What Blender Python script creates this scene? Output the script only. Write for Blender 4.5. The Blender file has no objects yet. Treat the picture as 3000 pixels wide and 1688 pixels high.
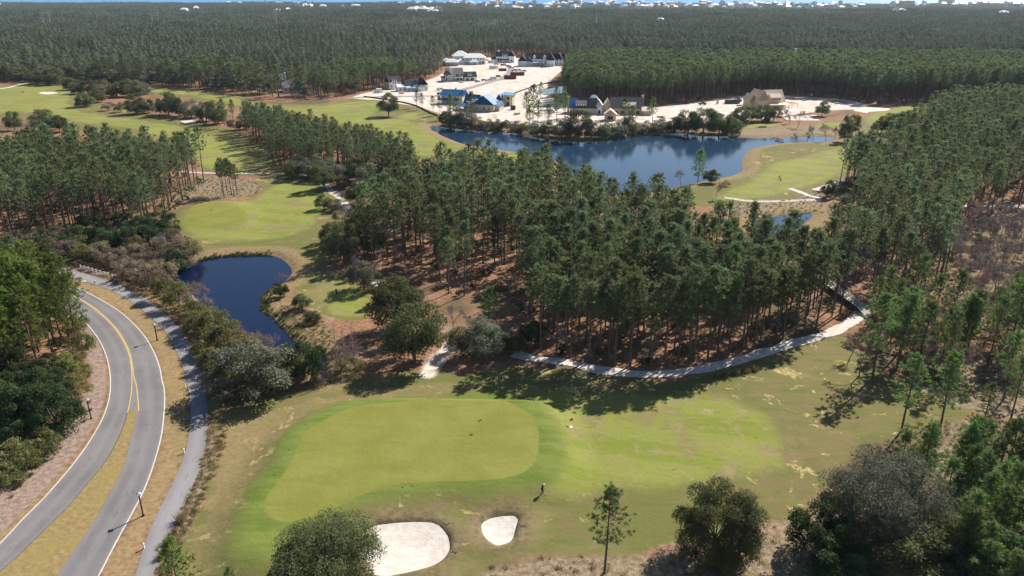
import bpy, bmesh, math, random
import numpy as np
from mathutils import Vector, Matrix

SC = bpy.context.scene
COL = SC.collection
R = math.radians

# ------------------------------------------------------------------ camera, sky, sun, exposure
CAM_H = 70.0
PITCH = math.atan((844 + 25) / 2200.0)
cd = bpy.data.cameras.new("camera")
cd.sensor_width = 36.0
cd.lens = 36.0 * 2200 / 3000
cd.clip_start, cd.clip_end = 1.0, 60000.0
cam = bpy.data.objects.new("camera", cd)
cam.location = (0, 0, CAM_H)
cam.rotation_euler = (R(90) - PITCH, 0, 0)
COL.objects.link(cam)
SC.camera = cam

SUN_AZ, SUN_EL = 43.0, 39.5          # degrees clockwise from +Y, degrees above the horizon
world = bpy.data.worlds.new("World")
SC.world = world
world.use_nodes = True
wn = world.node_tree
sky = wn.nodes.new("ShaderNodeTexSky")
sky.sky_type = 'NISHITA'
sky.sun_disc = False
sky.sun_elevation = R(SUN_EL)
sky.sun_rotation = R(SUN_AZ)
sky.altitude = 50
sky.air_density, sky.dust_density, sky.ozone_density = 1.0, 0.4, 2.0
bg = wn.nodes["Background"]
bg.inputs[1].default_value = 0.058
wn.links.new(sky.outputs[0], bg.inputs[0])

sl = bpy.data.lights.new("sun", 'SUN')
sl.energy = 4.6
sl.angle = R(0.5)
sl.color = (1.0, 0.93, 0.83)
sun = bpy.data.objects.new("sun", sl)
sd_ = Vector((math.sin(R(SUN_AZ)) * math.cos(R(SUN_EL)), math.cos(R(SUN_AZ)) * math.cos(R(SUN_EL)), math.sin(R(SUN_EL))))
sun.rotation_euler = sd_.to_track_quat('Z', 'Y').to_euler()
sun.location = (0, 0, 200)
COL.objects.link(sun)

SC.view_settings.view_transform = 'Standard'
SC.view_settings.look = 'None'
SC.view_settings.exposure = 1.06
SC.view_settings.gamma = 1.0
SC.cycles.max_bounces = 6
SC.cycles.diffuse_bounces = 2
SC.cycles.glossy_bounces = 2
SC.cycles.transmission_bounces = 3
SC.cycles.volume_bounces = 0
SC.cycles.transparent_max_bounces = 4
SC.cycles.use_denoising = True
SC.cycles.denoiser = 'OPENIMAGEDENOISE'
SC.cycles.denoising_input_passes = 'RGB_ALBEDO_NORMAL'
SC.cycles.denoising_prefilter = 'ACCURATE'

# ------------------------------------------------------------------ measuring: a spot of the survey picture (2575 wide) to the ground
FF = 2200 * 2575 / 3000.0
CX, CY = 1287.5, 724.5
SP, CP = math.sin(PITCH), math.cos(PITCH)


def gp(x, y):
    r, d = (x - CX) / FF, (y - CY) / FF
    t = CAM_H / (SP + d * CP)
    return (r * t, (CP - d * SP) * t)


def poly(s, n=0):
    """'x,y x,y ...' in survey units -> ground points; n>0 smooths a closed outline with Catmull-Rom."""
    p = [gp(*map(float, q.split(','))) for q in s.split()]
    return smooth(p, n, True) if n else p


def line(s, n=0):
    p = [gp(*map(float, q.split(','))) for q in s.split()]
    return smooth(p, n, False) if n else p


def smooth(p, n, closed):
    out, m = [], len(p)
    for i in range(m if closed else m - 1):
        if closed:
            a, b, c, d = p[i - 1], p[i], p[(i + 1) % m], p[(i + 2) % m]
        else:
            a, b, c, d = p[max(i - 1, 0)], p[i], p[i + 1], p[min(i + 2, m - 1)]
        for k in range(n):
            t = k / n
            out.append(tuple(0.5 * (2 * b[j] + (c[j] - a[j]) * t + (2 * a[j] - 5 * b[j] + 4 * c[j] - d[j]) * t * t
                                    + (3 * b[j] - a[j] - 3 * c[j] + d[j]) * t ** 3) for j in range(2)))
    if not closed:
        out.append(tuple(p[-1]))
    return out


def sdf(P, pg, margin=40.0):
    """Signed distance (negative inside) of points P (n,2) to polygon pg, clamped to margin."""
    pg = np.array(pg, float)
    out = np.full(len(P), margin)
    lo, hi = pg.min(0) - margin, pg.max(0) + margin
    idx = np.where((P[:, 0] > lo[0]) & (P[:, 0] < hi[0]) & (P[:, 1] > lo[1]) & (P[:, 1] < hi[1]))[0]
    if len(idx) == 0:
        return out
    Q = P[idx]
    best = np.full(len(Q), 1e18)
    ins = np.zeros(len(Q), bool)
    A, B = pg, np.roll(pg, -1, 0)
    for a, b in zip(A, B):
        e = b - a
        L = e @ e
        if L < 1e-12:
            continue
        w = Q - a
        t = np.clip((w @ e) / L, 0, 1)
        d = w - t[:, None] * e
        best = np.minimum(best, (d * d).sum(1))
        c = ((a[1] > Q[:, 1]) != (b[1] > Q[:, 1]))
        if c.any():
            xs = (b[0] - a[0]) * (Q[:, 1] - a[1]) / (b[1] - a[1] if b[1] != a[1] else 1e-9) + a[0]
            ins ^= c & (Q[:, 0] < xs)
    d = np.sqrt(best)
    out[idx] = np.clip(np.where(ins, -d, d), -margin, margin)
    return out


def linedist(P, ln, w, margin=40.0):
    """Signed distance to a band of half-width w along an open polyline."""
    ln = np.array(ln, float)
    out = np.full(len(P), margin)
    lo, hi = ln.min(0) - margin, ln.max(0) + margin
    idx = np.where((P[:, 0] > lo[0]) & (P[:, 0] < hi[0]) & (P[:, 1] > lo[1]) & (P[:, 1] < hi[1]))[0]
    if len(idx) == 0:
        return out
    Q = P[idx]
    best = np.full(len(Q), 1e18)
    for a, b in zip(ln[:-1], ln[1:]):
        e = b - a
        L = max(e @ e, 1e-9)
        t = np.clip(((Q - a) @ e) / L, 0, 1)
        d = (Q - a) - t[:, None] * e
        best = np.minimum(best, (d * d).sum(1))
    out[idx] = np.clip(np.sqrt(best) - w, -margin, margin)
    return out


def sstep(a, b, x):
    t = np.clip((x - a) / (b - a), 0, 1)
    return t * t * (3 - 2 * t)


# ------------------------------------------------------------------ object helpers
def link(name, data, parent=None, loc=None, rz=0):
    o = bpy.data.objects.new(name, data)
    COL.objects.link(o)
    if parent is not None:
        o.parent = parent
    if loc is not None:
        o.location = loc
    if rz:
        o.rotation_euler = (0, 0, rz)
    return o


def tag(o, label=None, cat=None, group=None, kind=None):
    for k, v in (("label", label), ("category", cat), ("group", group), ("kind", kind)):
        if v:
            o[k] = v
    return o


def thing(name, label, cat, loc=(0, 0, 0), rz=0, group=None):
    return tag(link(name, None, None, loc, rz), label, cat, group)


def copy_tree(o, parent=None):
    c = o.copy()
    COL.objects.link(c)
    c.parent = parent
    for ch in list(o.children):
        copy_tree(ch, c)
    return c


class MB:
    """Collects boxes, prisms, tubes ... into one mesh with several materials."""

    def __init__(self):
        self.v, self.f, self.m = [], [], []

    def add(self, vs, fs, mi=0):
        b = len(self.v)
        self.v += [tuple(p) for p in vs]
        self.f += [tuple(b + i for i in q) for q in fs]
        self.m += [mi] * len(fs)
        return self

    def box(self, x0, y0, z0, x1, y1, z1, mi=0):
        vs = [(x0, y0, z0), (x1, y0, z0), (x1, y1, z0), (x0, y1, z0), (x0, y0, z1), (x1, y0, z1), (x1, y1, z1), (x0, y1, z1)]
        return self.add(vs, [(0, 3, 2, 1), (4, 5, 6, 7), (0, 1, 5, 4), (1, 2, 6, 5), (2, 3, 7, 6), (3, 0, 4, 7)], mi)

    def frustum(self, c, w0, w1, z0, z1, mi=0, n=4, rot=math.pi / 4):
        a = [(c[0] + w0 * math.cos(rot + 2 * math.pi * i / n), c[1] + w0 * math.sin(rot + 2 * math.pi * i / n), z0) for i in range(n)]
        b = [(c[0] + w1 * math.cos(rot + 2 * math.pi * i / n), c[1] + w1 * math.sin(rot + 2 * math.pi * i / n), z1) for i in range(n)]
        fs = [(i, (i + 1) % n, n + (i + 1) % n, n + i) for i in range(n)] + [tuple(range(n - 1, -1, -1)), tuple(range(n, 2 * n))]
        return self.add(a + b, fs, mi)

    def tube(self, pts, rad, n=6, mi=0, cap=True):
        pts = [Vector(p) for p in pts]
        rad = rad if isinstance(rad, (list, tuple)) else [rad] * len(pts)
        vs = []
        for i, p in enumerate(pts):
            d = (pts[min(i + 1, len(pts) - 1)] - pts[max(i - 1, 0)]).normalized()
            u = d.orthogonal().normalized() if abs(d.z) > 0.95 else d.cross(Vector((0, 0, 1))).normalized()
            w = d.cross(u)
            for k in range(n):
                a = 2 * math.pi * k / n
                vs.append(p + (u * math.cos(a) + w * math.sin(a)) * rad[i])
        fs = [(i * n + k, i * n + (k + 1) % n, (i + 1) * n + (k + 1) % n, (i + 1) * n + k) for i in range(len(pts) - 1) for k in range(n)]
        if cap:
            fs += [tuple(range(n - 1, -1, -1)), tuple(range((len(pts) - 1) * n, len(pts) * n))]
        return self.add(vs, fs, mi)

    def ball(self, c, r, n=8, m=6, mi=0):
        rx, ry, rz_ = r if isinstance(r, (list, tuple)) else (r, r, r)
        vs = [(c[0], c[1], c[2] + rz_)]
        for j in range(1, m):
            a = math.pi * j / m
            for k in range(n):
                b = 2 * math.pi * k / n
                vs.append((c[0] + rx * math.sin(a) * math.cos(b), c[1] + ry * math.sin(a) * math.sin(b), c[2] + rz_ * math.cos(a)))
        vs.append((c[0], c[1], c[2] - rz_))
        fs = [(0, 1 + k, 1 + (k + 1) % n) for k in range(n)]
        for j in range(m - 2):
            for k in range(n):
                a, b = 1 + j * n + k, 1 + j * n + (k + 1) % n
                fs.append((a, a + n, b + n, b))
        L = len(vs) - 1
        fs += [(L, L - n + (k + 1) % n, L - n + k) for k in range(n)]
        return self.add(vs, fs, mi)

    def mesh(self, name, mats, smooth_=False):
        me = bpy.data.meshes.new(name)
        me.from_pydata(self.v, [], self.f)
        for m in (mats if isinstance(mats, (list, tuple)) else [mats]):
            me.materials.append(m)
        me.polygons.foreach_set("material_index", self.m)
        if smooth_:
            me.polygons.foreach_set("use_smooth", [True] * len(self.f))
        me.update()
        return me

    def build(self, name, mats, parent=None, loc=None, rz=0, smooth_=False):
        return link(name, self.mesh(name, mats, smooth_), parent, loc, rz)


def np_mesh(name, V, F, mats, mi=None, smooth_=False):
    """V (n,3), F list of (m,k) arrays (triangles and/or quads)."""
    me = bpy.data.meshes.new(name)
    Fs = F if isinstance(F, list) else [F]
    tot = np.concatenate([np.full(len(f), f.shape[1], np.int32) for f in Fs])
    loops = np.concatenate([f.ravel() for f in Fs]).astype(np.int32)
    me.vertices.add(len(V))
    me.vertices.foreach_set("co", np.ascontiguousarray(V, np.float32).ravel())
    me.loops.add(len(loops))
    me.loops.foreach_set("vertex_index", loops)
    me.polygons.add(len(tot))
    st = np.concatenate([[0], np.cumsum(tot)[:-1]]).astype(np.int32)
    me.polygons.foreach_set("loop_start", st)
    me.polygons.foreach_set("loop_total", tot)
    for m in (mats if isinstance(mats, (list, tuple)) else [mats]):
        me.materials.append(m)
    if mi is not None:
        me.polygons.foreach_set("material_index", np.asarray(mi, np.int32))
    if smooth_:
        me.polygons.foreach_set("use_smooth", np.ones(len(tot), bool))
    me.update(calc_edges=True)
    return me


# ------------------------------------------------------------------ material helpers
class NT:
    def __init__(self, name):
        self.mat = bpy.data.materials.new(name)
        self.mat.use_nodes = True
        self.t = self.mat.node_tree
        self.b = self.t.nodes["Principled BSDF"]
        self.out = self.t.nodes["Material Output"]

    def n(self, typ, **kw):
        nd = self.t.nodes.new(typ)
        for k, v in kw.items():
            setattr(nd, k, v)
        return nd

    def l(self, a, b):
        self.t.links.new(a, b)

    def val(self, sock, x):
        if hasattr(x, "is_output"):
            self.l(x, sock)
        else:
            sock.default_value = x

    def pos(self):
        return self.n("ShaderNodeNewGeometry").outputs["Position"]

    def obj(self):
        return self.n("ShaderNodeTexCoord").outputs["Object"]

    def noise(self, vec, scale, detail=3.0, rough=0.55, dist=0.0, mapscale=None):
        if mapscale is not None:
            mp = self.n("ShaderNodeMapping")
            mp.inputs["Scale"].default_value = mapscale
            self.l(vec, mp.inputs["Vector"])
            vec = mp.outputs[0]
        nz = self.n("ShaderNodeTexNoise")
        nz.inputs["Scale"].default_value = scale
        nz.inputs["Detail"].default_value = detail
        nz.inputs["Roughness"].default_value = rough
        nz.inputs["Distortion"].default_value = dist
        self.l(vec, nz.inputs["Vector"])
        return nz.outputs["Fac"]

    def math(self, op, a, b=0.0, clamp=False):
        m = self.n("ShaderNodeMath", operation=op, use_clamp=clamp)
        self.val(m.inputs[0], a)
        self.val(m.inputs[1], b)
        return m.outputs[0]

    def range(self, x, a, b, lo=0.0, hi=1.0, smooth_=True):
        m = self.n("ShaderNodeMapRange", interpolation_type='SMOOTHSTEP' if smooth_ else 'LINEAR')
        self.val(m.inputs[0], x)
        m.inputs[1].default_value, m.inputs[2].default_value = a, b
        m.inputs[3].default_value, m.inputs[4].default_value = lo, hi
        return m.outputs[0]

    def mix(self, f, a, b):
        m = self.n("ShaderNodeMix", data_type='RGBA')
        self.val(m.inputs[0], f)
        for s, x in ((m.inputs[6], a), (m.inputs[7], b)):
            self.val(s, x if hasattr(x, "is_output") else (*x, 1.0))
        return m.outputs[2]

    def bump(self, h, strength=0.3, dist=0.1):
        b = self.n("ShaderNodeBump")
        b.inputs["Strength"].default_value = strength
        b.inputs["Distance"].default_value = dist
        self.l(h, b.inputs["Height"])
        self.l(b.outputs[0], self.b.inputs["Normal"])

    def base(self, c, rough=0.8, spec=0.3, metal=0.0):
        self.val(self.b.inputs["Base Color"], c if hasattr(c, "is_output") else (*c, 1.0))
        self.val(self.b.inputs["Roughness"], rough)
        self.b.inputs["Specular IOR Level"].default_value = spec
        self.b.inputs["Metallic"].default_value = metal
        return self.mat

    def rnd(self):
        return self.n("ShaderNodeObjectInfo").outputs["Random"]


def plain(name, c, rough=0.7, var=0.25, scale=3.0, spec=0.3, metal=0.0):
    """A painted / built surface with a little mottling of its own."""
    t = NT(name)
    nz = t.noise(t.obj(), scale, 4, 0.6)
    c2 = tuple(x * (1 - var) for x in c)
    return t.base(t.mix(t.range(nz, 0.35, 0.65), c2, c), rough, spec, metal)


def leafmat(name, c1, c2, trans=0.3, scale=0.6, rough=0.75, stand_tone=None, stand_scale=0.01):
    """Foliage: two tones in clumps, every tree a little different, some light let through the leaves."""
    t = NT(name)
    nz = t.noise(t.obj(), scale, 3, 0.6)
    col = t.mix(t.range(nz, 0.35, 0.65), c1, c2)
    if stand_tone:                      # stands of another age or kind, patch by patch across the country
        sn = t.noise(t.n("ShaderNodeNewGeometry").outputs["Position"], stand_scale, 4, 0.65, 0.8)
        col = t.mix(t.range(sn, 0.44, 0.60, 0, 0.85), col, stand_tone)
    hs = t.n("ShaderNodeHueSaturation")
    t.val(hs.inputs["Hue"], t.range(t.rnd(), 0, 1, 0.485, 0.525, False))
    t.val(hs.inputs["Value"], t.range(t.rnd(), 0, 1, 0.70, 1.28, False))
    hs.inputs["Saturation"].default_value = 1.0
    t.l(col, hs.inputs["Color"])
    t.l(hs.outputs[0], t.b.inputs["Base Color"])
    t.b.inputs["Roughness"].default_value = rough
    t.b.inputs["Specular IOR Level"].default_value = 0.12
    tr = t.n("ShaderNodeBsdfTranslucent")
    br = t.mix(0.5, hs.outputs[0], hs.outputs[0])
    t.l(br, tr.inputs["Color"])
    mx = t.n("ShaderNodeMixShader")
    mx.inputs[0].default_value = trans
    t.l(t.b.outputs[0], mx.inputs[1])
    t.l(tr.outputs[0], mx.inputs[2])
    t.l(mx.outputs[0], t.out.inputs[0])
    return t.mat


M = {}
M['pine'] = leafmat("pine_needles", (0.088, 0.128, 0.062), (0.205, 0.250, 0.120), 0.38, 0.55, 0.75, (0.148, 0.176, 0.074), 0.035)
M['pine_far'] = leafmat("pine_needles_far", (0.064, 0.090, 0.054), (0.150, 0.172, 0.094), 0.25, 0.3, 0.75, (0.140, 0.146, 0.098), 0.0075)
M['young_pine'] = leafmat("young_pine_needles", (0.105, 0.163, 0.053), (0.209, 0.271, 0.090), 0.38, 0.9)
M['road_pine'] = leafmat("roadside_pine_needles", (0.086, 0.132, 0.028), (0.205, 0.250, 0.056), 0.38, 0.5)
M['oak'] = leafmat("oak_leaves", (0.084, 0.098, 0.042), (0.168, 0.182, 0.078), 0.40, 0.6)
M['oak_grey'] = leafmat("grey_oak_leaves", (0.119, 0.129, 0.087), (0.231, 0.235, 0.165), 0.40, 0.6)
M['oak_silver'] = leafmat("silvery_oak_leaves", (0.062, 0.070, 0.044), (0.205, 0.210, 0.145), 0.35, 0.9)
M['evergreen'] = leafmat("evergreen_leaves", (0.034, 0.062, 0.025), (0.078, 0.115, 0.042), 0.40, 0.6)
M['olive_shrub'] = leafmat("olive_shrub_leaves", (0.119, 0.123, 0.045), (0.224, 0.217, 0.078), 0.40, 0.7)
M['brown_shrub'] = leafmat("dormant_shrub_leaves", (0.168, 0.129, 0.092), (0.294, 0.231, 0.168), 0.40, 0.7)
M['dry_grass'] = leafmat("dry_grass_blades", (0.190, 0.145, 0.070), (0.320, 0.250, 0.125), 0.40, 0.8)
M['reed'] = leafmat("reed_blades", (0.080, 0.110, 0.030), (0.160, 0.170, 0.060), 0.40, 0.8)


def barkmat(name, a, b):
    t = NT(name)
    nz = t.noise(t.obj(), 3.0, 5, 0.65, mapscale=(4, 4, 0.7))
    t.base(t.mix(t.range(nz, 0.35, 0.65), a, b), 0.95, 0.1)
    t.bump(nz, 0.6, 0.05)
    return t.mat


M['bark'] = barkmat("pine_bark", (0.085, 0.060, 0.048), (0.19, 0.14, 0.115))
M['oak_bark'] = barkmat("oak_bark", (0.09, 0.075, 0.06), (0.22, 0.19, 0.16))
M['bare_bark'] = barkmat("bare_twig_bark", (0.165, 0.145, 0.135), (0.31, 0.28, 0.262))
M['pink_bark'] = barkmat("reddish_twig_bark", (0.19, 0.120, 0.105), (0.33, 0.225, 0.20))

# ------------------------------------------------------------------ outlines on the ground
ROAD_R = line("-120,674 -60,674 0,678 60,687 118,702 160,711 213,732 267,761 306.5,787 343,820.6 370,854 390,890.5 403,927 409,960.5 414,978 415.6,1012 412,1062 405.5,1106 390,1163 367,1227 336.5,1288 296,1362 251,1449 190,1555", 4)
ROAD_L = line("-160,722 -80,716 0,722 60,731 110,743 143,757 173,776 207,804 233,834 253,864 267,897 274,927 277,960 274,1002 259,1049 235.5,1092.5 202,1143 161.5,1193.5 111,1251 50.5,1311 0,1365 -90,1450 -180,1530", 4)
MED_L = line("331,1033 324,1038 320,1043 311,1072 293,1113 266,1160 229,1207 175,1271 101,1345 34,1409 -15,1452 -110,1535", 4)
MED_R = line("331,1033 339,1034 342.5,1041 336.5,1076 323,1129.5 310,1177 279,1237 235.5,1315 188,1382 145,1446 80,1545", 4)
YEL_L = line("60,703 98,713 133,727 173,742 213,760.6 253,790.6 286.6,824 309,857 324,890.5 330.5,924 332,960 330.5,985 328,1005 321,1040", 4)
YEL_R = line("61,701.8 99,711.7 134.5,725.7 174.5,740.7 214.5,759.3 255,789 289,822.5 311.8,856 327,890 333.5,924 337,950 343,970 346.6,1001.7 349,1035", 4)
PATH_L = line("-40,664 40,669 110,682 180,700 240,717 286.6,734.5 336.5,764 373,794 406.5,824 430,857 446.5,890.5 460,924 468,960.5 473,978 479.5,1029 474.5,1096 461,1153 434,1217 400.5,1284 370,1352 340,1446 310,1545", 4)
PATH_R = line("-40,652 40,655 100,662 150,671 213,688 266.6,704 306.5,719 350,744 383,764 416.5,790.6 446.5,820.6 473,854 490,890.5 503,927 511.5,960.5 516.5,981.5 523,1045 520,1096 508,1163 484.6,1224 461,1274 434,1338 404,1409 387,1449 355,1545", 4)

POND = poly("420,682 460,664 503,647 566,637 616,634.6 676,634 706,640.6 730,657 741,677 730,694 716,707 693,715 680,727 667,741 663,754 666,764 663,774 687,784 710,807 730,830 750,850 775,861 806,868 822,880 830,905 830,945 805,950 790,925 770,908 745,902 720,905 690,918 655,915 620,895 585,865 550,830 520,790 490,752 460,722 430,702", 3)
LAKE = poly("1075,317 1091,311 1125,317 1158,321 1208,326 1275,329 1325,335 1358,343 1425,350 1491,352 1541,348 1591,336 1641,333 1716,330 1750,336 1800,338 1850,338 1856,341 1916,343 1950,340 2016,338 2076,338 2103,343 2103,350 2070,356 1983,358 1923,365 1890,374 1876,389 1871,405 1878,422 1860,436 1813,448 1766,457 1700,470 1640,482 1560,486 1490,480 1440,455 1425,430 1418,413 1398,403 1358,393 1291,381 1225,370 1175,363 1141,353 1098,333", 3)
SMALL_POND = poly("1900,560 1930,541 1977,532 2020,529 2048,529 2050,542 2020,566 1985,590 1930,612 1890,600", 3)
SITE_POND = poly("1341,231 1360,225 1385,219 1412,214 1440,212 1446,222 1425,231 1390,235 1355,235", 3)
FOREST_POOL = poly("1725,702 1740,697 1756,702 1752,714 1735,716 1724,711", 3)

BUNKER_A = poly("905,1348 918,1330 950,1317 1000,1312 1056,1310 1096,1315 1117,1330 1131,1349 1135.5,1368 1134,1385 1120,1406 1092,1424 1050,1437 1008,1446 965,1452 925,1440 900,1410 896,1375", 3)
BUNKER_B = poly("1207,1313 1222,1302 1245,1294 1275,1290.5 1297,1292 1308,1303 1307,1316 1303,1332 1299,1350 1290,1362 1270,1371 1250,1374 1228,1364 1211,1347 1204.5,1328", 3)
BUNKER_C = poly("97,235 105,232 135,232 148,234 138,237 110,237.5", 2)
BUNKER_D = poly("449,304 462,302 485,303 496,306 488,311 470,312", 2)
WASTE = poly("2236,273 2190,270 2150,271.5 2148,280 2146,287 2090,289 2033,290 2000,292 1977,295 1971,299 1985,303 2017,303.5 2060,303 2100,301.6 2140,299 2173,295 2181,286 2185,282 2215,280 2234,278", 2)
WASTE_ISLE = poly("2033,294 2045,292 2075,292.5 2083,294.5 2070,297.5 2042,298", 2)

GREEN = poly("1094,1018.5 1195,1005 1245,1013 1296,1032 1336,1059 1353,1096 1355,1136 1350,1170 1323,1200 1279,1217 1195,1224 1094,1227 1010,1234 942,1251 892,1271 850,1292 807.6,1311 757,1331.5 706.6,1333 676,1318 668,1291 680,1262 706.6,1227 730,1190 750,1150 774,1106 814,1079 858,1057 909,1040 993,1030", 3)
COLLAR = poly("1127,993 1212,981 1279,979 1330,1000 1380,1040 1408,1090 1420,1140 1415,1190 1390,1225 1329,1241 1228,1247 1094,1251 993,1257 925,1274 858,1300 807,1346 760,1385 690,1421 656,1431 616,1429 582,1412 575,1375 592,1331 612,1281 629,1247 669,1203 690,1163 717,1106 774,1065 858,1028 909,1019 993,1008", 3)
APRON = poly("1235,985 1279,976 1329,972 1397,981 1500,992 1632,1000 1750,990 1801,998 1868,1018 1918,1052 1952,1086 1969,1136 1952,1177 1885,1194 1784,1204 1717,1214 1565,1227 1430,1240 1370,1245 1390,1190 1400,1110 1370,1030 1310,985", 3)
ROUGH1 = poly("528,1050 580,1030 650,1010 740,985 830,960 950,945 1050,930 1110,930 1180,940 1290,915 1400,925 1520,945 1620,955 1720,955 1800,935 1880,910 1960,890 2040,865 2120,845 2180,870 2220,940 2300,985 2420,1030 2440,1050 2380,1075 2250,1100 2160,1130 2130,1160 2060,1230 2010,1290 1950,1310 1870,1340 1700,1370 1560,1395 1440,1398 1330,1405 1210,1440 1130,1480 1000,1560 700,1580 500,1520 430,1440 470,1350 510,1250 535,1160 545,1100", 3)
HOLE1_TAN = poly("560,1070 700,1030 820,1003 940,985 1060,965 1160,965 1200,975 1060,990 930,1005 820,1030 740,1075 690,1150 650,1210 600,1270 570,1340 560,1430 520,1450 470,1430 500,1330 540,1220", 3)
MID_ROUGH = poly("430,535 470,517 530,510 600,505 650,492 662,470 640,452 690,440 790,450 840,490 878,535 850,580 828,625 815,690 850,690 900,705 930,740 932,790 900,805 850,802 810,790 770,770 745,735 738,700 748,678 735,650 700,632 640,628 560,630 500,640 470,618 450,575", 3)
MID_FAIR = poly("455,548 480,524 520,514 580,510 640,500 670,482 690,468 720,452 770,455 810,490 815,520 795,550 760,580 700,598 620,606 550,605 500,598 470,578", 3)
MID_GREEN = poly("472,546 485,526 515,513 560,512 600,520 622,540 618,562 590,573 550,575 510,570 482,560", 3)
TEE = poly("768,740 800,722 850,712 890,712 925,735 928,775 905,790 862,795 836,788 815,762", 3)
LEFT_ROUGH = poly("-250,222 -60,216 60,212 160,214 200,232 240,258 330,278 450,298 550,318 640,345 690,380 716,420 700,437 640,440 515,436 500,410 440,375 380,352 300,338 200,328 100,318 0,305 -250,300", 2)
LEFT_FAIR = poly("-250,228 60,217 150,219 175,240 170,262 215,285 300,296 400,310 470,322 540,345 600,372 640,400 672,420 640,428 560,428 520,420 480,395 420,350 330,322 230,312 140,292 60,280 -250,290", 2)
MIDDLE_ROUGH = poly("365,224 420,220 500,226 560,232 640,252 700,262 800,262 860,252 945,247 1000,260 1060,275 1105,290 1085,312 1100,336 1150,360 1230,374 1300,386 1395,405 1425,425 1400,440 1300,420 1150,405 1040,400 980,380 890,335 780,300 700,286 630,278 560,266 470,246 400,240", 2)
MIDDLE_FAIR = poly("372,230 430,226 520,234 600,250 690,266 800,268 870,258 940,252 950,268 935,290 960,300 1010,300 1060,318 1080,338 1130,360 1200,378 1290,390 1370,405 1330,412 1200,402 1060,392 980,368 900,330 800,296 700,282 600,264 480,240", 2)
MIDDLE_TEE = poly("1005,291 1040,284 1070,286 1075,292 1040,300 1010,300", 2)
PENINSULA = poly("1876,389 1890,374 1923,365 1983,358 2070,356 2110,352 2160,340 2170,312 2140,304 2180,296 2240,280 2330,262 2350,266 2340,285 2300,305 2250,330 2220,345 2230,375 2200,400 2140,432 2110,455 2060,478 1990,500 1900,515 1830,520 1760,522 1680,505 1650,484 1700,470 1766,457 1813,448 1860,436 1878,422 1871,405", 2)
PENINSULA_FAIR = poly("1800,500 1840,478 1885,460 1920,435 1950,412 2020,396 2100,376 2180,362 2210,372 2190,395 2140,415 2110,436 2050,458 2005,472 1960,488 1890,500 1830,508", 2)
FAR_FAIR = poly("2348,264 2330,260 2240,275 2183,292 2178,305 2200,318 2240,318 2290,300 2335,282", 2)
FAR_STRIP = poly("1856,322 1872,313 1950,310 1962,314 1930,319 1890,322", 2)
FAR_STRIP_B = poly("2040,318 2060,312 2110,306 2130,309 2110,318 2070,322", 2)
PENINSULA_GREEN = poly("2135,383 2160,373 2200,366 2225,372 2200,390 2160,397 2140,394", 2)
BROWN_BANK = poly("1852,336 1862,325 1930,321 2000,315 2100,318 2170,325 2160,338 2110,345 2080,336 2000,336 1930,340 1880,340", 2)
BROWN_BANK_B = poly("1820,505 1900,512 1990,498 2060,478 2110,452 2120,470 2080,500 2060,530 2000,530 1920,540 1850,540 1790,525", 2)
STRAW_MID = poly("440,515 480,500 540,470 570,445 620,450 660,478 655,492 600,502 520,508 470,515", 2)
LEFT_PATCH = poly("500,442 560,444 630,452 660,475 640,490 560,500 480,508 450,520 430,500 470,470", 2)

SITE = poly("880,247 930,232 975,226 1040,212 1100,193 1135,165 1140,150 1200,143 1300,147 1442,149 1446,160 1410,180 1378,212 1385,240 1420,262 1530,264 1640,267 1750,257 1880,240 1990,243 2120,250 2185,266 2190,274 2100,277 2000,288 1900,300 1800,308 1700,310 1580,318 1500,322 1380,318 1270,310 1200,300 1112,288 1060,270 1010,262 950,252", 2)
SITE_BANK = poly("1291,237 1330,223 1378,210 1425,203 1442,206 1440,213 1405,214 1370,222 1345,231 1310,241", 2)
SITE_LAWN = poly("1318,162 1332,158 1344,161 1340,168 1325,168", 2)
MULCH = poly("-260,1500 -120,1330 0,1230 70,1150 130,1100 190,1050 215,1000 228,960 225,920 215,890 205,850 190,820 160,790 190,790 215,815 238,845 256,880 266,925 268,960 264,1000 250,1045 226,1088 192,1138 150,1188 100,1244 40,1304 -15,1358 -150,1490", 3)
VERGE_L = poly("-300,1560 -150,1455 0,1338 50,1298 108,1240 160,1183 205,1130 238,1080 258,1038 268,1000 270,960 266,925 274,920 282,960 280,1005 262,1055 238,1098 205,1148 165,1198 112,1258 55,1316 0,1372 -130,1500", 3)
VERGE_MID = ROAD_R[16:] + PATH_L[::-1][:-8]
SHADE_VERGE = poly("-40,655 100,658 213,682 306,712 383,757 446,812 490,880 512,955 520,1000 528,1050 550,1060 575,1055 540,1000 530,950 515,890 480,820 430,770 370,730 300,700 200,665 100,645 -40,640", 2)
WILD_EDGE = poly("524,1050 560,1055 572,1075 566,1120 550,1165 530,1220 505,1270 480,1320 450,1380 425,1449 395,1540 365,1540 404,1409 434,1338 461,1274 485,1224 508,1163 520,1096", 2)
WILD_POND = poly("690,785 712,770 740,765 770,780 800,800 830,830 840,860 820,872 780,862 750,848 730,828 710,805", 2)
WILD_SOUTH = poly("1150,1480 1230,1430 1310,1412 1400,1398 1500,1393 1640,1398 1720,1380 1830,1340 1920,1310 1960,1330 1950,1400 1990,1560 1800,1600 1100,1600", 2)
THICKET_GROUND = poly("-60,620 100,612 300,610 420,590 460,610 500,640 470,690 400,715 330,700 250,680 100,662 -60,650", 2)
SWAMP_GROUND = poly("2400,565 2480,548 2900,545 2900,850 2560,830 2440,790 2395,720 2385,640", 2)
WILD_OAK = poly("1940,1320 2000,1290 2080,1240 2170,1170 2240,1150 2400,1120 2620,1100 2900,1150 2900,1600 1950,1600 1920,1420", 2)
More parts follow.
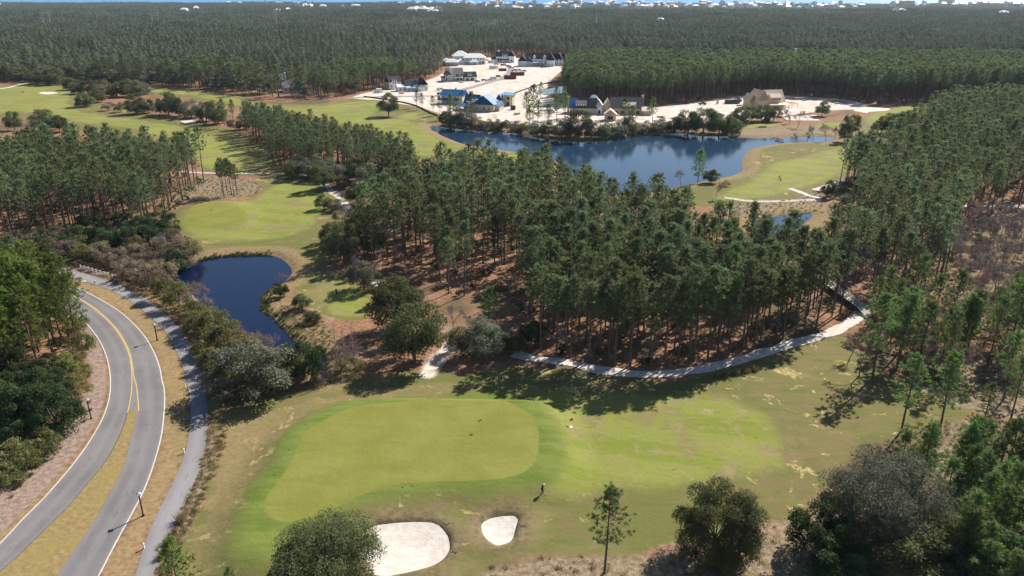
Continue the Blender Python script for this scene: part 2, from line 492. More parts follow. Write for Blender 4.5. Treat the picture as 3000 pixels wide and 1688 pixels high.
WILD_SCRUB = poly("2320,890 2420,865 2500,900 2560,985 2480,1005 2390,965", 2)
WILD_EAST = poly("2250,1085 2300,1068 2370,1062 2440,1068 2450,1100 2400,1110 2320,1102", 2)
STRAW_OPEN = poly("1120,720 1160,690 1230,685 1310,690 1350,730 1370,790 1330,830 1250,800 1180,770 1130,750", 2)
SANDY_EAST = poly("2200,1010 2300,985 2400,960 2500,930 2650,900 2650,1060 2500,1050 2440,1040 2300,1000", 2)

TRAIL_A = [gp(*p) for p in ((1145, 850), (1131, 872), (1116, 890), (1100, 905), (1086, 922), (1076, 940))]
TRAIL_B = line("1290,888 1320,895 1370,902 1440,912 1520,930 1600,939 1680,940 1760,931 1840,913 1920,890 2000,864 2060,846 2110,829 2145,806 2165,783", 4)
TRAIL_C = line("808,448 822,470 845,488 862,505 872,525 882,548", 3)
TRAIL_C2 = line("850,595 900,660 950,720 990,735", 3)
CART_A = line("440,431 515,435.5 600,436 690,437 760,440 800,447", 3)
CART_B = line("-80,231 0,224 40,216 66,209 110,207 150,210", 3)
CART_C = line("1822,500 1870,506 1930,508 2000,505 2062,503", 3)
CART_D = line("1986,474 2010,482 2040,494 2064,499", 3)
CART_E = line("2050,478 2085,466 2110,458 2140,452 2180,450", 3)
CART_F = line("2230,510 2330,514 2450,517 2600,521", 3)
CART_G = line("1176,282 1000,291 990,300", 3)
SITE_ROAD = line("870,247 980,243 1060,242 1120,240 1180,222 1230,207 1268,195 1283,180 1282,168 1250,160 1200,162", 4)
SITE_ROAD_B = line("1640,268 1720,262 1800,254 1880,247 1990,248 2080,252 2130,258", 3)
SITE_ROAD_C = line("1262,262 1300,266 1350,268 1400,268", 3)

WATERS = [POND, LAKE, SMALL_POND, SITE_POND, FOREST_POOL]
BUNKERS = [BUNKER_A, BUNKER_B, BUNKER_C, BUNKER_D]


def hgt(P):
    """Height of the ground at points P (n,2)."""
    P = np.atleast_2d(np.array(P, float))
    z = np.zeros(len(P))
    for pg, dep, w in ((POND, 1.7, 5.0), (LAKE, 2.0, 8.0), (SMALL_POND, 1.6, 5.0), (SITE_POND, 1.6, 6.0), (FOREST_POOL, 1.4, 3.0)):
        d = sdf(P, pg, 14.0)
        z -= dep * sstep(w * 0.5, -w * 0.9, d)
    # raised putting green and the lips of the two near bunkers
    d = sdf(P, COLLAR, 30.0)
    near = (P[:, 1] < 120) & (P[:, 0] > -60) & (P[:, 0] < 90)
    z += np.where(near, 1.5 * sstep(5.5, -3.0, d), 0)
    for pg, lip, dep in ((BUNKER_A, 0.45, 1.5), (BUNKER_B, 0.35, 1.3)):
        d = sdf(P, pg, 20.0)
        z += lip * sstep(5.0, 0.9, d) * sstep(-1.2, 0.4, d) - dep * sstep(0.35, -2.2, d)
    for pg in (BUNKER_C, BUNKER_D):
        d = sdf(P, pg, 20.0)
        z += 0.5 * sstep(6.0, 1.5, d) - 1.3 * sstep(1.0, -3.0, d)
    d = sdf(P, MID_GREEN, 30.0)
    z += 0.8 * sstep(7.0, -3.0, d)
    # low swells of the course, flat towards the road and the town
    u, v = P[:, 0], P[:, 1]
    sw = np.sin(u * 0.045 + 1.3) * np.sin(v * 0.038 + 0.4) * 0.35 + np.sin(u * 0.11 - v * 0.07) * 0.12
    z += sw * sstep(-48, -28, u) * sstep(700, 250, v)
    return z


def zat(x, y):
    return float(hgt([(x, y)])[0])


# ------------------------------------------------------------------ the ground: one fine net out to the shore, split where its cover changes
SHORE_Y = 4700.0
ys = [42.0]
while ys[-1] < 640:
    ys.append(ys[-1] * 1.0062)
while ys[-1] < SHORE_Y:
    ys.append(ys[-1] * 1.035)
ys = np.array(ys)
ys[-1] = SHORE_Y
NU = 520
us = np.linspace(-1.12, 1.12, NU)
GY, GU = np.meshgrid(ys, us, indexing='ij')
GX = GU * (GY * 0.72 + 32)
GP = np.stack([GX.ravel(), GY.ravel()], 1)
GZ = hgt(GP)
GZ = np.where(GP[:, 1] > SHORE_Y - 60, GZ - 3.5 * sstep(SHORE_Y - 60, SHORE_Y, GP[:, 1]), GZ)


def union(*pgs):
    return np.min([sdf(GP, p) for p in pgs], 0)


ATTR = {
    'a_rough': union(ROUGH1, MID_ROUGH, LEFT_ROUGH, MIDDLE_ROUGH, PENINSULA, FAR_STRIP),
    'a_fair': union(APRON, MID_FAIR, TEE, LEFT_FAIR, MIDDLE_FAIR, MIDDLE_TEE, PENINSULA_FAIR, FAR_FAIR, FAR_STRIP, FAR_STRIP_B),
    'a_collar': union(COLLAR),
    'a_green': union(GREEN, MID_GREEN, PENINSULA_GREEN),
    'a_tan': union(VERGE_L, VERGE_MID, SHADE_VERGE, HOLE1_TAN),
    'a_mulch': union(MULCH),
    'a_sand': np.minimum.reduce([union(SITE), linedist(GP, TRAIL_A, 1.7), linedist(GP, TRAIL_C, 1.5), linedist(GP, TRAIL_C2, 0.8)]),
    'a_wild': union(WILD_OAK, WILD_SCRUB, WILD_EDGE, WILD_POND, WILD_SOUTH, WILD_EAST, BROWN_BANK, BROWN_BANK_B, LEFT_PATCH, SANDY_EAST),
    'a_water': union(*WATERS),
    'a_bank': union(SITE_BANK, BUNKER_A, BUNKER_B, SWAMP_GROUND, THICKET_GROUND),
}


def P_sep(t, P):
    s = t.n("ShaderNodeSeparateXYZ")
    t.l(P, s.inputs[0])
    return s.outputs[0]


def ground_material():
    t = NT("ground_cover")
    P = t.pos()
    big = t.noise(P, 0.022, 4, 0.6)
    mid = t.noise(P, 0.16, 4, 0.6)
    fine = t.noise(P, 1.1, 4, 0.65)
    tiny = t.noise(P, 5.0, 3, 0.7)
    streak = t.noise(P, 0.35, 4, 0.6, mapscale=(0.35, 1.5, 1))

    def attr(k):
        return t.n("ShaderNodeAttribute", attribute_name=k).outputs["Fac"]

    def mask(k, w, amp, nz=None, off=0.0):
        d = t.math('ADD', attr(k), off)
        d = t.math('ADD', d, t.math('MULTIPLY', t.math('SUBTRACT', nz or mid, 0.5), amp))
        return t.range(d, w, -w)

    # pine straw and leaf litter under the trees
    c = t.mix(t.range(fine, 0.35, 0.65), (0.150, 0.078, 0.044), (0.285, 0.160, 0.096))
    c = t.mix(t.range(mid, 0.52, 0.72), c, (0.27, 0.19, 0.135))
    c = t.mix(t.range(big, 0.50, 0.62), c, (0.105, 0.080, 0.045))
    # wild dry grass
    w = t.mix(t.range(fine, 0.35, 0.65), (0.145, 0.105, 0.072), (0.30, 0.225, 0.160))
    w = t.mix(t.range(tiny, 0.45, 0.7), w, (0.10, 0.105, 0.035))
    c = t.mix(mask('a_wild', 1.2, 6.0), c, w)
    # mown rough: olive turning brown where dormant, straw-coloured worn spots
    r = t.mix(t.range(big, 0.40, 0.60), (0.122, 0.122, 0.038), (0.160, 0.132, 0.058))
    r = t.mix(t.range(t.noise(P, 0.06, 5, 0.7, 1.5), 0.52, 0.64, 0, 0.8), r, (0.155, 0.112, 0.062))
    r = t.mix(t.range(streak, 0.45, 0.7), r, (0.105, 0.118, 0.034))
    r = t.mix(t.range(t.noise(P, 0.28, 4, 0.7, 0.6), 0.48, 0.66, 0, 0.7), r, (0.118, 0.128, 0.038))
    r = t.mix(t.range(mid, 0.55, 0.70, 0, 0.55), r, (0.215, 0.165, 0.082))
    spots = t.math('MULTIPLY', t.range(t.noise(P, 0.21, 5, 0.68, 0.8), 0.585, 0.635), t.range(fine, 0.36, 0.52))
    r = t.mix(t.math('MULTIPLY', spots, t.range(big, 0.36, 0.52)), r, (0.37, 0.295, 0.125))
    r = t.mix(t.range(tiny, 0.5, 0.8, 0, 0.35), r, (0.08, 0.07, 0.03))  # fine dark flecks: small shade between grass blades put into the colour
    c = t.mix(mask('a_rough', 0.9, 4.0), c, r)
    # dormant tan turf
    d = t.mix(t.range(fine, 0.35, 0.7), (0.200, 0.142, 0.070), (0.280, 0.208, 0.110))
    d = t.mix(t.range(mid, 0.5, 0.75), d, (0.245, 0.185, 0.075))
    d = t.mix(t.range(streak, 0.6, 0.75, 0, 0.8), d, (0.36, 0.29, 0.22))
    dm = mask('a_tan', 0.8, 5.0, streak)
    c = t.mix(t.math('MULTIPLY', dm, t.range(P_sep(t, P), -52, -40, 0.85, 0.35, False)), c, d)
    # mulch beside the road
    m = t.mix(t.range(fine, 0.3, 0.7), (0.155, 0.105, 0.082), (0.30, 0.225, 0.185))
    m = t.mix(t.range(tiny, 0.5, 0.75), m, (0.34, 0.27, 0.23))
    c = t.mix(mask('a_mulch', 0.25, 0.8, fine), c, m)
    # dormant margin round the water
    bm = t.range(t.math('ABSOLUTE', t.math('ADD', t.math('SUBTRACT', attr('a_water'), 2.0), t.math('MULTIPLY', t.math('SUBTRACT', mid, 0.5), 3.5))), 5.0, 2.0)
    c = t.mix(t.math('MULTIPLY', bm, 0.8), c, t.mix(t.range(fine, 0.35, 0.65), (0.16, 0.115, 0.06), (0.26, 0.195, 0.10)))
    # fairway turf with faint mowing lines
    sx = t.n("ShaderNodeSeparateXYZ")
    t.l(P, sx.inputs[0])
    stripe = t.math('SINE', t.math('ADD', t.math('MULTIPLY', sx.outputs[1], 0.55), t.math('MULTIPLY', sx.outputs[0], 0.16)))
    f = t.mix(t.range(big, 0.38, 0.62), (0.142, 0.174, 0.027), (0.196, 0.212, 0.046))
    f = t.mix(t.range(stripe, -0.4, 0.4, 0.0, 0.40), f, (0.225, 0.228, 0.066))
    f = t.mix(t.range(streak, 0.50, 0.70, 0, 0.85), f, (0.205, 0.178, 0.084))
    f = t.mix(t.range(t.noise(P, 0.075, 4, 0.65), 0.50, 0.62, 0, 0.9), f, (0.176, 0.150, 0.066))
    f = t.mix(t.range(t.noise(P, 0.30, 4, 0.7, 0.5), 0.52, 0.66, 0, 0.75), f, (0.235, 0.195, 0.095))
    f = t.mix(t.range(t.noise(P, 0.5, 4, 0.7, 0.8, (1.0, 2.2, 1.0)), 0.55, 0.68, 0, 0.6), f, (0.110, 0.150, 0.022))
    f = t.mix(t.math('MULTIPLY', t.range(mid, 0.66, 0.72), t.range(fine, 0.4, 0.55)), f, (0.35, 0.29, 0.13))
    c = t.mix(mask('a_fair', 2.0, 7.0), c, f)
    # bright collar, then the close-cut putting surface
    k = t.mix(t.range(streak, 0.35, 0.65), (0.098, 0.134, 0.025), (0.142, 0.170, 0.040))
    c = t.mix(mask('a_collar', 1.6, 3.0), c, k)
    g = t.mix(t.range(mid, 0.35, 0.65), (0.156, 0.166, 0.035), (0.186, 0.192, 0.048))
    g = t.mix(t.range(streak, 0.45, 0.72, 0, 0.6), g, (0.150, 0.146, 0.034))
    g = t.mix(t.range(tiny, 0.4, 0.8, 0, 0.35), g, (0.135, 0.125, 0.026))  # blade shade painted again as fine, slightly darker flecks
    c = t.mix(mask('a_green', 0.22, 0.3), c, g)
    # lip of the bunkers and the silt bank on the building site
    c = t.mix(t.range(t.math('ADD', attr('a_bank'), t.math('MULTIPLY', t.math('SUBTRACT', mid, 0.5), 3.0)), 4.0, 0.0, 0, 0.75), c,
              t.mix(t.range(fine, 0.35, 0.65), (0.105, 0.078, 0.045), (0.19, 0.145, 0.085)))
    # white sand
    s = t.mix(t.range(mid, 0.35, 0.7), (0.47, 0.40, 0.35), (0.66, 0.59, 0.53))
    s = t.mix(t.range(streak, 0.50, 0.66, 0, 0.8), s, (0.36, 0.27, 0.21))
    s = t.mix(t.range(t.noise(P, 0.05, 5, 0.7, 2.0), 0.55, 0.63, 0, 0.8), s, (0.33, 0.25, 0.19))
    c = t.mix(mask('a_sand', 0.7, 3.5), c, s)
    t.base(c, 0.95, 0.08)
    t.bump(t.math('ADD', fine, t.math('MULTIPLY', tiny, 0.5)), 0.45, 0.25)
    return t.mat


M['ground'] = ground_material()
nrow = len(ys)
ii = np.arange(nrow * NU).reshape(nrow, NU)
quads = np.stack([ii[:-1, :-1].ravel(), ii[:-1, 1:].ravel(), ii[1:, 1:].ravel(), ii[1:, :-1].ravel()], 1)


def at_face(a):
    return a[quads].mean(1)


cover = np.zeros(len(quads), int)              # 0 ground
for k, i in (('a_wild', 5), ('a_rough', 1), ('a_tan', 2), ('a_mulch', 6), ('a_fair', 3), ('a_collar', 3), ('a_green', 4), ('a_sand', 7)):
    cover[at_face(ATTR[k]) < 0] = i
V3 = np.stack([GP[:, 0], GP[:, 1], GZ], 1)
for i, nm in ((0, 'ground'), (1, 'rough_grass_ground'), (2, 'roadside_grass_ground'), (3, 'fairway_ground'), (4, 'putting_green_ground'),
              (5, 'wild_grass_ground'), (6, 'mulch_ground'), (7, 'sandy_ground')):
    q = quads[cover == i]
    if len(q) == 0:
        continue
    used, inv = np.unique(q.ravel(), return_inverse=True)
    me = np_mesh(nm, V3[used], inv.reshape(-1, 4), M['ground'], smooth_=True)
    for k, a in ATTR.items():
        at = me.attributes.new(k, 'FLOAT', 'POINT')
        at.data.foreach_set("value", a[used].astype(np.float32))
    tag(link(nm, me), kind='structure')

t = NT("bed_soil")
t.base(t.mix(t.noise(t.pos(), 0.05), (0.09, 0.07, 0.04), (0.14, 0.10, 0.06)), 0.95, 0.1)
me = np_mesh("terrain", np.array([(-9000, -400, -6), (9000, -400, -6), (9000, SHORE_Y - 20, -6), (-9000, SHORE_Y - 20, -6)]), np.array([(0, 1, 2, 3)]), t.mat)
tag(link("terrain", me), kind='structure')


# ------------------------------------------------------------------ water
def water_material(name, body, rough, bump, scale):
    t = NT(name)
    P = t.pos()
    nz = t.noise(P, scale, 4, 0.65, 0.4)
    t.base(t.mix(t.noise(P, 0.03, 2), tuple(x * 0.8 for x in body), body), rough, 0.5)
    t.b.inputs["IOR"].default_value = 1.33
    t.bump(nz, bump, 0.06)
    return t.mat


M['pond'] = water_material("pond_water", (0.002, 0.008, 0.034), 0.05, 0.25, 1.6)
M['lake'] = water_material("lake_water", (0.016, 0.040, 0.080), 0.08, 0.30, 0.7)
M['sea'] = water_material("sea_water", (0.030, 0.210, 0.440), 0.45, 0.1, 0.2)


def flat(name, pg, z, m, kind='structure'):
    bm = bmesh.new()
    vs = [bm.verts.new((x, y, z)) for x, y in pg]
    f = bm.faces.new(vs)
    if f.normal.z < 0:
        f.normal_flip()
    bmesh.ops.triangulate(bm, faces=[f])
    me = bpy.data.meshes.new(name)
    bm.to_mesh(me)
    bm.free()
    me.materials.append(m)
    return tag(link(name, me), kind=kind)


def grow(pg, g):
    pg = np.array(pg)
    c = pg.mean(0)
    a = np.roll(pg, -1, 0) - np.roll(pg, 1, 0)
    nrm = np.stack([a[:, 1], -a[:, 0]], 1)
    nrm /= np.linalg.norm(nrm, axis=1, keepdims=True) + 1e-9
    area = 0.5 * np.sum(pg[:, 0] * np.roll(pg[:, 1], -1) - np.roll(pg[:, 0], -1) * pg[:, 1])
    return [tuple(p) for p in pg + nrm * (g if area > 0 else -g)]


flat("pond_water", grow(POND, 1.0), -0.75, M['pond'])
flat("lake_water", grow(LAKE, 1.5), -0.85, M['lake'])
flat("pond_water", grow(SMALL_POND, 0.8), -0.75, M['lake'])
flat("pond_water", grow(SITE_POND, 0.8), -0.75, M['lake'])
flat("pond_water", grow(FOREST_POOL, 0.5), -0.65, M['pond'])
flat("sea_water", [(-30000, SHORE_Y - 40), (30000, SHORE_Y - 40), (30000, 30000), (-30000, 30000)], -1.5, M['sea'])

# bunker sand, raked in rings
def sand_material(name, centre):
    t = NT(name)
    P = t.pos()
    vm = t.n("ShaderNodeVectorMath", operation='DISTANCE')
    t.l(P, vm.inputs[0])
    vm.inputs[1].default_value = (centre[0], centre[1], 0)
    wob = t.noise(P, 0.5, 2)
    ring = t.math('SINE', t.math('MULTIPLY', t.math('ADD', vm.outputs["Value"], t.math('MULTIPLY', wob, 2.2)), 9.0))
    nz = t.noise(P, 0.9, 4, 0.65)
    c = t.mix(t.range(nz, 0.3, 0.7), (0.45, 0.405, 0.36), (0.56, 0.515, 0.465))
    c = t.mix(t.range(ring, -1, 1, 0, 0.05), c, (0.42, 0.375, 0.33))
    t.base(c, 0.95, 0.1)
    t.bump(t.math('ADD', nz, t.math('MULTIPLY', ring, 0.10)), 0.35, 0.12)
    return t.mat


for pg, dz in ((BUNKER_A, 1.0), (BUNKER_B, 0.9), (BUNKER_C, 0.25), (BUNKER_D, 0.25)):
    c = np.array(pg).mean(0)
    base = zat(*c)
    rim = float(np.median(hgt(pg)))
    # a shallow sand dish: rings from the rim to the middle
    P = np.array(grow(pg, 0.35))
    n, K = len(P), 7
    V = []
    for k in range(K):
        s = 1 - k / (K - 1) * 0.96
        q = c + (P - c) * s
        V.append(np.column_stack([q, np.full(n, rim - 0.16 - 0.55 * dz * (1 - s * s))]))
    V = np.concatenate(V)
    F = np.array([(k * n + i, k * n + (i + 1) % n, (k + 1) * n + (i + 1) % n, (k + 1) * n + i) for k in range(K - 1) for i in range(n)])
    cap = np.array([[(K - 1) * n + i for i in range(n)]])
    tag(link("bunker_sand_ground", np_mesh("bunker_sand", V, [F, cap], sand_material("bunker_sand", c), smooth_=True)), kind='structure')
M['sand'] = sand_material("waste_sand", (0, 0, 0))
flat("waste_sand_ground", WASTE, 0.06, M['sand'])
flat("wild_grass_ground", WASTE_ISLE, 0.10, plain("isle_grass", (0.15, 0.12, 0.08), 0.95, 0.4, 0.5))
flat("rough_grass_ground", SITE_LAWN, 0.05, plain("site_lawn", (0.19, 0.17, 0.06), 0.95, 0.3, 0.3))

# ------------------------------------------------------------------ road, cycle path, cart paths, markings
def resample(p, n):
    p = np.array(p, float)
    s = np.concatenate([[0], np.cumsum(np.linalg.norm(np.diff(p, axis=0), axis=1))])
    q = np.linspace(0, s[-1], n)
    return np.column_stack([np.interp(q, s, p[:, 0]), np.interp(q, s, p[:, 1])]), s[-1]


def nearest_on(ln, Q):
    ln = np.array(resample(ln, 1500)[0])
    k = np.array([np.argmin(((ln - q) ** 2).sum(1)) for q in Q])
    return ln[np.maximum.accumulate(k)]


def ribbon_mesh(name, left, right, z, m, n=240, across=8, pair=0):
    a, L = resample(left, n)
    b, _ = resample(right, n)
    if pair == 1:
        b = nearest_on(right, a)
    elif pair == 2:
        a = nearest_on(left, b)
    w = np.linspace(0, 1, across + 1)
    P = a[:, None, :] * (1 - w)[None, :, None] + b[:, None, :] * w[None, :, None]
    V = np.concatenate([P.reshape(-1, 2), np.full((n * (across + 1), 1), z)], 1)
    i = np.arange(n * (across + 1)).reshape(n, across + 1)
    F = np.stack([i[:-1, :-1].ravel(), i[:-1, 1:].ravel(), i[1:, 1:].ravel(), i[1:, :-1].ravel()], 1)
    if np.cross(P[0, -1] - P[0, 0], P[1, 0] - P[0, 0]) < 0:
        F = F[:, ::-1]
    me = np_mesh(name, V, F, m)
    uv = me.uv_layers.new(name="along")
    U = np.stack([np.tile(w, n), np.repeat(np.linspace(0, L, n), across + 1)], 1)
    uv.data.foreach_set("uv", U[F.ravel()].astype(np.float32).ravel())
    return me


def band(ln, w):
    p = np.array(ln, float)
    d = np.gradient(p, axis=0)
    d /= np.linalg.norm(d, axis=1, keepdims=True)
    n = np.stack([-d[:, 1], d[:, 0]], 1)
    return [tuple(q) for q in p + n * w], [tuple(q) for q in p - n * w]


def asphalt(name, dark, light, lanes=1):
    t = NT(name)
    P = t.pos()
    uv = t.n("ShaderNodeUVMap").outputs[0]
    s = t.n("ShaderNodeSeparateXYZ")
    t.l(uv, s.inputs[0])
    u = s.outputs[0]
    wob = t.noise(P, 0.25, 3)
    tr = t.math('COSINE', t.math('MULTIPLY', t.math('ADD', t.math('SUBTRACT', u, 0.5), t.math('MULTIPLY', t.math('SUBTRACT', wob, 0.5), 0.10)), 4 * math.pi * lanes))
    big = t.noise(P, 0.09, 4, 0.6)
    fine = t.noise(P, 2.2, 4, 0.7)
    c = t.mix(t.range(big, 0.3, 0.7), dark, light)
    c = t.mix(t.range(tr, -1, 1, 0, 0.4), c, tuple(x * 1.22 for x in light))
    stain = t.noise(uv, 1.0, 4, 0.6, mapscale=(5, 0.22, 1))
    c = t.mix(t.range(stain, 0.56, 0.72, 0, 0.55), c, tuple(x * 0.72 for x in dark))
    c = t.mix(t.range(fine, 0.5, 0.8, 0, 0.3), c, tuple(x * 1.35 for x in light))
    t.base(c, 0.85, 0.25)
    t.bump(fine, 0.2, 0.02)
    return t.mat


M['road'] = asphalt("road_asphalt", (0.125, 0.117, 0.118), (0.165, 0.155, 0.156))
M['path'] = asphalt("path_asphalt", (0.165, 0.155, 0.160), (0.215, 0.203, 0.208), 0.5)
# centre of the carriageway: midway until the island, then its two sides
ra, _ = resample(ROAD_L, 260)
rb, _ = resample(ROAD_R, 260)
CENTRE = line("-140,697 -70,693 0,696 60,702.5 98,712.5 133,726.5 173,741.5 213,760 254,790 288,823.5 310.5,856.5 325.5,890 332,924 335,955 337,980 337,1010 333,1033", 4)
me1 = ribbon_mesh("road", ROAD_L, CENTRE + MED_L[1:], 0.045, M['road'], 300, 8, 2)
me2 = ribbon_mesh("road", CENTRE + MED_R[1:], ROAD_R, 0.049, M['road'], 300, 8, 1)
bm = bmesh.new()
bm.from_mesh(me1)
bm.from_mesh(me2)
me = bpy.data.meshes.new("road")
bm.to_mesh(me)
bm.free()
me.materials.append(M['road'])
tag(link("road", me), kind='structure')
tag(link("road", ribbon_mesh("site_road", *band(SITE_ROAD, 3.0), 0.07, M['path'])), kind='structure')
tag(link("road", ribbon_mesh("site_road", *band(SITE_ROAD_B, 3.0), 0.07, M['path'])), kind='structure')
tag(link("road", ribbon_mesh("site_road", *band(SITE_ROAD_C, 2.5), 0.07, M['path'])), kind='structure')
tag(link("path", ribbon_mesh("path", PATH_L, PATH_R, 0.05, M['path'])), kind='structure')


def worn_paint(name, c):
    t = NT(name)
    nz = t.noise(t.pos(), 1.3, 4, 0.7)
    return t.base(t.mix(t.range(nz, 0.3, 0.75), c, tuple(x * 0.6 + 0.06 for x in c)), 0.7, 0.3)


M['white_line'] = worn_paint("white_road_paint", (0.54, 0.52, 0.475))
M['yellow_line'] = worn_paint("yellow_road_paint", (0.62, 0.40, 0.09))
for nm, ln, w, m in (("white_edge_line", ROAD_R, 0.10, M['white_line']), ("white_edge_line", ROAD_L, 0.10, M['white_line']),
                     ("yellow_line", YEL_L, 0.075, M['yellow_line']), ("yellow_line", YEL_R, 0.075, M['yellow_line'])):
    p = np.array(ln)
    if nm[0] == 'w':
        mid = (ra + rb)[np.clip((np.linspace(0, 1, len(p)) * 259).astype(int), 0, 259)] / 2
        p = p + (mid - p) / np.linalg.norm(mid - p, axis=1, keepdims=True) * 0.16
    tag(link("road_markings", ribbon_mesh(nm, *band(p, w), 0.055, m, 260, 1)), kind='structure')

# the grass island between the two carriageways
ml, mr = np.array(MED_L), np.array(MED_R)
t = NT("island_turf")
P = t.pos()
fine = t.noise(P, 1.2, 5, 0.65)
c = t.mix(t.range(fine, 0.35, 0.7), (0.190, 0.138, 0.060), (0.270, 0.202, 0.096))
c = t.mix(t.range(t.noise(P, 0.2, 3), 0.45, 0.7), c, (0.225, 0.175, 0.065))
t.base(c, 0.95, 0.1)
t.bump(fine, 0.5, 0.2)
M['island'] = t.mat
tag(link("roadside_grass_ground", ribbon_mesh("island", MED_L, MED_R, 0.085, M['island'], 220, 6)), kind='structure')
tag(link("kerb_edge_road", ribbon_mesh("island_edge", *band([tuple(p) for p in ml[1:]], 0.07), 0.09, plain("island_edge", (0.10, 0.085, 0.075), 0.9), 200, 1)), kind='structure')

t = NT("cart_path_gravel")
P = t.pos()
nz = t.noise(P, 1.0, 4, 0.65)
M['gravel'] = t.base(t.mix(t.range(nz, 0.3, 0.7), (0.33, 0.30, 0.285), (0.47, 0.43, 0.41)), 0.95, 0.15)
t = NT("sandy_trail")
P = t.pos()
nz = t.noise(P, 0.8, 5, 0.65)
M['trail'] = t.base(t.mix(t.range(nz, 0.3, 0.7), (0.40, 0.355, 0.325), (0.58, 0.53, 0.49)), 0.95, 0.15)
def organic_band(ln, w, amp, seed):
    a, b = band(ln, w)
    rg = np.random.default_rng(seed)
    out = []
    for s in (a, b):
        s = np.array(resample(s, 200)[0])
        c = np.array(resample(ln, 200)[0])
        k = np.convolve(rg.normal(0, 1, 210), np.ones(8) / 8, 'same')[:200] * amp * 2.5
        d = (s - c) / np.linalg.norm(s - c, axis=1, keepdims=True)
        out.append([tuple(q) for q in s + d * k[:, None]])
    return out


for i, (ln, w, m) in enumerate(((TRAIL_B, 1.45, 'trail'), (CART_A, 1.2, 'gravel'), (CART_B, 1.8, 'trail'), (CART_C, 1.2, 'gravel'), (CART_D, 1.2, 'trail'), (CART_E, 1.7, 'trail'), (CART_F, 1.6, 'trail'))):
    a, b = organic_band(ln, w, 0.22, i)
    zz = 0.05
    me = ribbon_mesh("path", a, b, 0.0, M[m], 200, 3)
    co = np.zeros(len(me.vertices) * 3, np.float32)
    me.vertices.foreach_get("co", co)
    co = co.reshape(-1, 3)
    co[:, 2] = hgt(co[:, :2]) + 0.06
    me.vertices.foreach_set("co", co.ravel())
    tag(link("path", me), kind='structure')

# ------------------------------------------------------------------ trees: meshes
def unit(v):
    return v / (np.linalg.norm(v, axis=-1, keepdims=True) + 1e-9)


def rand_dirs(rg, n):
    return unit(rg.normal(0, 1, (n, 3)))


def blades(C, D, L, W, rg):
    """Needle blades: thin triangles from C along D."""
    side = unit(np.cross(D, rand_dirs(rg, len(D))))
    w = (side.T * W / 2).T
    mid = C + (D.T * L * 0.45).T
    tip = C + (D.T * L).T
    V = np.stack([C, mid + w, tip, mid - w], 1).reshape(-1, 3)
    i = np.arange(len(C)) * 4
    return V, np.stack([i, i + 1, i + 2, i + 3], 1)


def leaves(C, Nrm, S, rg, aspect=0.6):
    a = unit(np.cross(Nrm, rand_dirs(rg, len(C))))
    b = np.cross(Nrm, a)
    a = (a.T * S).T
    b = (b.T * S * aspect).T
    V = np.stack([C - a, C - b * 0.9 + a * 0.1, C + a, C + b * 0.9 + a * 0.1], 1).reshape(-1, 3)
    i = np.arange(len(C)) * 4
    return V, np.stack([i, i + 1, i + 2, i + 3], 1)


def sticks(A, B, ra, rb, n=4):
    """Tapered n-sided limbs from points A to B."""
    D = unit(B - A)
    u = unit(np.cross(D, np.where(np.abs(D[:, 2:3]) > 0.9, [[1.0, 0, 0]], [[0, 0, 1.0]])))
    w = np.cross(D, u)
    ang = np.arange(n) * 2 * math.pi / n
    ring = u[:, None, :] * np.cos(ang)[None, :, None] + w[:, None, :] * np.sin(ang)[None, :, None]
    V = np.concatenate([A[:, None] + ring * np.reshape(ra, (-1, 1, 1)), B[:, None] + ring * np.reshape(rb, (-1, 1, 1))], 1).reshape(-1, 3)
    k = np.arange(n)
    f = np.stack([k, (k + 1) % n, n + (k + 1) % n, n + k], 1)
    F = (np.arange(len(A)) * 2 * n)[:, None, None] + f[None]
    return V, F.reshape(-1, 4)


def join(parts):
    V, F, o = [], [], 0
    for v, f in parts:
        V.append(v)
        F.append(f + o)
        o += len(v)
    return np.concatenate(V), np.concatenate(F)


def trunk_line(rg, H, lean, n=9):
    z = np.linspace(0, 1, n)
    a = rg.uniform(0, 6.28)
    wob = rg.normal(0, 1, (n, 2)).cumsum(0) * 0.02 * lean * H
    p = np.column_stack([z * H * lean * math.cos(a) * 0.6, z * H * lean * math.sin(a) * 0.6, z * H])
    p[:, :2] += wob - wob[0]
    return p


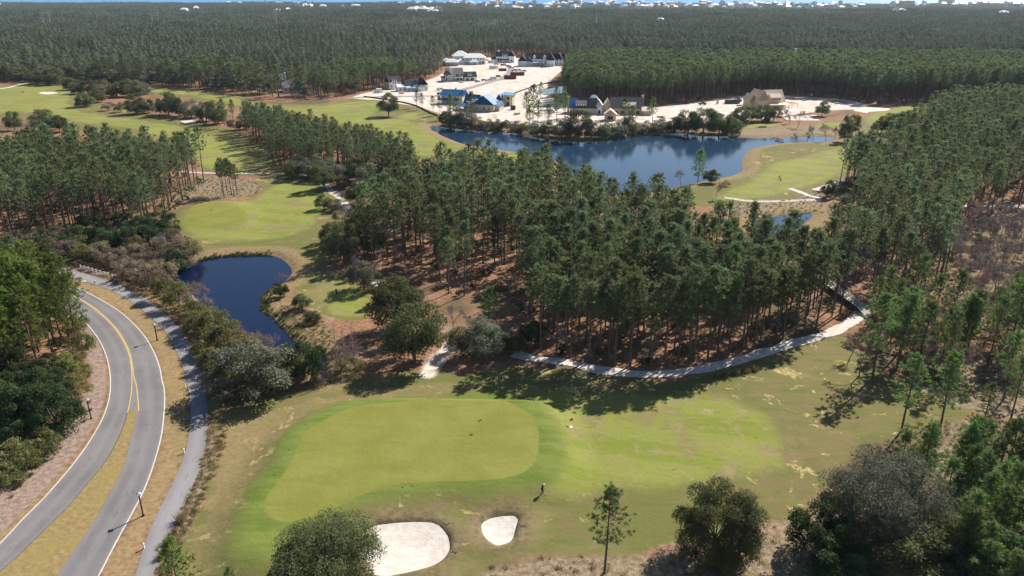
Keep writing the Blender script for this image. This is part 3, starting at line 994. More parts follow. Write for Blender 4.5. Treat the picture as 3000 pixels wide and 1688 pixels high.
def pine_parts(seed, H=19.0, crown=0.45, RM=2.9, nb=40, nt=4, nn=12, nl=0.62, nw=0.085, r0=0.20, sparse=0.0, lean=0.03, dead=4):
    rg = np.random.default_rng(seed)
    T = trunk_line(rg, H * 0.985, lean)
    zz = T[:, 2] / H
    rad = r0 * (1 - 0.85 * zz ** 1.2) + 0.02
    wood = [sticks(T[:-1], T[1:], rad[:-1], rad[1:], 7)]
    C, D, L, W = [], [], [], []
    A, B = [], []
    z0 = H * (1 - crown)
    for i in range(nb + dead):
        isdead = i >= nb
        t = (i + rg.uniform(0, 1)) / nb if not isdead else rg.uniform(-0.45, 0.0)
        z = z0 + (H - z0) * t * 0.985
        base = np.array([np.interp(z, T[:, 2], T[:, 0]), np.interp(z, T[:, 2], T[:, 1]), z])
        az = i * 2.399 + rg.uniform(-0.5, 0.5)
        prof = min(1.0, 0.5 + 1.7 * max(t, 0)) * (1.0 - 0.80 * max(t, 0) ** 2.5) * rg.uniform(0.6, 1.2)
        ln = RM * prof + 0.25
        if isdead:
            ln = RM * rg.uniform(0.2, 0.5)
        el = R(8 + 52 * max(t, 0) ** 1.3 + rg.uniform(-12, 12)) if not isdead else R(rg.uniform(-15, 15))
        d = np.array([math.cos(az) * math.cos(el), math.sin(az) * math.cos(el), math.sin(el)])
        tip = base + d * ln + np.array([0, 0, 0.14 * ln])
        mid = base + d * ln * 0.55
        A += [base, mid]
        B += [mid, tip]
        if isdead or rg.uniform() < sparse:
            continue
        for s in np.linspace(0.42, 1.0, nt):
            p = base + (tip - base) * s + rg.normal(0, 0.10 * ln + 0.08, 3) * (0.9 if s < 1 else 0.3)
            up = unit(d * 0.45 + np.array([0, 0, 0.85]) + rg.normal(0, 0.15, 3))
            v = unit(up[None] * 0.75 + rand_dirs(rg, nn) * 0.95)
            k = nn
            C.append(np.repeat(p[None], k, 0) - v * 0.05)
            D.append(v)
            L.append(rg.uniform(0.6, 1.15, k) * nl)
            W.append(np.full(k, nw))
    # leader
    p = T[-1]
    v = unit(np.array([0, 0, 1.0])[None] * 0.9 + rand_dirs(rg, nn * 2) * 0.8)
    C.append(np.repeat(p[None], nn * 2, 0))
    D.append(v)
    L.append(rg.uniform(0.6, 1.1, nn * 2) * nl)
    W.append(np.full(nn * 2, nw))
    A, B = np.array(A), np.array(B)
    wood.append(sticks(A, B, np.full(len(A), 0.045 * r0 / 0.2), np.full(len(A), 0.018 * r0 / 0.2), 3))
    return join(wood), blades(np.concatenate(C), np.concatenate(D), np.concatenate(L), np.concatenate(W), rg)


def grow_limbs(rg, start, d0, L0, r0, depth, spread, nchild, up=0.25, shrink=0.68):
    """Recursive branching; returns sticks arrays and tips."""
    A, B, ra, rb, tips = [], [], [], [], []
    stack = [(np.array(start, float), np.array(d0, float), L0, r0, depth)]
    while stack:
        p, d, L, r, k = stack.pop()
        q = p + d * L * 0.5 + rg.normal(0, 0.04 * L, 3)
        d2 = unit(d + rg.normal(0, 0.15, 3) + np.array([0, 0, up * 0.3]))
        e = q + d2 * L * 0.5
        A += [p, q]
        B += [q, e]
        ra += [r, r * 0.82]
        rb += [r * 0.82, r * 0.62]
        if k == 0:
            tips.append(e)
            continue
        for c in range(nchild):
            nd = unit(d2 + rand_dirs(rg, 1)[0] * spread + np.array([0, 0, up]))
            st = e if c else e
            if rg.uniform() < 0.35:
                st = q + (e - q) * rg.uniform(0, 1)
            stack.append((st, nd, L * shrink * rg.uniform(0.75, 1.15), r * 0.62, k - 1))
    return np.array(A), np.array(B), np.array(ra), np.array(rb), np.array(tips)


def oak_parts(seed, H=10.0, RC=6.0, n=6000, leaf=0.17, skirt=0.25, lobes=34, trunk=0.34, gappy=0.0, flat_=0.62, low=0.6):
    """Spreading evergreen: limbs carry lobes of small leaves; outline uneven, gaps between lobes."""
    rg = np.random.default_rng(seed)
    A, B, ra, rb, tips = grow_limbs(rg, (0, 0, H * 0.16), (rg.normal(0, .1), rg.normal(0, .1), 1), H * 0.17, trunk * 0.75, 3, 0.95, 3, 0.1, 0.85)
    wood = [sticks(np.array([[0, 0, -0.2]]), np.array([[0, 0, H * 0.17]]), [trunk], [trunk * 0.8], 8), sticks(A, B, ra, rb, 4)]
    zc, zr = H * (skirt + (1 - skirt) * 0.42), H * (1 - skirt) * 0.58
    dirs = rand_dirs(rg, lobes)
    dirs[:, 2] = np.abs(dirs[:, 2]) * (1.0 + low * 0.6) - low
    dirs = unit(dirs)
    rr = rg.uniform(0.5, 1.05, lobes) ** 0.6
    LC = np.column_stack([dirs[:, 0] * RC * 0.86 * rr, dirs[:, 1] * RC * 0.86 * rr, zc + dirs[:, 2] * zr * 0.88 * rr])
    LR = RC * rg.uniform(0.15, 0.36, lobes)
    w = LR ** 2 / (LR ** 2).sum()
    pick = rg.choice(lobes, n, p=w)
    v = rand_dirs(rg, n)
    v[:, 2] = np.where(v[:, 2] < -0.3, -v[:, 2], v[:, 2])
    rad = LR[pick] * (0.55 + 0.5 * rg.uniform(0, 1, n) ** 0.7 + rg.normal(0, 0.05, n))
    Cc = LC[pick] + v * rad[:, None] * np.array([1, 1, flat_ + 0.15])
    Cc += rg.normal(0, leaf * 0.8, Cc.shape)
    Cc[:, 2] = np.maximum(Cc[:, 2], 0.25)
    if gappy > 0:
        ph = rg.uniform(0, 6.28, 3)
        gate = np.sin(Cc[:, 0] * 1.7 + ph[0]) * np.sin(Cc[:, 1] * 1.9 + ph[1]) * np.sin(Cc[:, 2] * 2.1 + ph[2])
        Cc, v = Cc[gate < 1 - gappy], v[gate < 1 - gappy]
    nr = unit(v * 0.7 + rand_dirs(rg, len(Cc)) * 0.9 + np.array([0, 0, 0.25]))
    # limbs out to the lobes
    k = min(lobes, 26)
    T0 = np.repeat(np.array([[0, 0, H * 0.22]]), k, 0) + rg.normal(0, 0.25, (k, 3))
    m = T0 * 0.45 + LC[:k] * 0.55 + np.array([0, 0, 0.4])
    wood += [sticks(T0, m, np.full(k, trunk * 0.34), np.full(k, trunk * 0.2), 4), sticks(m, LC[:k], np.full(k, trunk * 0.2), np.full(k, trunk * 0.07), 4)]
    return join(wood), leaves(Cc, nr, leaf * rg.uniform(0.7, 1.25, len(Cc)), rg)


def bare_parts(seed, H=9.0, spread=0.75, depth=5, cone=False, trunk=0.13):
    """Leafless tree: trunk and limbs, and a crown of fine twigs."""
    rg = np.random.default_rng(seed)
    if cone:
        T = trunk_line(rg, H, 0.02)
        wood = sticks(T[:-1], T[1:], trunk * (1 - T[:-1, 2] / H * 0.9), trunk * (1 - T[1:, 2] / H * 0.9), 6)
        A, B, ra, rb = [], [], [], []
        for i in range(95):
            t = (i + rg.uniform()) / 95
            z = H * (0.10 + 0.89 * t)
            az = i * 2.4 + rg.uniform(-.4, .4)
            ln = (0.25 + 1.9 * (1 - t) ** 0.8) * rg.uniform(0.6, 1.15) * H / 11
            d = np.array([math.cos(az), math.sin(az), rg.uniform(0.25, 0.8)])
            a0 = np.array([np.interp(z, T[:, 2], T[:, 0]), np.interp(z, T[:, 2], T[:, 1]), z])
            e = a0 + d * ln
            A.append(a0); B.append(e); ra.append(0.03); rb.append(0.014)
            for _ in range(8):
                s = rg.uniform(0.25, 1)
                p = a0 + d * ln * s
                A.append(p); B.append(p + unit(d + rg.normal(0, 0.8, 3)) * ln * rg.uniform(0.2, 0.45)); ra.append(0.016); rb.append(0.008)
        return wood, sticks(np.array(A), np.array(B), np.array(ra), np.array(rb), 3)
    A, B, ra, rb, tips = grow_limbs(rg, (0, 0, 0), (rg.normal(0, .08), rg.normal(0, .08), 1), H * 0.27, trunk, depth, spread, 3, 0.22, 0.72)
    big = ra > trunk * 0.18
    n = len(tips)
    k = 4
    P = np.repeat(tips, k, 0)
    Q = P + unit(rand_dirs(rg, n * k) + np.array([0, 0, 0.5])) * rg.uniform(0.25, 0.7, (n * k, 1)) * H / 9
    tw = sticks(P, Q, np.full(n * k, 0.014), np.full(n * k, 0.007), 3)
    fine = sticks(A[~big], B[~big], np.maximum(ra[~big], 0.012), np.maximum(rb[~big], 0.01), 3)
    return sticks(A[big], B[big], ra[big], rb[big], 5), join([fine, tw])


def tuft_parts(seed, H=0.9, n=90, w=0.03, spread=0.5):
    rg = np.random.default_rng(seed)
    b = np.column_stack([rg.normal(0, 0.12, (n, 2)) * spread * 2, np.zeros(n)])
    d = unit(np.column_stack([rg.normal(0, spread, (n, 2)), np.full(n, 1.0)]))
    return blades(b, d, rg.uniform(0.6, 1.1, n) * H, np.full(n, w), rg)


CACHE = {}


def proto(kind, v, part_names, parts, mats, smooth_=()):
    me = []
    for nm, (V, F), m in zip(part_names, parts, mats):
        x = np_mesh(nm, V, F, m)
        me.append((nm, x))
    CACHE.setdefault(kind, []).append(me)


for v in range(7):
    proto('pine', v, ('trunk', 'crown'), pine_parts(100 + v, 19.0, 0.42 + 0.03 * (v % 4), 2.95 + 0.3 * (v % 3), 46, 4, 15, 0.80, 0.125), (M['bark'], M['pine']))
for v in range(5):
    proto('road_pine', v, ('trunk', 'crown'), pine_parts(150 + v, 17.0, 0.70, 3.9, 74, 5, 15, 0.66, 0.10, 0.2), (M['bark'], M['road_pine']))
for v in range(5):
    proto('young_pine', v, ('trunk', 'crown'), pine_parts(200 + v, 7.5, 0.80, 1.75, 34, 4, 17, 0.60, 0.075, 0.085, 0, 0.04, 1), (M['bark'], M['young_pine']))
for v in range(3):
    proto('open_pine', v, ('trunk', 'crown'), pine_parts(230 + v, 14.0, 0.64, 3.4, 52, 4, 24, 0.62, 0.08, 0.17, 0.04, 0.05, 7), (M['bark'], M['young_pine']))
for v in range(4):
    proto('oak', v, ('trunk', 'crown'), oak_parts(300 + v, 10, 6, 11000, 0.215, 0.04, 46, 0.34, 0.25), (M['oak_bark'], M['oak']))
for v in range(4):
    proto('low_oak', v, ('trunk', 'crown'), oak_parts(310 + v, 10, 6, 11000, 0.22, 0.0, 50, 0.34, 0.2, 0.75, 0.95), (M['oak_bark'], M['oak']))
for v in range(3):
    proto('low_grey_oak', v, ('trunk', 'crown'), oak_parts(316 + v, 10, 6, 11000, 0.22, 0.0, 50, 0.34, 0.3, 0.75, 0.95), (M['oak_bark'], M['oak_grey']))
for v in range(3):
    proto('grey_oak', v, ('trunk', 'crown'), oak_parts(320 + v, 10, 6, 10000, 0.205, 0.04, 46, 0.3, 0.3), (M['oak_bark'], M['oak_grey']))
proto('big_oak', 0, ('trunk', 'crown'), oak_parts(346, 9.5, 7.6, 58000, 0.14, 0.02, 84, 0.40, 0.24, 0.65, 0.8), (M['oak_bark'], M['oak']))
proto('big_oak', 1, ('trunk', 'crown'), oak_parts(347, 12.5, 6.4, 58000, 0.135, 0.02, 84, 0.38, 0.24, 0.7, 0.8), (M['oak_bark'], M['oak']))
proto('big_oak', 2, ('trunk', 'crown'), oak_parts(342, 13.5, 8.6, 76000, 0.135, 0.0, 96, 0.42, 0.28, 0.75, 0.85), (M['oak_bark'], M['oak_silver']))
for v in range(2):
    proto('evergreen', v, ('trunk', 'crown'), oak_parts(350 + v, 9, 4.0, 11000, 0.16, 0.04, 30, 0.22, 0.25, 1.0), (M['oak_bark'], M['evergreen']))
for v in range(4):
    proto('shrub', v, ('stem', 'foliage'), oak_parts(360 + v, 5, 4.0, 4200, 0.17, 0.03, 26, 0.10, 0.35, 0.8), (M['oak_bark'], M['olive_shrub']))
for v in range(4):
    proto('brown_shrub', v, ('stem', 'foliage'), oak_parts(380 + v, 5, 4.0, 4200, 0.15, 0.03, 26, 0.10, 0.45, 0.8), (M['bare_bark'], M['brown_shrub']))
for v in range(5):
    proto('bare', v, ('trunk', 'crown'), bare_parts(400 + v, 9.0, 0.8, 5), (M['bare_bark'], M['bare_bark']))
for v in range(3):
    proto('pink_bare', v, ('trunk', 'crown'), bare_parts(420 + v, 9.0, 0.8, 5), (M['bare_bark'], M['pink_bark']))
for v in range(2):
    proto('cone_bare', v, ('trunk', 'crown'), bare_parts(440 + v, 11.5, cone=True), (M['bare_bark'], M['pink_bark']))
for v in range(2):
    rg = np.random.default_rng(460 + v)
    proto('tuft', v, ('blades',), [tuft_parts(460 + v, 1.0, 170, 0.035, 0.55)], (M['dry_grass'],))

NOMINAL = {'pine': 19.0, 'road_pine': 17.0, 'young_pine': 7.5, 'open_pine': 14.0, 'oak': (10, 6), 'grey_oak': (10, 6), 'low_oak': (10, 6), 'low_grey_oak': (10, 6), 'evergreen': (9, 4), 'shrub': (5, 4),
           'brown_shrub': (5, 4), 'bare': 9.0, 'pink_bare': 9.0, 'cone_bare': 11.5, 'tuft': 1.0}
OBJNAME = {'pine': 'pine_tree', 'road_pine': 'pine_tree', 'young_pine': 'young_pine_tree', 'open_pine': 'pine_tree', 'oak': 'oak_tree', 'grey_oak': 'oak_tree', 'low_oak': 'oak_tree', 'low_grey_oak': 'oak_tree',
           'big_oak': 'oak_tree', 'evergreen': 'evergreen_tree', 'shrub': 'shrub', 'brown_shrub': 'shrub', 'bare': 'bare_tree', 'pink_bare': 'bare_tree', 'cone_bare': 'bare_tree', 'tuft': 'grass_clump'}
CATNAME = {'young_pine': 'young pine', 'shrub': 'shrub', 'brown_shrub': 'shrub', 'tuft': 'grass clump'}
RG = np.random.default_rng(7)
TREE_AT = []


def plant(kind, x, y, H=None, RC=None, label=None, group=None, v=None, rz=None):
    """One tree or shrub as a thing of its own: an empty at its foot, its trunk and crown as parts."""
    protos = CACHE[kind]
    v = int(RG.integers(len(protos))) if v is None else v
    nom = NOMINAL.get(kind)
    if kind == 'big_oak':
        sx = sz = H or 1.0
    elif isinstance(nom, tuple):
        sz = (H or nom[0]) / nom[0]
        sx = (RC or nom[1] * sz) / nom[1]
    else:
        sz = (H or nom) / nom
        sx = sz if RC is None else RC
    if kind == 'tuft':
        o = link('grass_clump', protos[v][0][1], None, (x, y, zat(x, y) - 0.03), RG.uniform(0, 6.28) if rz is None else rz)
        o.scale = (sx, sx, sz)
        return tag(o, label, 'grass clump', group)
    cat = CATNAME.get(kind) or OBJNAME[kind].replace('_', ' ')
    o = thing(OBJNAME[kind], label, cat, (x, y, zat(x, y) - 0.05), RG.uniform(0, 6.28) if rz is None else rz, group)
    o.scale = (sx, sx, sz)
    for nm, me in protos[v]:
        link(nm, me, o)
    TREE_AT.append((x, y))
    return o


ORD = ("first second third fourth fifth sixth seventh eighth ninth tenth eleventh twelfth thirteenth fourteenth fifteenth sixteenth seventeenth eighteenth nineteenth twentieth "
       "twenty-first twenty-second twenty-third twenty-fourth twenty-fifth twenty-sixth twenty-seventh twenty-eighth twenty-ninth thirtieth thirty-first thirty-second").split()

# ------------------------------------------------------------------ woods: where trees stand
def poisson(pg, spacing, seed, jitter=0.42):
    """Jittered hexagonal sowing inside an outline."""
    rg = np.random.default_rng(seed)
    pg = np.array(pg)
    lo, hi = pg.min(0), pg.max(0)
    nx, ny = int((hi[0] - lo[0]) / spacing) + 2, int((hi[1] - lo[1]) / (spacing * 0.87)) + 2
    gx, gy = np.meshgrid(np.arange(nx), np.arange(ny))
    P = np.stack([(lo[0] + (gx + 0.5 * (gy % 2)) * spacing).ravel(), (lo[1] + gy * spacing * 0.87).ravel()], 1)
    P += rg.uniform(-jitter, jitter, P.shape) * spacing
    return P[sdf(P, pg, 5.0) < 0]


def in_view(P, pad=0.10, extra=12.0):
    return np.abs(P[:, 0]) < (0.66 + pad) * (P[:, 1] * 0.93 + 26) + extra


KEEP_LINES = ((TRAIL_B, 2.0), (TRAIL_C, 2.2), (CART_A, 2.0), (CART_E, 2.5), (CART_F, 2.2))
KEEP_POLYS = ((POND, 1.5), (LAKE, 1.5), (SMALL_POND, 1.5), (SITE_POND, 1), (FOREST_POOL, 1), (APRON, 1), (MID_FAIR, 0), (MIDDLE_FAIR, 1), (LEFT_FAIR, 1), (TEE, 2), (PENINSULA_FAIR, 1), (FAR_FAIR, 1))
BOARDWALK = line("2166,781 2100,736 2020,690", 1)


def clear(P):
    ok = np.ones(len(P), bool)
    for ln, w in KEEP_LINES + ((BOARDWALK, 3.0), (TRAIL_A, 3.0)):
        ok &= linedist(P, ln, w, 6) > 0
    for pg, w in KEEP_POLYS:
        ok &= sdf(P, pg, 6) > w
    rl = np.array(ROAD_L + MED_L)
    ok &= sdf(P, np.array(list(PATH_R) + list(ROAD_L)[::-1]), 6) > 2.0
    return P[ok]


WOOD_C = poly("880,645 905,590 950,560 1010,522 1100,490 1180,483 1260,485 1350,495 1450,528 1500,552 1570,574 1640,598 1750,645 1850,668 1940,702 2000,705 2040,705 2080,735 2140,785 2120,808 2060,826 2000,845 1920,869 1840,892 1760,910 1680,918 1600,917 1520,908 1440,892 1370,880 1330,850 1300,800 1260,770 1180,760 1120,740 1090,700 1060,680 960,660 900,668")
WOOD_C_GAP = poly("1130,735 1120,700 1165,675 1240,672 1310,690 1345,735 1360,800 1320,820 1250,790 1180,765")
WOOD_C_GAP2 = poly("1165,560 1230,548 1320,560 1330,585 1240,595 1170,585")
WOOD_L = poly("-260,622 0,614 120,604 250,598 370,602 425,572 445,528 490,482 516,455 505,446 440,440 340,436 200,434 60,430 -260,430")
WOOD_ROAD = poly("-220,1060 -60,1000 0,960 60,945 120,925 175,898 212,866 205,838 168,802 120,768 60,745 -40,735 -220,738")
WOOD_STRIP = poly("612,332 650,322 720,338 790,358 870,385 960,408 1030,432 1050,470 1000,478 920,470 860,440 800,440 740,428 700,425 690,425 665,385")
WOOD_R = poly("2040,695 2060,655 2100,625 2140,590 2150,540 2140,495 2112,484 2128,452 2180,434 2240,400 2290,357 2330,320 2380,298 2450,287 2700,282 3100,282 3100,530 2600,540 2450,548 2400,585 2380,640 2390,700 2350,750 2280,770 2200,770 2130,725 2075,690")
WOOD_RS = poly("2180,800 2300,780 2420,790 2600,850 2850,900 2850,1050 2600,1040 2480,1005 2400,985 2300,950 2230,930 2190,880")
WOOD_YOUNG = poly("2220,1235 2290,1205 2380,1198 2480,1188 2600,1178 2850,1172 3000,1560 2480,1560 2400,1495 2375,1410 2372,1310 2335,1255")
WOOD_SITE = poly("1412,262 1440,264 1530,264 1640,266 1750,255 1880,238 1990,241 2100,247 2190,262 2350,259 2450,255 3400,258 3400,188 2300,186 1800,185 1500,185 1444,188 1424,204 1416,232")
FAR_WOOD = poly("-1500,200 -100,203 0,206 160,208 370,214 460,222 560,229 690,246 860,247 1000,225 1040,209 1100,190 1136,163 1141,147 1300,142 1446,146 1452,157 2000,157 4200,154 4200,1 -1500,1")
SWAMP = poly("2400,565 2480,548 2900,545 2900,850 2560,830 2440,790 2395,720 2385,640")
COPSE_L = poly("0,345 40,338 110,338 165,332 150,318 60,318 0,330")

HOUSES_IN_WOODS = [(223, 100), (262, 107), (76, 108), (73, 78), (232, 147), (396, 193), (432, 190), (556, 200), (580, 203), (690, 222), (735, 230), (40, 165)]
HOUSE_PTS = np.array([gp(*p) for p in HOUSES_IN_WOODS])


def away_from_houses(P, r=10.0):
    ok = np.ones(len(P), bool)
    for h in HOUSE_PTS:
        dx = P - h
        ok &= ~((np.abs(dx[:, 0]) < r) & (dx[:, 1] < r * 0.9) & (dx[:, 1] > -(62 if h[1] > 700 else 27)))
    return P[ok]


# hand-placed trees and shrubs -------------------------------------------------
def P_(x, y):
    return gp(x, y)


def row(kind_items, group, fmt, key=lambda it: it[1]):
    """Trees of one row, named by their place in it, counted from a landmark."""
    for i, it in enumerate(sorted(kind_items, key=key)):
        k, x, y, H, RC = it[:5]
        X, Y = gp(x, y)
        plant(k, X, Y, H, RC, fmt.format(n=ORD[i], **({'look': it[5]} if len(it) > 5 else {})), group)


X, Y = gp(832, 1462); plant('big_oak', X, Y, 0.88, None, "dense dark green oak beside the larger sand bunker, cut by the frame edge", None, 0)
X, Y = gp(1795, 1400); plant('big_oak', X, Y, 0.88, None, "round dark oak standing alone on the dry grass beyond the single pine", None, 1)
X, Y = gp(2205, 1352); plant('big_oak', X, Y, 0.89, None, "huge silvery grey oak in front of the young pine stand", None, 2)
X, Y = gp(2050, 1385); plant('evergreen', X, Y, 8.5, 4.0, "dark glossy evergreen at the foot of the huge silvery oak", None, 0)
X, Y = gp(2300, 1449); plant('oak', X, Y, 7.5, 5.5, "shaded low oak between the silvery oak and the frame edge", None, 1)
X, Y = gp(1519.6, 1442); plant('open_pine', X, Y, 12.6, None, "single slim pine with an airy crown standing alone on dry grass", None, 0, 0.6)
X, Y = gp(468, 1570); plant('road_pine', X, Y, 12.0, 0.68, "bright green pine top beside the cycle path at the frame edge", None, 1)
X, Y = gp(585, 1500); plant('young_pine', X, Y, 4.2, None, "tiny young pine tip between the pine top and the bunker oak", None)

for args in (
        ('oak', 1043, 908, 12.5, 6.8, "broad oak with its forked trunk showing beside the white sand trail"),
        ('oak', 1005, 835, 12.5, 7.0, "tall oak close behind the broad oak by the sand trail"),
        ('grey_oak', 915, 728, 7.5, 4.6, "grey-green oak at the edge of the small tee lawn"),
        ('oak', 865, 655, 11.0, 4.6, "dark tall oak at the corner of the wood above the tee lawn"),
        ('oak', 832, 625, 8.0, 3.2, "narrow dark oak left of the dark corner oak above the tee"),
        ('grey_oak', 1215, 893, 7.6, 5.2, "grey leaved oak right of the white sand trail"),
        ('olive', 1160, 888, 5.8, 3.4, "olive green shrub between the sand trail and the grey oak"),
        ('evergreen', 1335, 872, 6.5, 2.6, "dark cone-shaped evergreen at the wood edge behind the grey oak"),
        ('young_pine', 1228, 822, 9.0, None, "short bushy pine in the gap of the wood behind the grey oak"),
        ('oak', 1290, 885, 4.8, 3.0, "low dark oak just above the start of the long sandy path"),
        ('oak', 977.6, 293, 13.5, 6.6, "lone round oak on the fairway edge before the building site"),
        ('evergreen', 706, 747, 4.0, 2.0, "small dark egg-shaped evergreen on the tip of the pond bank"),
        ('oak', 762, 778, 3.8, 2.3, "small leaning oak on the tussocky pond bank below the tee lawn"),
        ('oak', 787, 812, 3.2, 2.0, "smaller oak beside the leaning oak on the tussocky bank"),
        ('young_pine', 1755, 457, 12.5, None, "dark pine on the near shore of the big lake beside a round oak"),
        ('oak', 1787, 463, 5.5, 3.4, "round oak beside the dark pine on the near lake shore"),
        ('oak', 2250, 338, 11.5, 8.5, "wide round oak at the edge of the pine wood beyond the peninsula fairway"),
        ('oak', 2215, 336, 9.0, 5.5, "smaller round oak touching the wide oak beyond the peninsula"),
        ('evergreen', 1926, 316, 7.5, 2.3, "small cone-shaped tree on the thin lawn strip across the lake"),
        ('oak', 2066, 293, 9.5, 4.0, "oak standing in the island of the white sand waste"),
        ('oak', 2122, 357, 13.5, 3.6, "dark upright oak on the bank at the far end of the lake"),
        ('oak', 2143, 340, 11.0, 3.8, "oak behind the dark upright oak at the lake end"),
        ('oak', 2080, 498, 6.5, 2.6, "small dark oak at the bend of the sandy cart path on the right"),
        ('grey_oak', 2140, 470, 4.0, 4.5, "wide low grey oak bush beside the right cart path"),
        ('oak', 120, 327, 11.5, 7.5, "big round oak in the copse beyond the left pine wood"),
        ('oak', 150, 332, 8.5, 5.0, "smaller oak against the big round oak in the left copse"),
        ('oak', 38, 328, 10.5, 4.5, "dark oak at the outer end of the left copse"),
        ('evergreen', 152, 1098, 10.5, 4.6, "dense glossy evergreen beside the roadside mulch and lamp post"),
        ('evergreen', 105, 1060, 9.5, 4.0, "glossy evergreen hidden behind the dense one by the mulch"),
        ('evergreen', 40, 1085, 9.0, 4.6, "dark evergreen below the roadside pines at the frame edge"),
        ('shrub', 207, 893, 5.0, 3.0, "sunlit yellow-green shrub at the inner bend of the road"),
        ('shrub', 190, 845, 4.6, 3.0, "green shrub behind the sunlit shrub at the inner road bend"),
        ('shrub', 178, 935, 4.0, 2.8, "low shrub between the sunlit shrub and the glossy evergreen"),
        ('shrub', 68, 1185, 3.6, 3.0, "rounded shrub on the upper mulch bank below the evergreens"),
        ('shrub', 25, 1215, 3.2, 2.8, "rounded shrub at the lower end of the mulch bank"),
        ('shrub', 20, 1150, 4.0, 3.2, "olive shrub behind the rounded shrubs of the mulch bank"),
        ('pine_low', 20, 1060, 9.0, None, "bright pine crown rising at the frame edge below the roadside wood"),
        ('evergreen', 60, 962, 6.5, 4.0, "dark evergreen under the roadside pines, topmost of those at the frame edge"),
        ('evergreen', 118, 968, 6.0, 3.8, "dark evergreen under the pine trunks straight across from the yellow lines"),
        ('shrub', 152, 955, 5.0, 3.6, "leafy shrub beneath the front roadside pines, left of the low shrub"),
        ('shrub', 205, 958, 3.6, 2.6, "leafy shrub nearest the mulch beside the roadside pines"),
        ('evergreen', 62, 1030, 7.5, 4.2, "dark evergreen behind the frame-edge pine crown by the road"),
        ('evergreen', 140, 1020, 7.0, 4.0, "dark evergreen directly above the dense glossy one"),
        ('shrub', 190, 1002, 4.6, 3.2, "leafy shrub above the glossy evergreen, beside the mulch"),
        ('evergreen', 80, 1125, 6.0, 4.0, "dark evergreen below the hidden glossy one on the mulch bank"),
        ('shrub', 118, 1140, 4.0, 3.2, "shrub on the mulch bank at the foot of the glossy evergreen"),
        ('shrub', 38, 1180, 4.6, 3.6, "olive shrub between the two rounded ones of the mulch bank"),
        ('low_oak', 2400, 1440, 8.0, 5.5, "dark low oak under the young pines near the frame corner"),
        ('evergreen', 2480, 1480, 7.5, 5.0, "dark evergreen in the frame corner below the young pines"),
        ('evergreen', 2110, 1440, 5.0, 4.2, "dark low evergreen in the shade below the silvery oak"),
        ('brown_shrub', 1825, 472, 2.2, 1.8, "brown waterside shrub beyond the round oak on the near shore")):
    k, x, y, H, RC, lb = args
    k = {'olive': 'shrub', 'pine_low': 'road_pine'}.get(k, k)
    X, Y = gp(x, y)
    plant(k, X, Y, H, RC, lb)

for args in (
        ('pink_bare', 713, 712, 4.6, "small bare tree on the pond bank above the egg-shaped evergreen"),
        ('cone_bare', 850, 942, 11.5, "tall bare cone-shaped tree at the pond outlet"),
        ('cone_bare', 893, 938, 11.0, "bare cone-shaped tree right of the tallest one at the outlet"),
        ('cone_bare', 868, 925, 9.0, "shorter bare cone tree between the two at the pond outlet"),
        ('pink_bare', 1002, 672, 8.5, "bare pinkish dome-shaped tree in the gap beside the dark corner oak"),
        ('pink_bare', 962, 675, 7.5, "bare pinkish tree left of the dome-shaped one"),
        ('bare', 1141, 838, 8.0, "pale bare tree with twisted limbs behind the sand trail"),
        ('bare', 1182, 830, 5.5, "low bare tree right of the twisted one behind the sand trail"),
        ('bare', 1410, 870, 6.5, "bare grey tree inside the front of the centre wood"),
        ('pink_bare', 2160, 948, 10.5, "tall bare tree at the right edge of the practice lawn"),
        ('pink_bare', 2135, 905, 7.5, "reddish bare tree where the long sandy path meets the wood"),
        ('bare', 1643, 472, 7.0, "bare tree on the near lake shore left of the dark pine"),
        ('bare', 1712, 465, 8.0, "bare tree on the near lake shore closest to the dark pine"),
        ('pink_bare', 2006, 321, 13.0, "tall bare tree on the brown bank across the lake"),
        ('bare', 2076, 354, 11.5, "bare tree at the far tip of the lake"),
        ('bare', 2100, 350, 9.5, "bare tree between the lake tip and the upright oak"),
        ('bare', 1800, 502, 7.5, "bare bushy tree beside the start of the grey cart path"),
        ('pink_bare', 75, 335, 8.5, "bare pinkish tree in front of the left copse"),
        ('pink_bare', 118, 440, 8.0, "bare pinkish crown rising amid the left pine wood"),
        ('pink_bare', 90, 465, 8.5, "second bare pinkish crown amid the left pine wood"),
        ('bare', 420, 655, 10.5, "tall vine-draped dead tree between the left wood and the pond")):
    k, x, y, H, lb = args
    X, Y = gp(x, y)
    plant(k, X, Y, H, None, lb)

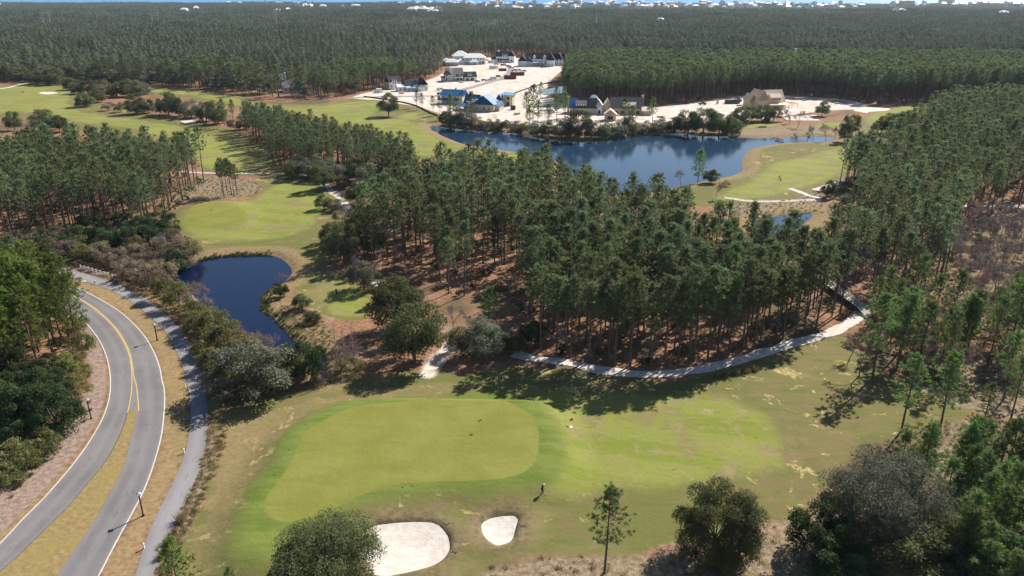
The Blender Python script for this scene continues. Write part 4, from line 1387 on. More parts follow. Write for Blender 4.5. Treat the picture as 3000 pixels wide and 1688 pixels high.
row([('brown_shrub', 330, 700, 4.6, 4.1), ('brown_shrub', 366, 712, 4.9, 4.1), ('brown_shrub', 398, 728, 5.1, 3.9), ('shrub', 424, 748, 5.4, 3.9), ('shrub', 452, 770, 5.6, 3.9),
     ('pink_bare', 478, 778, 7.9, None), ('pink_bare', 505, 792, 10.4, None), ('bare', 530, 806, 9.2, None), ('shrub', 512, 822, 4.9, 3.7), ('shrub', 540, 845, 6.1, 4.1), ('shrub', 560, 872, 6.1, 4.4),
     ('bare', 575, 872, 8.3, None), ('pink_bare', 605, 888, 9.2, None), ('pink_bare', 640, 900, 9.5, None), ('pink_bare', 668, 906, 8.3, None), ('shrub', 590, 905, 6.1, 4.4), ('shrub', 625, 930, 6.7, 4.8),
     ('shrub', 585, 955, 5.6, 4.1), ('grey_oak', 636, 995, 10.0, 8.0), ('shrub', 600, 985, 6.1, 4.6), ('grey_oak', 690, 962, 7.9, 5.3), ('evergreen', 765, 952, 8.5, 4.3), ('shrub', 735, 958, 6.1, 3.9), ('brown_shrub', 812, 958, 3.2, 2.8), ('shrub', 880, 940, 3.2, 3.0), ('brown_shrub', 415, 700, 5.5, 4.0), ('shrub', 470, 800, 4.0, 3.6), ('shrub', 498, 845, 4.2, 3.6), ('shrub', 525, 890, 4.2, 3.6), ('shrub', 545, 925, 4.4, 3.6)],
    "bank planting between the cycle path and the pond", "{n} bush of the pond bank row, counted from the white fence", lambda it: it[2] + 0.2 * it[1])

row([('brown_shrub', 40, 628, 5.5, 4.6), ('brown_shrub', 90, 636, 5.5, 4.4), ('shrub', 130, 642, 5.0, 4.2), ('brown_shrub', 175, 652, 5.5, 4.6), ('shrub', 215, 655, 4.4, 4.0), ('brown_shrub', 250, 655, 5.0, 4.2),
     ('shrub', 286, 645, 4.6, 4.0), ('brown_shrub', 300, 668, 4.4, 4.0), ('brown_shrub', 335, 660, 5.2, 4.4), ('shrub', 352, 640, 5.4, 4.2), ('brown_shrub', 372, 676, 4.4, 3.8), ('brown_shrub', 395, 655, 6.2, 4.4),
     ('brown_shrub', 425, 668, 5.0, 3.8), ('brown_shrub', 445, 640, 7.5, 3.8), ('shrub', 470, 655, 5.2, 3.6), ('brown_shrub', 486, 640, 4.0, 3.0), ('brown_shrub', 400, 690, 3.6, 3.2), ('shrub', 240, 620, 6.0, 4.6), ('brown_shrub', 310, 618, 6.0, 4.6), ('evergreen', 385, 618, 6.5, 4.4)],
    "thicket below the left pine wood", "{n} shrub of the thicket below the left wood, counted towards the pond")

row([('evergreen', 20, 650, 6.0, 4.6), ('shrub', 70, 652, 5.5, 4.6), ('evergreen', 118, 628, 7.0, 4.6), ('brown_shrub', 150, 625, 6.5, 4.6), ('evergreen', 190, 632, 7.0, 5.0), ('shrub', 210, 640, 5.5, 4.6), ('evergreen', 262, 628, 7.5, 5.0), ('evergreen', 330, 632, 8.0, 5.0), ('brown_shrub', 275, 668, 4.6, 4.2),
     ('evergreen', 350, 605, 8.0, 5.0), ('evergreen', 410, 630, 7.5, 4.6), ('shrub', 435, 655, 5.0, 4.0), ('brown_shrub', 460, 668, 4.0, 3.4), ('evergreen', 300, 598, 8.0, 5.0), ('evergreen', 230, 600, 7.5, 5.0), ('brown_shrub', 318, 684, 3.8, 3.6), ('brown_shrub', 350, 694, 3.8, 3.4), ('evergreen', 400, 590, 8.0, 4.6), ('evergreen', 430, 600, 7.5, 4.0), ('evergreen', 438, 680, 6.5, 4.2), ('brown_shrub', 452, 662, 7.5, 4.4), ('shrub', 478, 650, 6.0, 3.8)],
    "undergrowth at the foot of the left wood", "{n} bush at the dark foot of the left wood, counted towards the pond")

row([('low_oak', 215, 268, 9.5, 6.5), ('low_oak', 245, 258, 9.0, 6.0), ('brown_shrub', 275, 278, 5.5, 4.5), ('shrub', 303, 282, 5.5, 4.0), ('low_oak', 345, 287, 12.0, 7.2), ('low_oak', 374, 284, 9.0, 4.5), ('brown_shrub', 395, 288, 6.0, 4.0),
     ('low_oak', 424, 289, 14.5, 7.0), ('low_oak', 452, 293, 12.0, 6.0), ('low_grey_oak', 482, 297, 11.0, 7.0), ('low_oak', 520, 306, 12.0, 6.0), ('low_oak', 548, 312, 13.0, 6.0), ('pine', 565, 318, 14.5, None), ('pine', 588, 320, 14.5, None), ('brown_shrub', 590, 328, 6.0, 4.5), ('low_grey_oak', 614, 326, 8.5, 4.2)],
    "tree row between the two left fairways", "{n} tree of the row dividing the left fairways, counted from the far bunker")
row([('low_oak', 95, 212, 11.0, 7.0), ('low_oak', 142, 213, 14.0, 9.0), ('low_oak', 182, 226, 10.0, 7.0), ('low_oak', 196, 236, 8.5, 5.5), ('low_oak', 222, 236, 10.0, 6.5), ('low_grey_oak', 260, 243, 11.0, 7.0), ('low_oak', 295, 244, 11.5, 7.0), ('low_oak', 335, 243, 12.5, 8.5), ('low_grey_oak', 360, 238, 9.5, 6.0)],
    "oaks along the far side of the left fairway", "{n} oak along the far edge of the left fairway, counted from its green")
row([('grey_oak', 750, 440, 8.0, 5.0), ('grey_oak', 785, 447, 9.5, 5.5), ('oak', 735, 452, 7.5, 3.6), ('oak', 815, 478, 10.5, 5.0), ('grey_oak', 812, 452, 9.5, 5.8), ('grey_oak', 850, 470, 8.5, 5.5), ('oak', 900, 462, 10.5, 6.5), ('grey_oak', 940, 478, 10.0, 6.5), ('oak', 975, 468, 10.5, 6.5), ('oak', 1010, 450, 10.0, 6.0),
     ('oak', 815, 526, 5.6, 3.0), ('grey_oak', 843, 532, 4.6, 2.4), ('brown_shrub', 880, 500, 4.0, 3.8), ('oak', 905, 515, 9.0, 5.0), ('brown_shrub', 862, 560, 4.5, 3.6), ('brown_shrub', 905, 560, 5.0, 4.0), ('oak', 940, 640, 8.0, 4.5), ('oak', 905, 605, 10.0, 5.0), ('brown_shrub', 960, 615, 5.0, 4.0)],
    "oaks along the sandy trail beside the middle fairway", "{n} oak or shrub along the sandy trail, counted from the gravel cart path", lambda it: it[2])
bank = [('low_oak', 1142, 318, 11.5, 6.5), ('low_oak', 1122, 314, 8.0, 4.5), ('low_grey_oak', 1172, 322, 10.0, 6.0), ('low_grey_oak', 1200, 324, 7.0, 4.5), ('low_grey_oak', 1225, 325, 5.5, 4.2), ('low_grey_oak', 1250, 327, 6.0, 4.5), ('shrub', 1275, 328, 5.5, 4.2), ('low_grey_oak', 1300, 331, 6.0, 4.5), ('shrub', 1325, 334, 6.0, 4.5),
        ('low_grey_oak', 1352, 341, 8.0, 5.0), ('low_oak', 1380, 343, 8.5, 5.0), ('low_grey_oak', 1412, 347, 10.0, 6.0), ('low_oak', 1455, 348, 15.0, 8.5), ('low_grey_oak', 1495, 349, 9.0, 5.5), ('low_oak', 1525, 348, 8.5, 5.0), ('low_grey_oak', 1552, 344, 9.0, 5.0), ('low_oak', 1580, 338, 10.5, 5.0), ('low_grey_oak', 1606, 334, 6.0, 4.5), ('low_grey_oak', 1632, 332, 6.0, 4.5), ('low_grey_oak', 1660, 331, 8.0, 5.5),
        ('low_oak', 1695, 331, 9.0, 6.0), ('low_oak', 1730, 333, 13.0, 7.5), ('low_oak', 1768, 335, 14.0, 8.5), ('low_oak', 1808, 337, 12.0, 7.0), ('low_oak', 1838, 338, 11.0, 5.5), ('low_oak', 1862, 314, 10.0, 6.0)]
row(bank, "bushes along the far bank of the big lake", "{n} bush of the far lake bank, counted from the lone fairway oak")
row([('oak', 1890, 306, 9.5, 5.0), ('oak', 1915, 304, 10.0, 5.5), ('grey_oak', 1945, 304, 8.5, 5.5), ('pink_bare', 1972, 304, 9.0, None), ('bare', 1985, 310, 9.0, None), ('brown_shrub', 1960, 358, 2.6, 2.5), ('bare', 2030, 352, 9.0, None), ('bare', 1998, 356, 7.5, None), ('bare', 2045, 346, 10.0, None)],
    "small trees round the far lake corner", "{n} small tree round the far lake corner, counted from the bare plywood house", lambda it: math.hypot(it[1] - 1922, (it[2] - 280) * 3))
site_pines = [(1300 + 25, 300, 15), (1352, 318, 14), (1133, 300, 14), (1185, 318, 18), (1048, 272, 11), (1062, 276, 10), (1090, 284, 10), (1107, 290, 11), (1340, 306, 20), (1332, 322, 11), (1400, 300, 13), (1420, 296, 14), (1378, 318, 12), (1640, 312, 14), (1570, 322, 15), (1590, 325, 12), (1360, 250, 11), (1398, 272, 13), (1418, 280, 12)]
for i, (x, y, H) in enumerate(sorted(site_pines)):
    X, Y = gp(x, y)
    plant('open_pine', X, Y, H * 1.0, None, "%s thin pine left by the building site, counted from the lone fairway oak" % ORD[i], "thin pines left on the building site")

# pampas and grass clumps
for i, (x, y, s) in enumerate(sorted(((455, 1312, 1.9), (428, 1364, 1.7), (408, 1402, 1.5), (440, 1340, 1.0), (420, 1385, 0.9)), key=lambda q: q[1])):
    X, Y = gp(x, y)
    plant('tuft', X, Y, s, s * 0.9, "%s tan pampas clump beside the cycle path, counted towards the camera" % ORD[i], "pampas clumps by the cycle path")
for i, (x, y, s) in enumerate(sorted(((95, 1172, 0.9), (50, 1222, 0.9), (38, 1228, 0.8), (228, 1032, 0.6), (220, 985, 0.5), (226, 1012, 0.5), (212, 1060, 0.6), (30, 1250, 0.5)), key=lambda q: -q[1])):
    X, Y = gp(x, y)
    plant('tuft', X, Y, s, s * 1.3, "%s small grass clump on the roadside mulch, counted away from the camera" % ORD[i], "grass clumps on the mulch")
for i, (x, y, s) in enumerate(((282, 706, 1.1), (292, 712, 1.0), (1895, 934, 1.5), (1872, 938, 1.5), (1850, 943, 1.4), (1824, 948, 1.4), (1800, 950, 1.3))):
    X, Y = gp(x, y)
    plant('tuft', X, Y, s, s * 1.2, "%s grass clump at the foot of the white bollards" % ORD[i] if i < 2 else "%s grass clump of the line below the long sandy path" % ORD[i - 2], "grass clumps at the bollards" if i < 2 else "grass clumps below the sandy path")
for i in range(7):
    x, y = 520 + 22 * i, 437 + 3 * math.sin(i * 2.1)
    X, Y = gp(645 + 6 * i, 438 + (i % 3) * 2)
    plant('tuft', X, Y, 0.7, 1.6, "%s brown grass clump beside the gravel cart path" % ORD[i], "brown clumps by the cart path")

# the pines: nearest three hundred one by one, the rest as one wood
cand = []


def stand(pg, spacing, seed, kind, Hlo, Hhi, label, group, cut=None, thin=None):
    P = clear(poisson(pg, spacing, seed))
    P = P[in_view(P)]
    rg = np.random.default_rng(seed + 1)
    for p in P:
        if cut is not None and any(sdf(p[None], c, 3)[0] < 0 for c in cut) and rg.uniform() < (thin or 1.0):
            continue
        cand.append((float(np.hypot(p[0], p[1])), p[0], p[1], rg.uniform(Hlo, Hhi), kind, label, group))


stand(WOOD_C, 5.3, 11, 'pine', 13.5, 20.5, "tall slender pine in the centre wood above the long sandy path", "pines of the centre wood", (WOOD_C_GAP, WOOD_C_GAP2), 0.8)
stand(WOOD_L, 5.3, 12, 'pine', 13, 21.5, "tall pine in the left wood behind the thicket and pond", "pines of the left wood")
stand(WOOD_ROAD, 3.9, 13, 'road_pine', 14, 18.5, "bright green pine in the dense stand at the inner bend of the road", "roadside pines")
stand(WOOD_STRIP, 4.0, 14, 'pine', 10.5, 16, "pine in the strip of trees between the middle fairways", "pines of the fairway strip")
stand(WOOD_R, 5.7, 15, 'pine', 13.5, 20, "tall pine in the right wood beyond the boardwalk", "pines of the right wood")
stand(WOOD_RS, 9.5, 16, 'open_pine', 11, 16, "thin pine scattered over the scrub right of the practice lawn", "scattered pines on the right")
for args in ((2193, 954, 17.0, "tall forked pine rooted at the bare tree right of the practice lawn"), (2256, 924, 15.0, "pine behind the tall forked pine at the lawn's right edge"), (2265, 1089, 14.0, "pine with a bent foot on the pinkish dry patch"),
             (2360, 1097, 14.5, "pale pine right of the bent one on the pinkish dry patch"), (2416, 914, 14.0, "slim pine of the tight cluster on the right scrub slope"), (2425, 905, 14.5, "second slim pine of the tight cluster on the right scrub"), (2405, 905, 13.0, "third slim pine of the tight cluster on the right scrub"),
             (2366, 914, 11.5, "short slim pine left of the tight cluster on the right scrub"), (2470, 1075, 8.0, "small round pine at the end of the pinkish dry patch"), (2540, 1060, 12.0, "dark pine at the right frame edge above the young stand")):
    X, Y = gp(args[0], args[1])
    plant('open_pine', X, Y, args[2], None, args[3])
for x, y, H in ((563, 492, 13.5), (590, 496, 12.5), (572, 488, 12), (583, 490, 13), (597, 490, 11), (560, 486, 11)):
    X, Y = gp(x, y)
    cand.append((0.0, X, Y, H, 'pine', "pine of the small clump standing alone beside the mid green", "pine clump beside the mid green"))
for i in range(16):
    x, y = 2108 + 100 * RG.uniform(), 482 - 48 * RG.uniform()
    X, Y = gp(x, y)
    cand.append((math.hypot(X, Y), X, Y, RG.uniform(15, 18), 'pine', "tall pine at the left tip of the right wood by the peninsula fairway", "pines of the right wood tip"))
edge = line("1370,895 1440,905 1520,921 1600,930 1680,931 1760,922 1840,904 1920,881 2000,855 2055,838", 4)
edge = resample(edge, 22)[0]
for i, p in enumerate(edge):
    q = p + np.array([RG.normal(0, 0.7), 1.2 + RG.uniform(0, 1.6)])
    o = plant('pine', q[0], q[1], RG.uniform(15.5, 20.0), None, "%s pine of the front edge along the long sandy path, counted towards the boardwalk" % ORD[i], "front edge pines along the sandy path")
    o.scale.x *= 1.12
    o.scale.y = o.scale.x
cand.sort(key=lambda c: c[0])
for d, x, y, H, k, lb, gr in cand[:270]:
    o = plant(k, x, y, H, H / NOMINAL[k] * RG.uniform(0.82, 1.28), lb, gr)
    o.rotation_euler.x, o.rotation_euler.y = RG.normal(0, 0.022), RG.normal(0, 0.022)
REST = cand[270:]
yp = poisson(WOOD_YOUNG, 3.7, 21)
yp = yp[in_view(yp, 0.02, 2)]
d_oak = np.array([gp(2205, 1352), gp(2300, 1449), gp(2050, 1385)])
yp = yp[np.min(np.linalg.norm(yp[:, None] - d_oak[None], axis=2), 1) > 5.0]
for p in yp:
    plant('young_pine', p[0], p[1], RG.uniform(7.0, 11.0), 1.35, "young bushy pine in the dense stand behind the huge silvery oak", "young pines of the dense stand")
sw = poisson(SWAMP, 5.0, 23)
sw = sw[in_view(sw, 0.0, 4)]
for i, p in enumerate(sw[:165]):
    plant('bare' if i % 3 else 'pink_bare', p[0], p[1], RG.uniform(6.5, 10.5), None, "leafless grey tree in the bare swamp at the right frame edge", "bare swamp trees")
gb = clear(poisson(poly("2090,640 2200,560 2330,540 2390,580 2370,700 2300,770 2180,770 2100,715"), 9.0, 29))
for i, p in enumerate(gb[:45]):
    plant('bare', p[0], p[1], RG.uniform(8, 13), None, "leafless grey tree among the pines of the right wood", "leafless trees of the right wood")
rs = clear(poisson(WOOD_RS, 6.8, 25))
rs = rs[in_view(rs, 0.0, 3)]
for i, p in enumerate(rs):
    k = ('bare', 'brown_shrub', 'pink_bare', 'brown_shrub')[i % 4]
    plant(k, p[0], p[1], RG.uniform(2.5, 5.5) if 'shrub' in k else RG.uniform(5, 9), None, "brown shrub on the scrub slope right of the practice lawn" if 'shrub' in k else "bare tree on the scrub slope right of the practice lawn", "scrub slope shrubs" if 'shrub' in k else "scrub slope bare trees")


# ------------------------------------------------------------------ woods as masses (more trees than one could count)
def scatter_object(name, pts, rot, scl, idx, protos, rz_only=True):
    """One object whose points carry instances of PROTOS (meshes), chosen by idx."""
    coll = bpy.data.collections.new(name + "_kinds")
    for i, me in enumerate(protos):
        o = bpy.data.objects.new("k%02d_%s" % (i, me.name), me)
        coll.objects.link(o)
    me = bpy.data.meshes.new(name)
    me.vertices.add(len(pts))
    me.vertices.foreach_set("co", np.asarray(pts, np.float32).ravel())
    r3 = np.zeros((len(pts), 3), np.float32)
    r3[:, 2] = rot
    for nm, typ, data, key in (("turn", 'FLOAT_VECTOR', r3, "vector"), ("size", 'FLOAT_VECTOR', np.asarray(scl, np.float32), "vector"), ("which", 'INT', np.asarray(idx, np.int32), "value")):
        me.attributes.new(nm, typ, 'POINT').data.foreach_set(key, data.ravel())
    ob = link(name, me)
    ng = bpy.data.node_groups.new(name + "_nodes", 'GeometryNodeTree')
    ng.interface.new_socket("Geometry", in_out='INPUT', socket_type='NodeSocketGeometry')
    ng.interface.new_socket("Geometry", in_out='OUTPUT', socket_type='NodeSocketGeometry')
    gi, go = ng.nodes.new("NodeGroupInput"), ng.nodes.new("NodeGroupOutput")
    ip = ng.nodes.new("GeometryNodeInstanceOnPoints")
    ci = ng.nodes.new("GeometryNodeCollectionInfo")
    ci.inputs["Collection"].default_value = coll
    ci.inputs["Separate Children"].default_value = True
    ci.inputs["Reset Children"].default_value = True

    def named(n, typ):
        a = ng.nodes.new("GeometryNodeInputNamedAttribute")
        a.data_type = typ
        a.inputs["Name"].default_value = n
        return a.outputs["Attribute"]

    ip.inputs["Pick Instance"].default_value = True
    L = ng.links.new
    L(gi.outputs[0], ip.inputs["Points"])
    L(ci.outputs[0], ip.inputs["Instance"])
    L(named("which", 'INT'), ip.inputs["Instance Index"])
    e2r = ng.nodes.new("FunctionNodeEulerToRotation")
    L(named("turn", 'FLOAT_VECTOR'), e2r.inputs[0])
    L(e2r.outputs[0], ip.inputs["Rotation"])
    L(named("size", 'FLOAT_VECTOR'), ip.inputs["Scale"])
    L(ip.outputs[0], go.inputs[0])
    md = ob.modifiers.new("scatter", 'NODES')
    md.node_group = ng
    return tag(ob, kind='stuff')


def two_mesh(name, wood, crown, mats):
    V = np.concatenate([wood[0], crown[0]])
    F = np.concatenate([wood[1], crown[1] + len(wood[0])])
    return np_mesh(name, V, F, mats, np.concatenate([np.zeros(len(wood[1]), int), np.ones(len(crown[1]), int)]))


def far_pine(seed, H, RC, n, leaf, cr=0.5):
    """A pine seen from far off: trunk and a rugged crown of large leaf clusters."""
    rg = np.random.default_rng(seed)
    wood = sticks(np.array([[0, 0, 0.0]]), np.array([[0, 0, H * 0.92]]), [0.2], [0.05], 4)
    t = rg.uniform(0, 1, n)
    a = rg.uniform(0, 6.28, n)
    k = 9
    lobe = (np.sin(a * 3 + t * 9 + rg.uniform(0, 6)) * 0.25 + 0.85)
    rad = RC * (np.minimum(1, 0.55 + 1.5 * t) * (1 - 0.78 * t ** 2.6)) * lobe * np.sqrt(rg.uniform(0.25, 1, n))
    C = np.column_stack([rad * np.cos(a), rad * np.sin(a), H * (1 - cr) + t * H * cr + rg.normal(0, 0.2, n)])
    nr = unit(np.column_stack([np.cos(a), np.sin(a), np.full(n, 0.6)]) + rand_dirs(rg, n) * 0.8)
    return wood, leaves(C, nr, leaf * rg.uniform(0.7, 1.3, n), rg, 0.45)


lod_pine = [two_mesh("mid_pine", *pine_parts(500 + v, 19.0, 0.42 + 0.02 * v, 3.1, 28, 3, 10, 0.95, 0.20), (M['bark'], M['pine'])) for v in range(5)]
far_pines = [two_mesh("far_pine", *far_pine(520 + v, 19.0, 2.7 + 0.15 * v, 230, 0.52), (M['bark'], M['pine_far'])) for v in range(5)]
def lod_oak(seed, m, n=700, leaf=0.55):
    return two_mesh("far_oak", *oak_parts(seed, 11, 5.5, n, leaf, 0.12, 20, 0.3, 0.3), (M['oak_bark'], m))
far_oaks = [lod_oak(540, M['oak']), lod_oak(541, M['oak_grey']), lod_oak(542, M['oak'])]


def patch(seed, size, sp, hw):
    """A block of distant woodland, many crowns in one mesh."""
    rg = np.random.default_rng(seed)
    n = int(size / sp)
    V, F, mi, o = [], [], [], 0
    for i in range(n):
        for j in range(n):
            x, y = (i + 0.5 + rg.uniform(-.42, .42)) * sp - size / 2, (j + 0.5 + rg.uniform(-.42, .42)) * sp - size / 2
            oak = rg.uniform() < hw
            H = rg.uniform(9.5, 19.5) * (0.72 if oak else 1.0)
            RC = rg.uniform(2.6, 4.0) * (1.5 if oak else 1.0)
            v, f = far_pine(int(rg.integers(1e6)), H, RC, 46, 1.15 if not oak else 1.4, 0.5 if not oak else 0.7)[1]
            V.append(v + np.array([x, y, 0])); F.append(f + o); mi.append(np.full(len(f), 1 if oak else 0)); o += len(v)
    return np_mesh("wood_block", np.concatenate(V), np.concatenate(F), (M['pine_far'], M['oak_grey'] if seed % 2 else M['oak']), np.concatenate(mi))


BS = 48.0
blocks = [patch(600 + i, BS, 6.6, h) for i, h in enumerate((0.1, 0.15, 0.3, 0.5, 0.2, 0.7))]

pts, rot, scl, idx = [], [], [], []


def addp(x, y, H, i, nomH, wide=1.0):
    pts.append((x, y, zat(x, y) if y < 700 else 0.0)); rot.append(RG.uniform(0, 6.28)); s = H / nomH; scl.append((s * wide, s * wide, s)); idx.append(i)


for d, x, y, H, k, lb, gr in REST:
    addp(x, y, H, int(RG.integers(5)), 19.0)
NL, NF, NO = 5, 5, 3


def flat_z(P):
    return hgt(P) if len(P) else np.zeros(0)


def add_many(P, H, i, nom, wide=1.0):
    z = flat_z(P)
    for p, zz, h, k in zip(P, z, H, i):
        pts.append((p[0], p[1], zz)); rot.append(RG.uniform(0, 6.28)); s = h / nom; w = wide * RG.uniform(0.9, 1.15); scl.append((s * w, s * w, s)); idx.append(int(k))


P = poisson(WOOD_SITE, 4.4, 31)
P = P[in_view(P, 0.08)]
add_many(P, RG.uniform(17.5, 22.5, len(P)), RG.integers(0, NL, len(P)), 19.0)
NEAR_FAR = 1150.0
P = poisson(FAR_WOOD, 6.4, 33)
P = away_from_houses(P[in_view(P, 0.06) & (P[:, 1] < NEAR_FAR)])
ok = (sdf(P, SITE, 6) > 3) & (sdf(P, LEFT_ROUGH, 6) > 2) & (sdf(P, MIDDLE_ROUGH, 6) > 2)
P = P[ok & (np.sin(P[:, 0] * 0.021 + 2.0) * np.sin(P[:, 1] * 0.027 + 0.5) + 0.5 * np.sin(P[:, 0] * 0.06 + P[:, 1] * 0.05) < 1.12)]
hard = (np.sin(P[:, 0] * 0.013 + 1.0) * np.sin(P[:, 1] * 0.011) + RG.normal(0, 0.45, len(P)) > 0.75) | ((P[:, 0] < -150) & (RG.uniform(size=len(P)) < 0.38))
hard &= P[:, 0] < 200
Q = P[~hard]
hn = 17.5 + 2.2 * np.sin(Q[:, 0] * 0.05 + 1) * np.sin(Q[:, 1] * 0.043) + 1.5 * np.sin(Q[:, 0] * 0.017 + Q[:, 1] * 0.011)
add_many(Q, hn + RG.uniform(-3.5, 2.5, len(Q)), np.where(Q[:, 1] < 640, RG.integers(0, NL, len(Q)), NL + RG.integers(0, NF, len(Q))), 19.0, 1.42)
Q = P[hard]
add_many(Q, RG.uniform(8, 13, len(Q)), NL + NF + RG.integers(0, NO, len(Q)), 11.0)
# blocks out to the shore
gx, gy = np.meshgrid(np.arange(-70, 71), np.arange(int(NEAR_FAR / BS) - 1, int(4560 / BS)))
B = np.stack([gx.ravel() * BS, gy.ravel() * BS + BS * 0.9], 1).astype(float)
B = B[in_view(B, 0.05, 60)]
for b in B:
    sel = math.sin(b[0] * 0.0031 + 2) * math.sin(b[1] * 0.0043 + 1) + RG.normal(0, 0.3)
    i = 0 if sel < -0.2 else 1 if sel < 0.1 else 4 if sel < 0.35 else 2 if sel < 0.6 else 3 if sel < 0.85 else 5
    s = (RG.uniform(0.8, 1.15) + 0.15 * math.sin(b[0] * 0.008) * math.sin(b[1] * 0.006)) * (1.0 if b[1] < 2600 else 0.8)
    town = b[1] > 2850 and b[0] > -0.06 * b[1]
    if town and RG.uniform() < 0.35:
        continue
    if town:
        s *= 0.55
    pts.append((b[0], b[1], 0.0)); rot.append(int(RG.integers(4)) * math.pi / 2); scl.append((1.04, 1.04, s)); idx.append(NL + NF + NO + i)
scatter_object("pine_forest", pts, rot, scl, idx, lod_pine + far_pines + far_oaks + blocks)

# undergrowth below the woods, tussocks on the wild ground, reeds at the water
def small_bush(seed, m, n=240, leaf=0.13, H=1.2, RC=0.9):
    w, c = oak_parts(seed, H, RC, n, leaf, 0.05, 9, 0.02, 0.2, 0.8)
    return np_mesh("bush", c[0], c[1], m)


ub = [small_bush(700, M['brown_shrub']), small_bush(701, M['brown_shrub']), small_bush(702, M['olive_shrub']), small_bush(703, M['evergreen'])]
pts, rot, scl, idx = [], [], [], []
for pg, sp, sd, w in ((WOOD_C, 4.5, 41, (0, 1, 3)), (WOOD_L, 3.6, 42, (0, 2, 3, 3)), (WOOD_ROAD, 2.6, 43, (2, 2, 3)), (WOOD_R, 4.4, 44, (0, 1, 2)), (SWAMP, 2.8, 45, (0, 0, 1)), (WOOD_RS, 3.4, 46, (0, 1, 2)), (WOOD_YOUNG, 2.6, 47, (0, 1, 3)),
                      (WOOD_STRIP, 3.6, 48, (0, 1, 2)), (WOOD_SITE[:11] + WOOD_SITE[11:], 7.0, 49, (0, 2, 3))):
    P = clear(poisson(pg, sp, sd, 0.5))
    P = P[in_view(P, 0.04) & (P[:, 1] < 620)]
    noise = np.sin(P[:, 0] * 0.19 + sd) * np.sin(P[:, 1] * 0.17 + 2) + RG.normal(0, 0.5, len(P))
    P = P[noise > -0.15]
    for p, z in zip(P, flat_z(P)):
        s = RG.uniform(0.45, 1.5)
        pts.append((p[0], p[1], z)); rot.append(RG.uniform(0, 6.28)); scl.append((s * 1.25, s * 1.25, s)); idx.append(int(w[RG.integers(len(w))]))
scatter_object("undergrowth", pts, rot, scl, idx, ub)

tm = [np_mesh("tussock", *tuft_parts(720 + i, 0.42, 46, 0.05, 0.75), M['dry_grass']) for i in range(3)]
pts, rot, scl, idx = [], [], [], []
for pg, sp, sd in ((WILD_EDGE, 0.85, 51), (WILD_POND, 0.95, 52), (WILD_SOUTH, 2.4, 53), (WILD_EAST, 1.3, 54), (BROWN_BANK_B, 2.2, 55), (LEFT_PATCH, 1.9, 56)):
    P = poisson(pg, sp, sd, 0.5)
    P = P[in_view(P, 0.02) & (sdf(P, POND, 3) > 0.3)]
    for p, z in zip(P, flat_z(P)):
        s = RG.uniform(0.5, 1.3)
        pts.append((p[0], p[1], z)); rot.append(RG.uniform(0, 6.28)); scl.append((s * 1.3, s * 1.3, s)); idx.append(int(RG.integers(3)))
scatter_object("dry_grass", pts, rot, scl, idx, tm)
rm = [np_mesh("reed", *tuft_parts(730 + i, 0.9, 40, 0.06, 0.35), M['reed']) for i in range(2)]
pts, rot, scl, idx = [], [], [], []
for ln, n, w in ((line("500,650 530,643 566,639 600,637 640,635 675,635", 4), 130, 0.5), (line("690,715 668,742 664,765 668,776 690,790 715,812 735,838 752,852", 3), 150, 0.8), (line("806,872 830,900 832,940", 3), 40, 0.9)):
    c = resample(ln, n)[0] + RG.normal(0, w, (n, 2))
    for p in c:
        s = RG.uniform(0.5, 1.1)
        pts.append((p[0], p[1], zat(*p) - 0.05)); rot.append(RG.uniform(0, 6.28)); scl.append((s, s, s)); idx.append(int(RG.integers(2)))
scatter_object("reeds", pts, rot, scl, idx, rm)


# ------------------------------------------------------------------ houses
WHITE = plain("white_siding", (0.84, 0.84, 0.83), 0.7, 0.10, 2.0)
GREYW = plain("grey_masonry", (0.60, 0.58, 0.57), 0.85, 0.2, 2.0)
SHEATH = plain("yellow_green_sheathing", (0.56, 0.53, 0.33), 0.85, 0.18, 1.2)
TANW = plain("tan_shingle_siding", (0.58, 0.49, 0.38), 0.85, 0.2, 2.0)
OSB = plain("bare_wood_sheathing", (0.72, 0.53, 0.34), 0.85, 0.22, 1.5)
PALEOSB = plain("pale_roof_sheathing", (0.78, 0.66, 0.50), 0.85, 0.15, 1.5)
STUD = plain("framing_timber", (0.68, 0.52, 0.33), 0.85, 0.2, 2.0)
DARKROOF = plain("dark_shingle_roof", (0.030, 0.032, 0.038), 0.85, 0.3, 2.0)
GREYROOF = plain("grey_shingle_roof", (0.17, 0.165, 0.165), 0.9, 0.25, 2.0)
FELT = plain("grey_roofing_felt", (0.21, 0.185, 0.165), 0.9, 0.2, 1.0)
METAL = plain("white_metal_roof", (0.74, 0.75, 0.76), 0.45, 0.08, 1.0, 0.5)
PALEMETAL = plain("pale_blue_metal_roof", (0.42, 0.52, 0.62), 0.4, 0.1, 1.0, 0.5)
BLUE = plain("blue_roof_membrane", (0.014, 0.125, 0.33), 0.55, 0.35, 1.2)
PALEBLUE = plain("pale_blue_membrane", (0.30, 0.52, 0.72), 0.5, 0.25, 1.5)
GLASS = plain("window_glass", (0.035, 0.045, 0.06), 0.12, 0.2, 1.0, 0.6)
OPENING = plain("unfinished_opening", (0.05, 0.038, 0.03), 0.9, 0.3, 1.0)
TRIM = plain("white_trim", (0.82, 0.82, 0.81), 0.6, 0.08)
BRICK = plain("chimney_masonry", (0.40, 0.34, 0.28), 0.9, 0.25, 3.0)


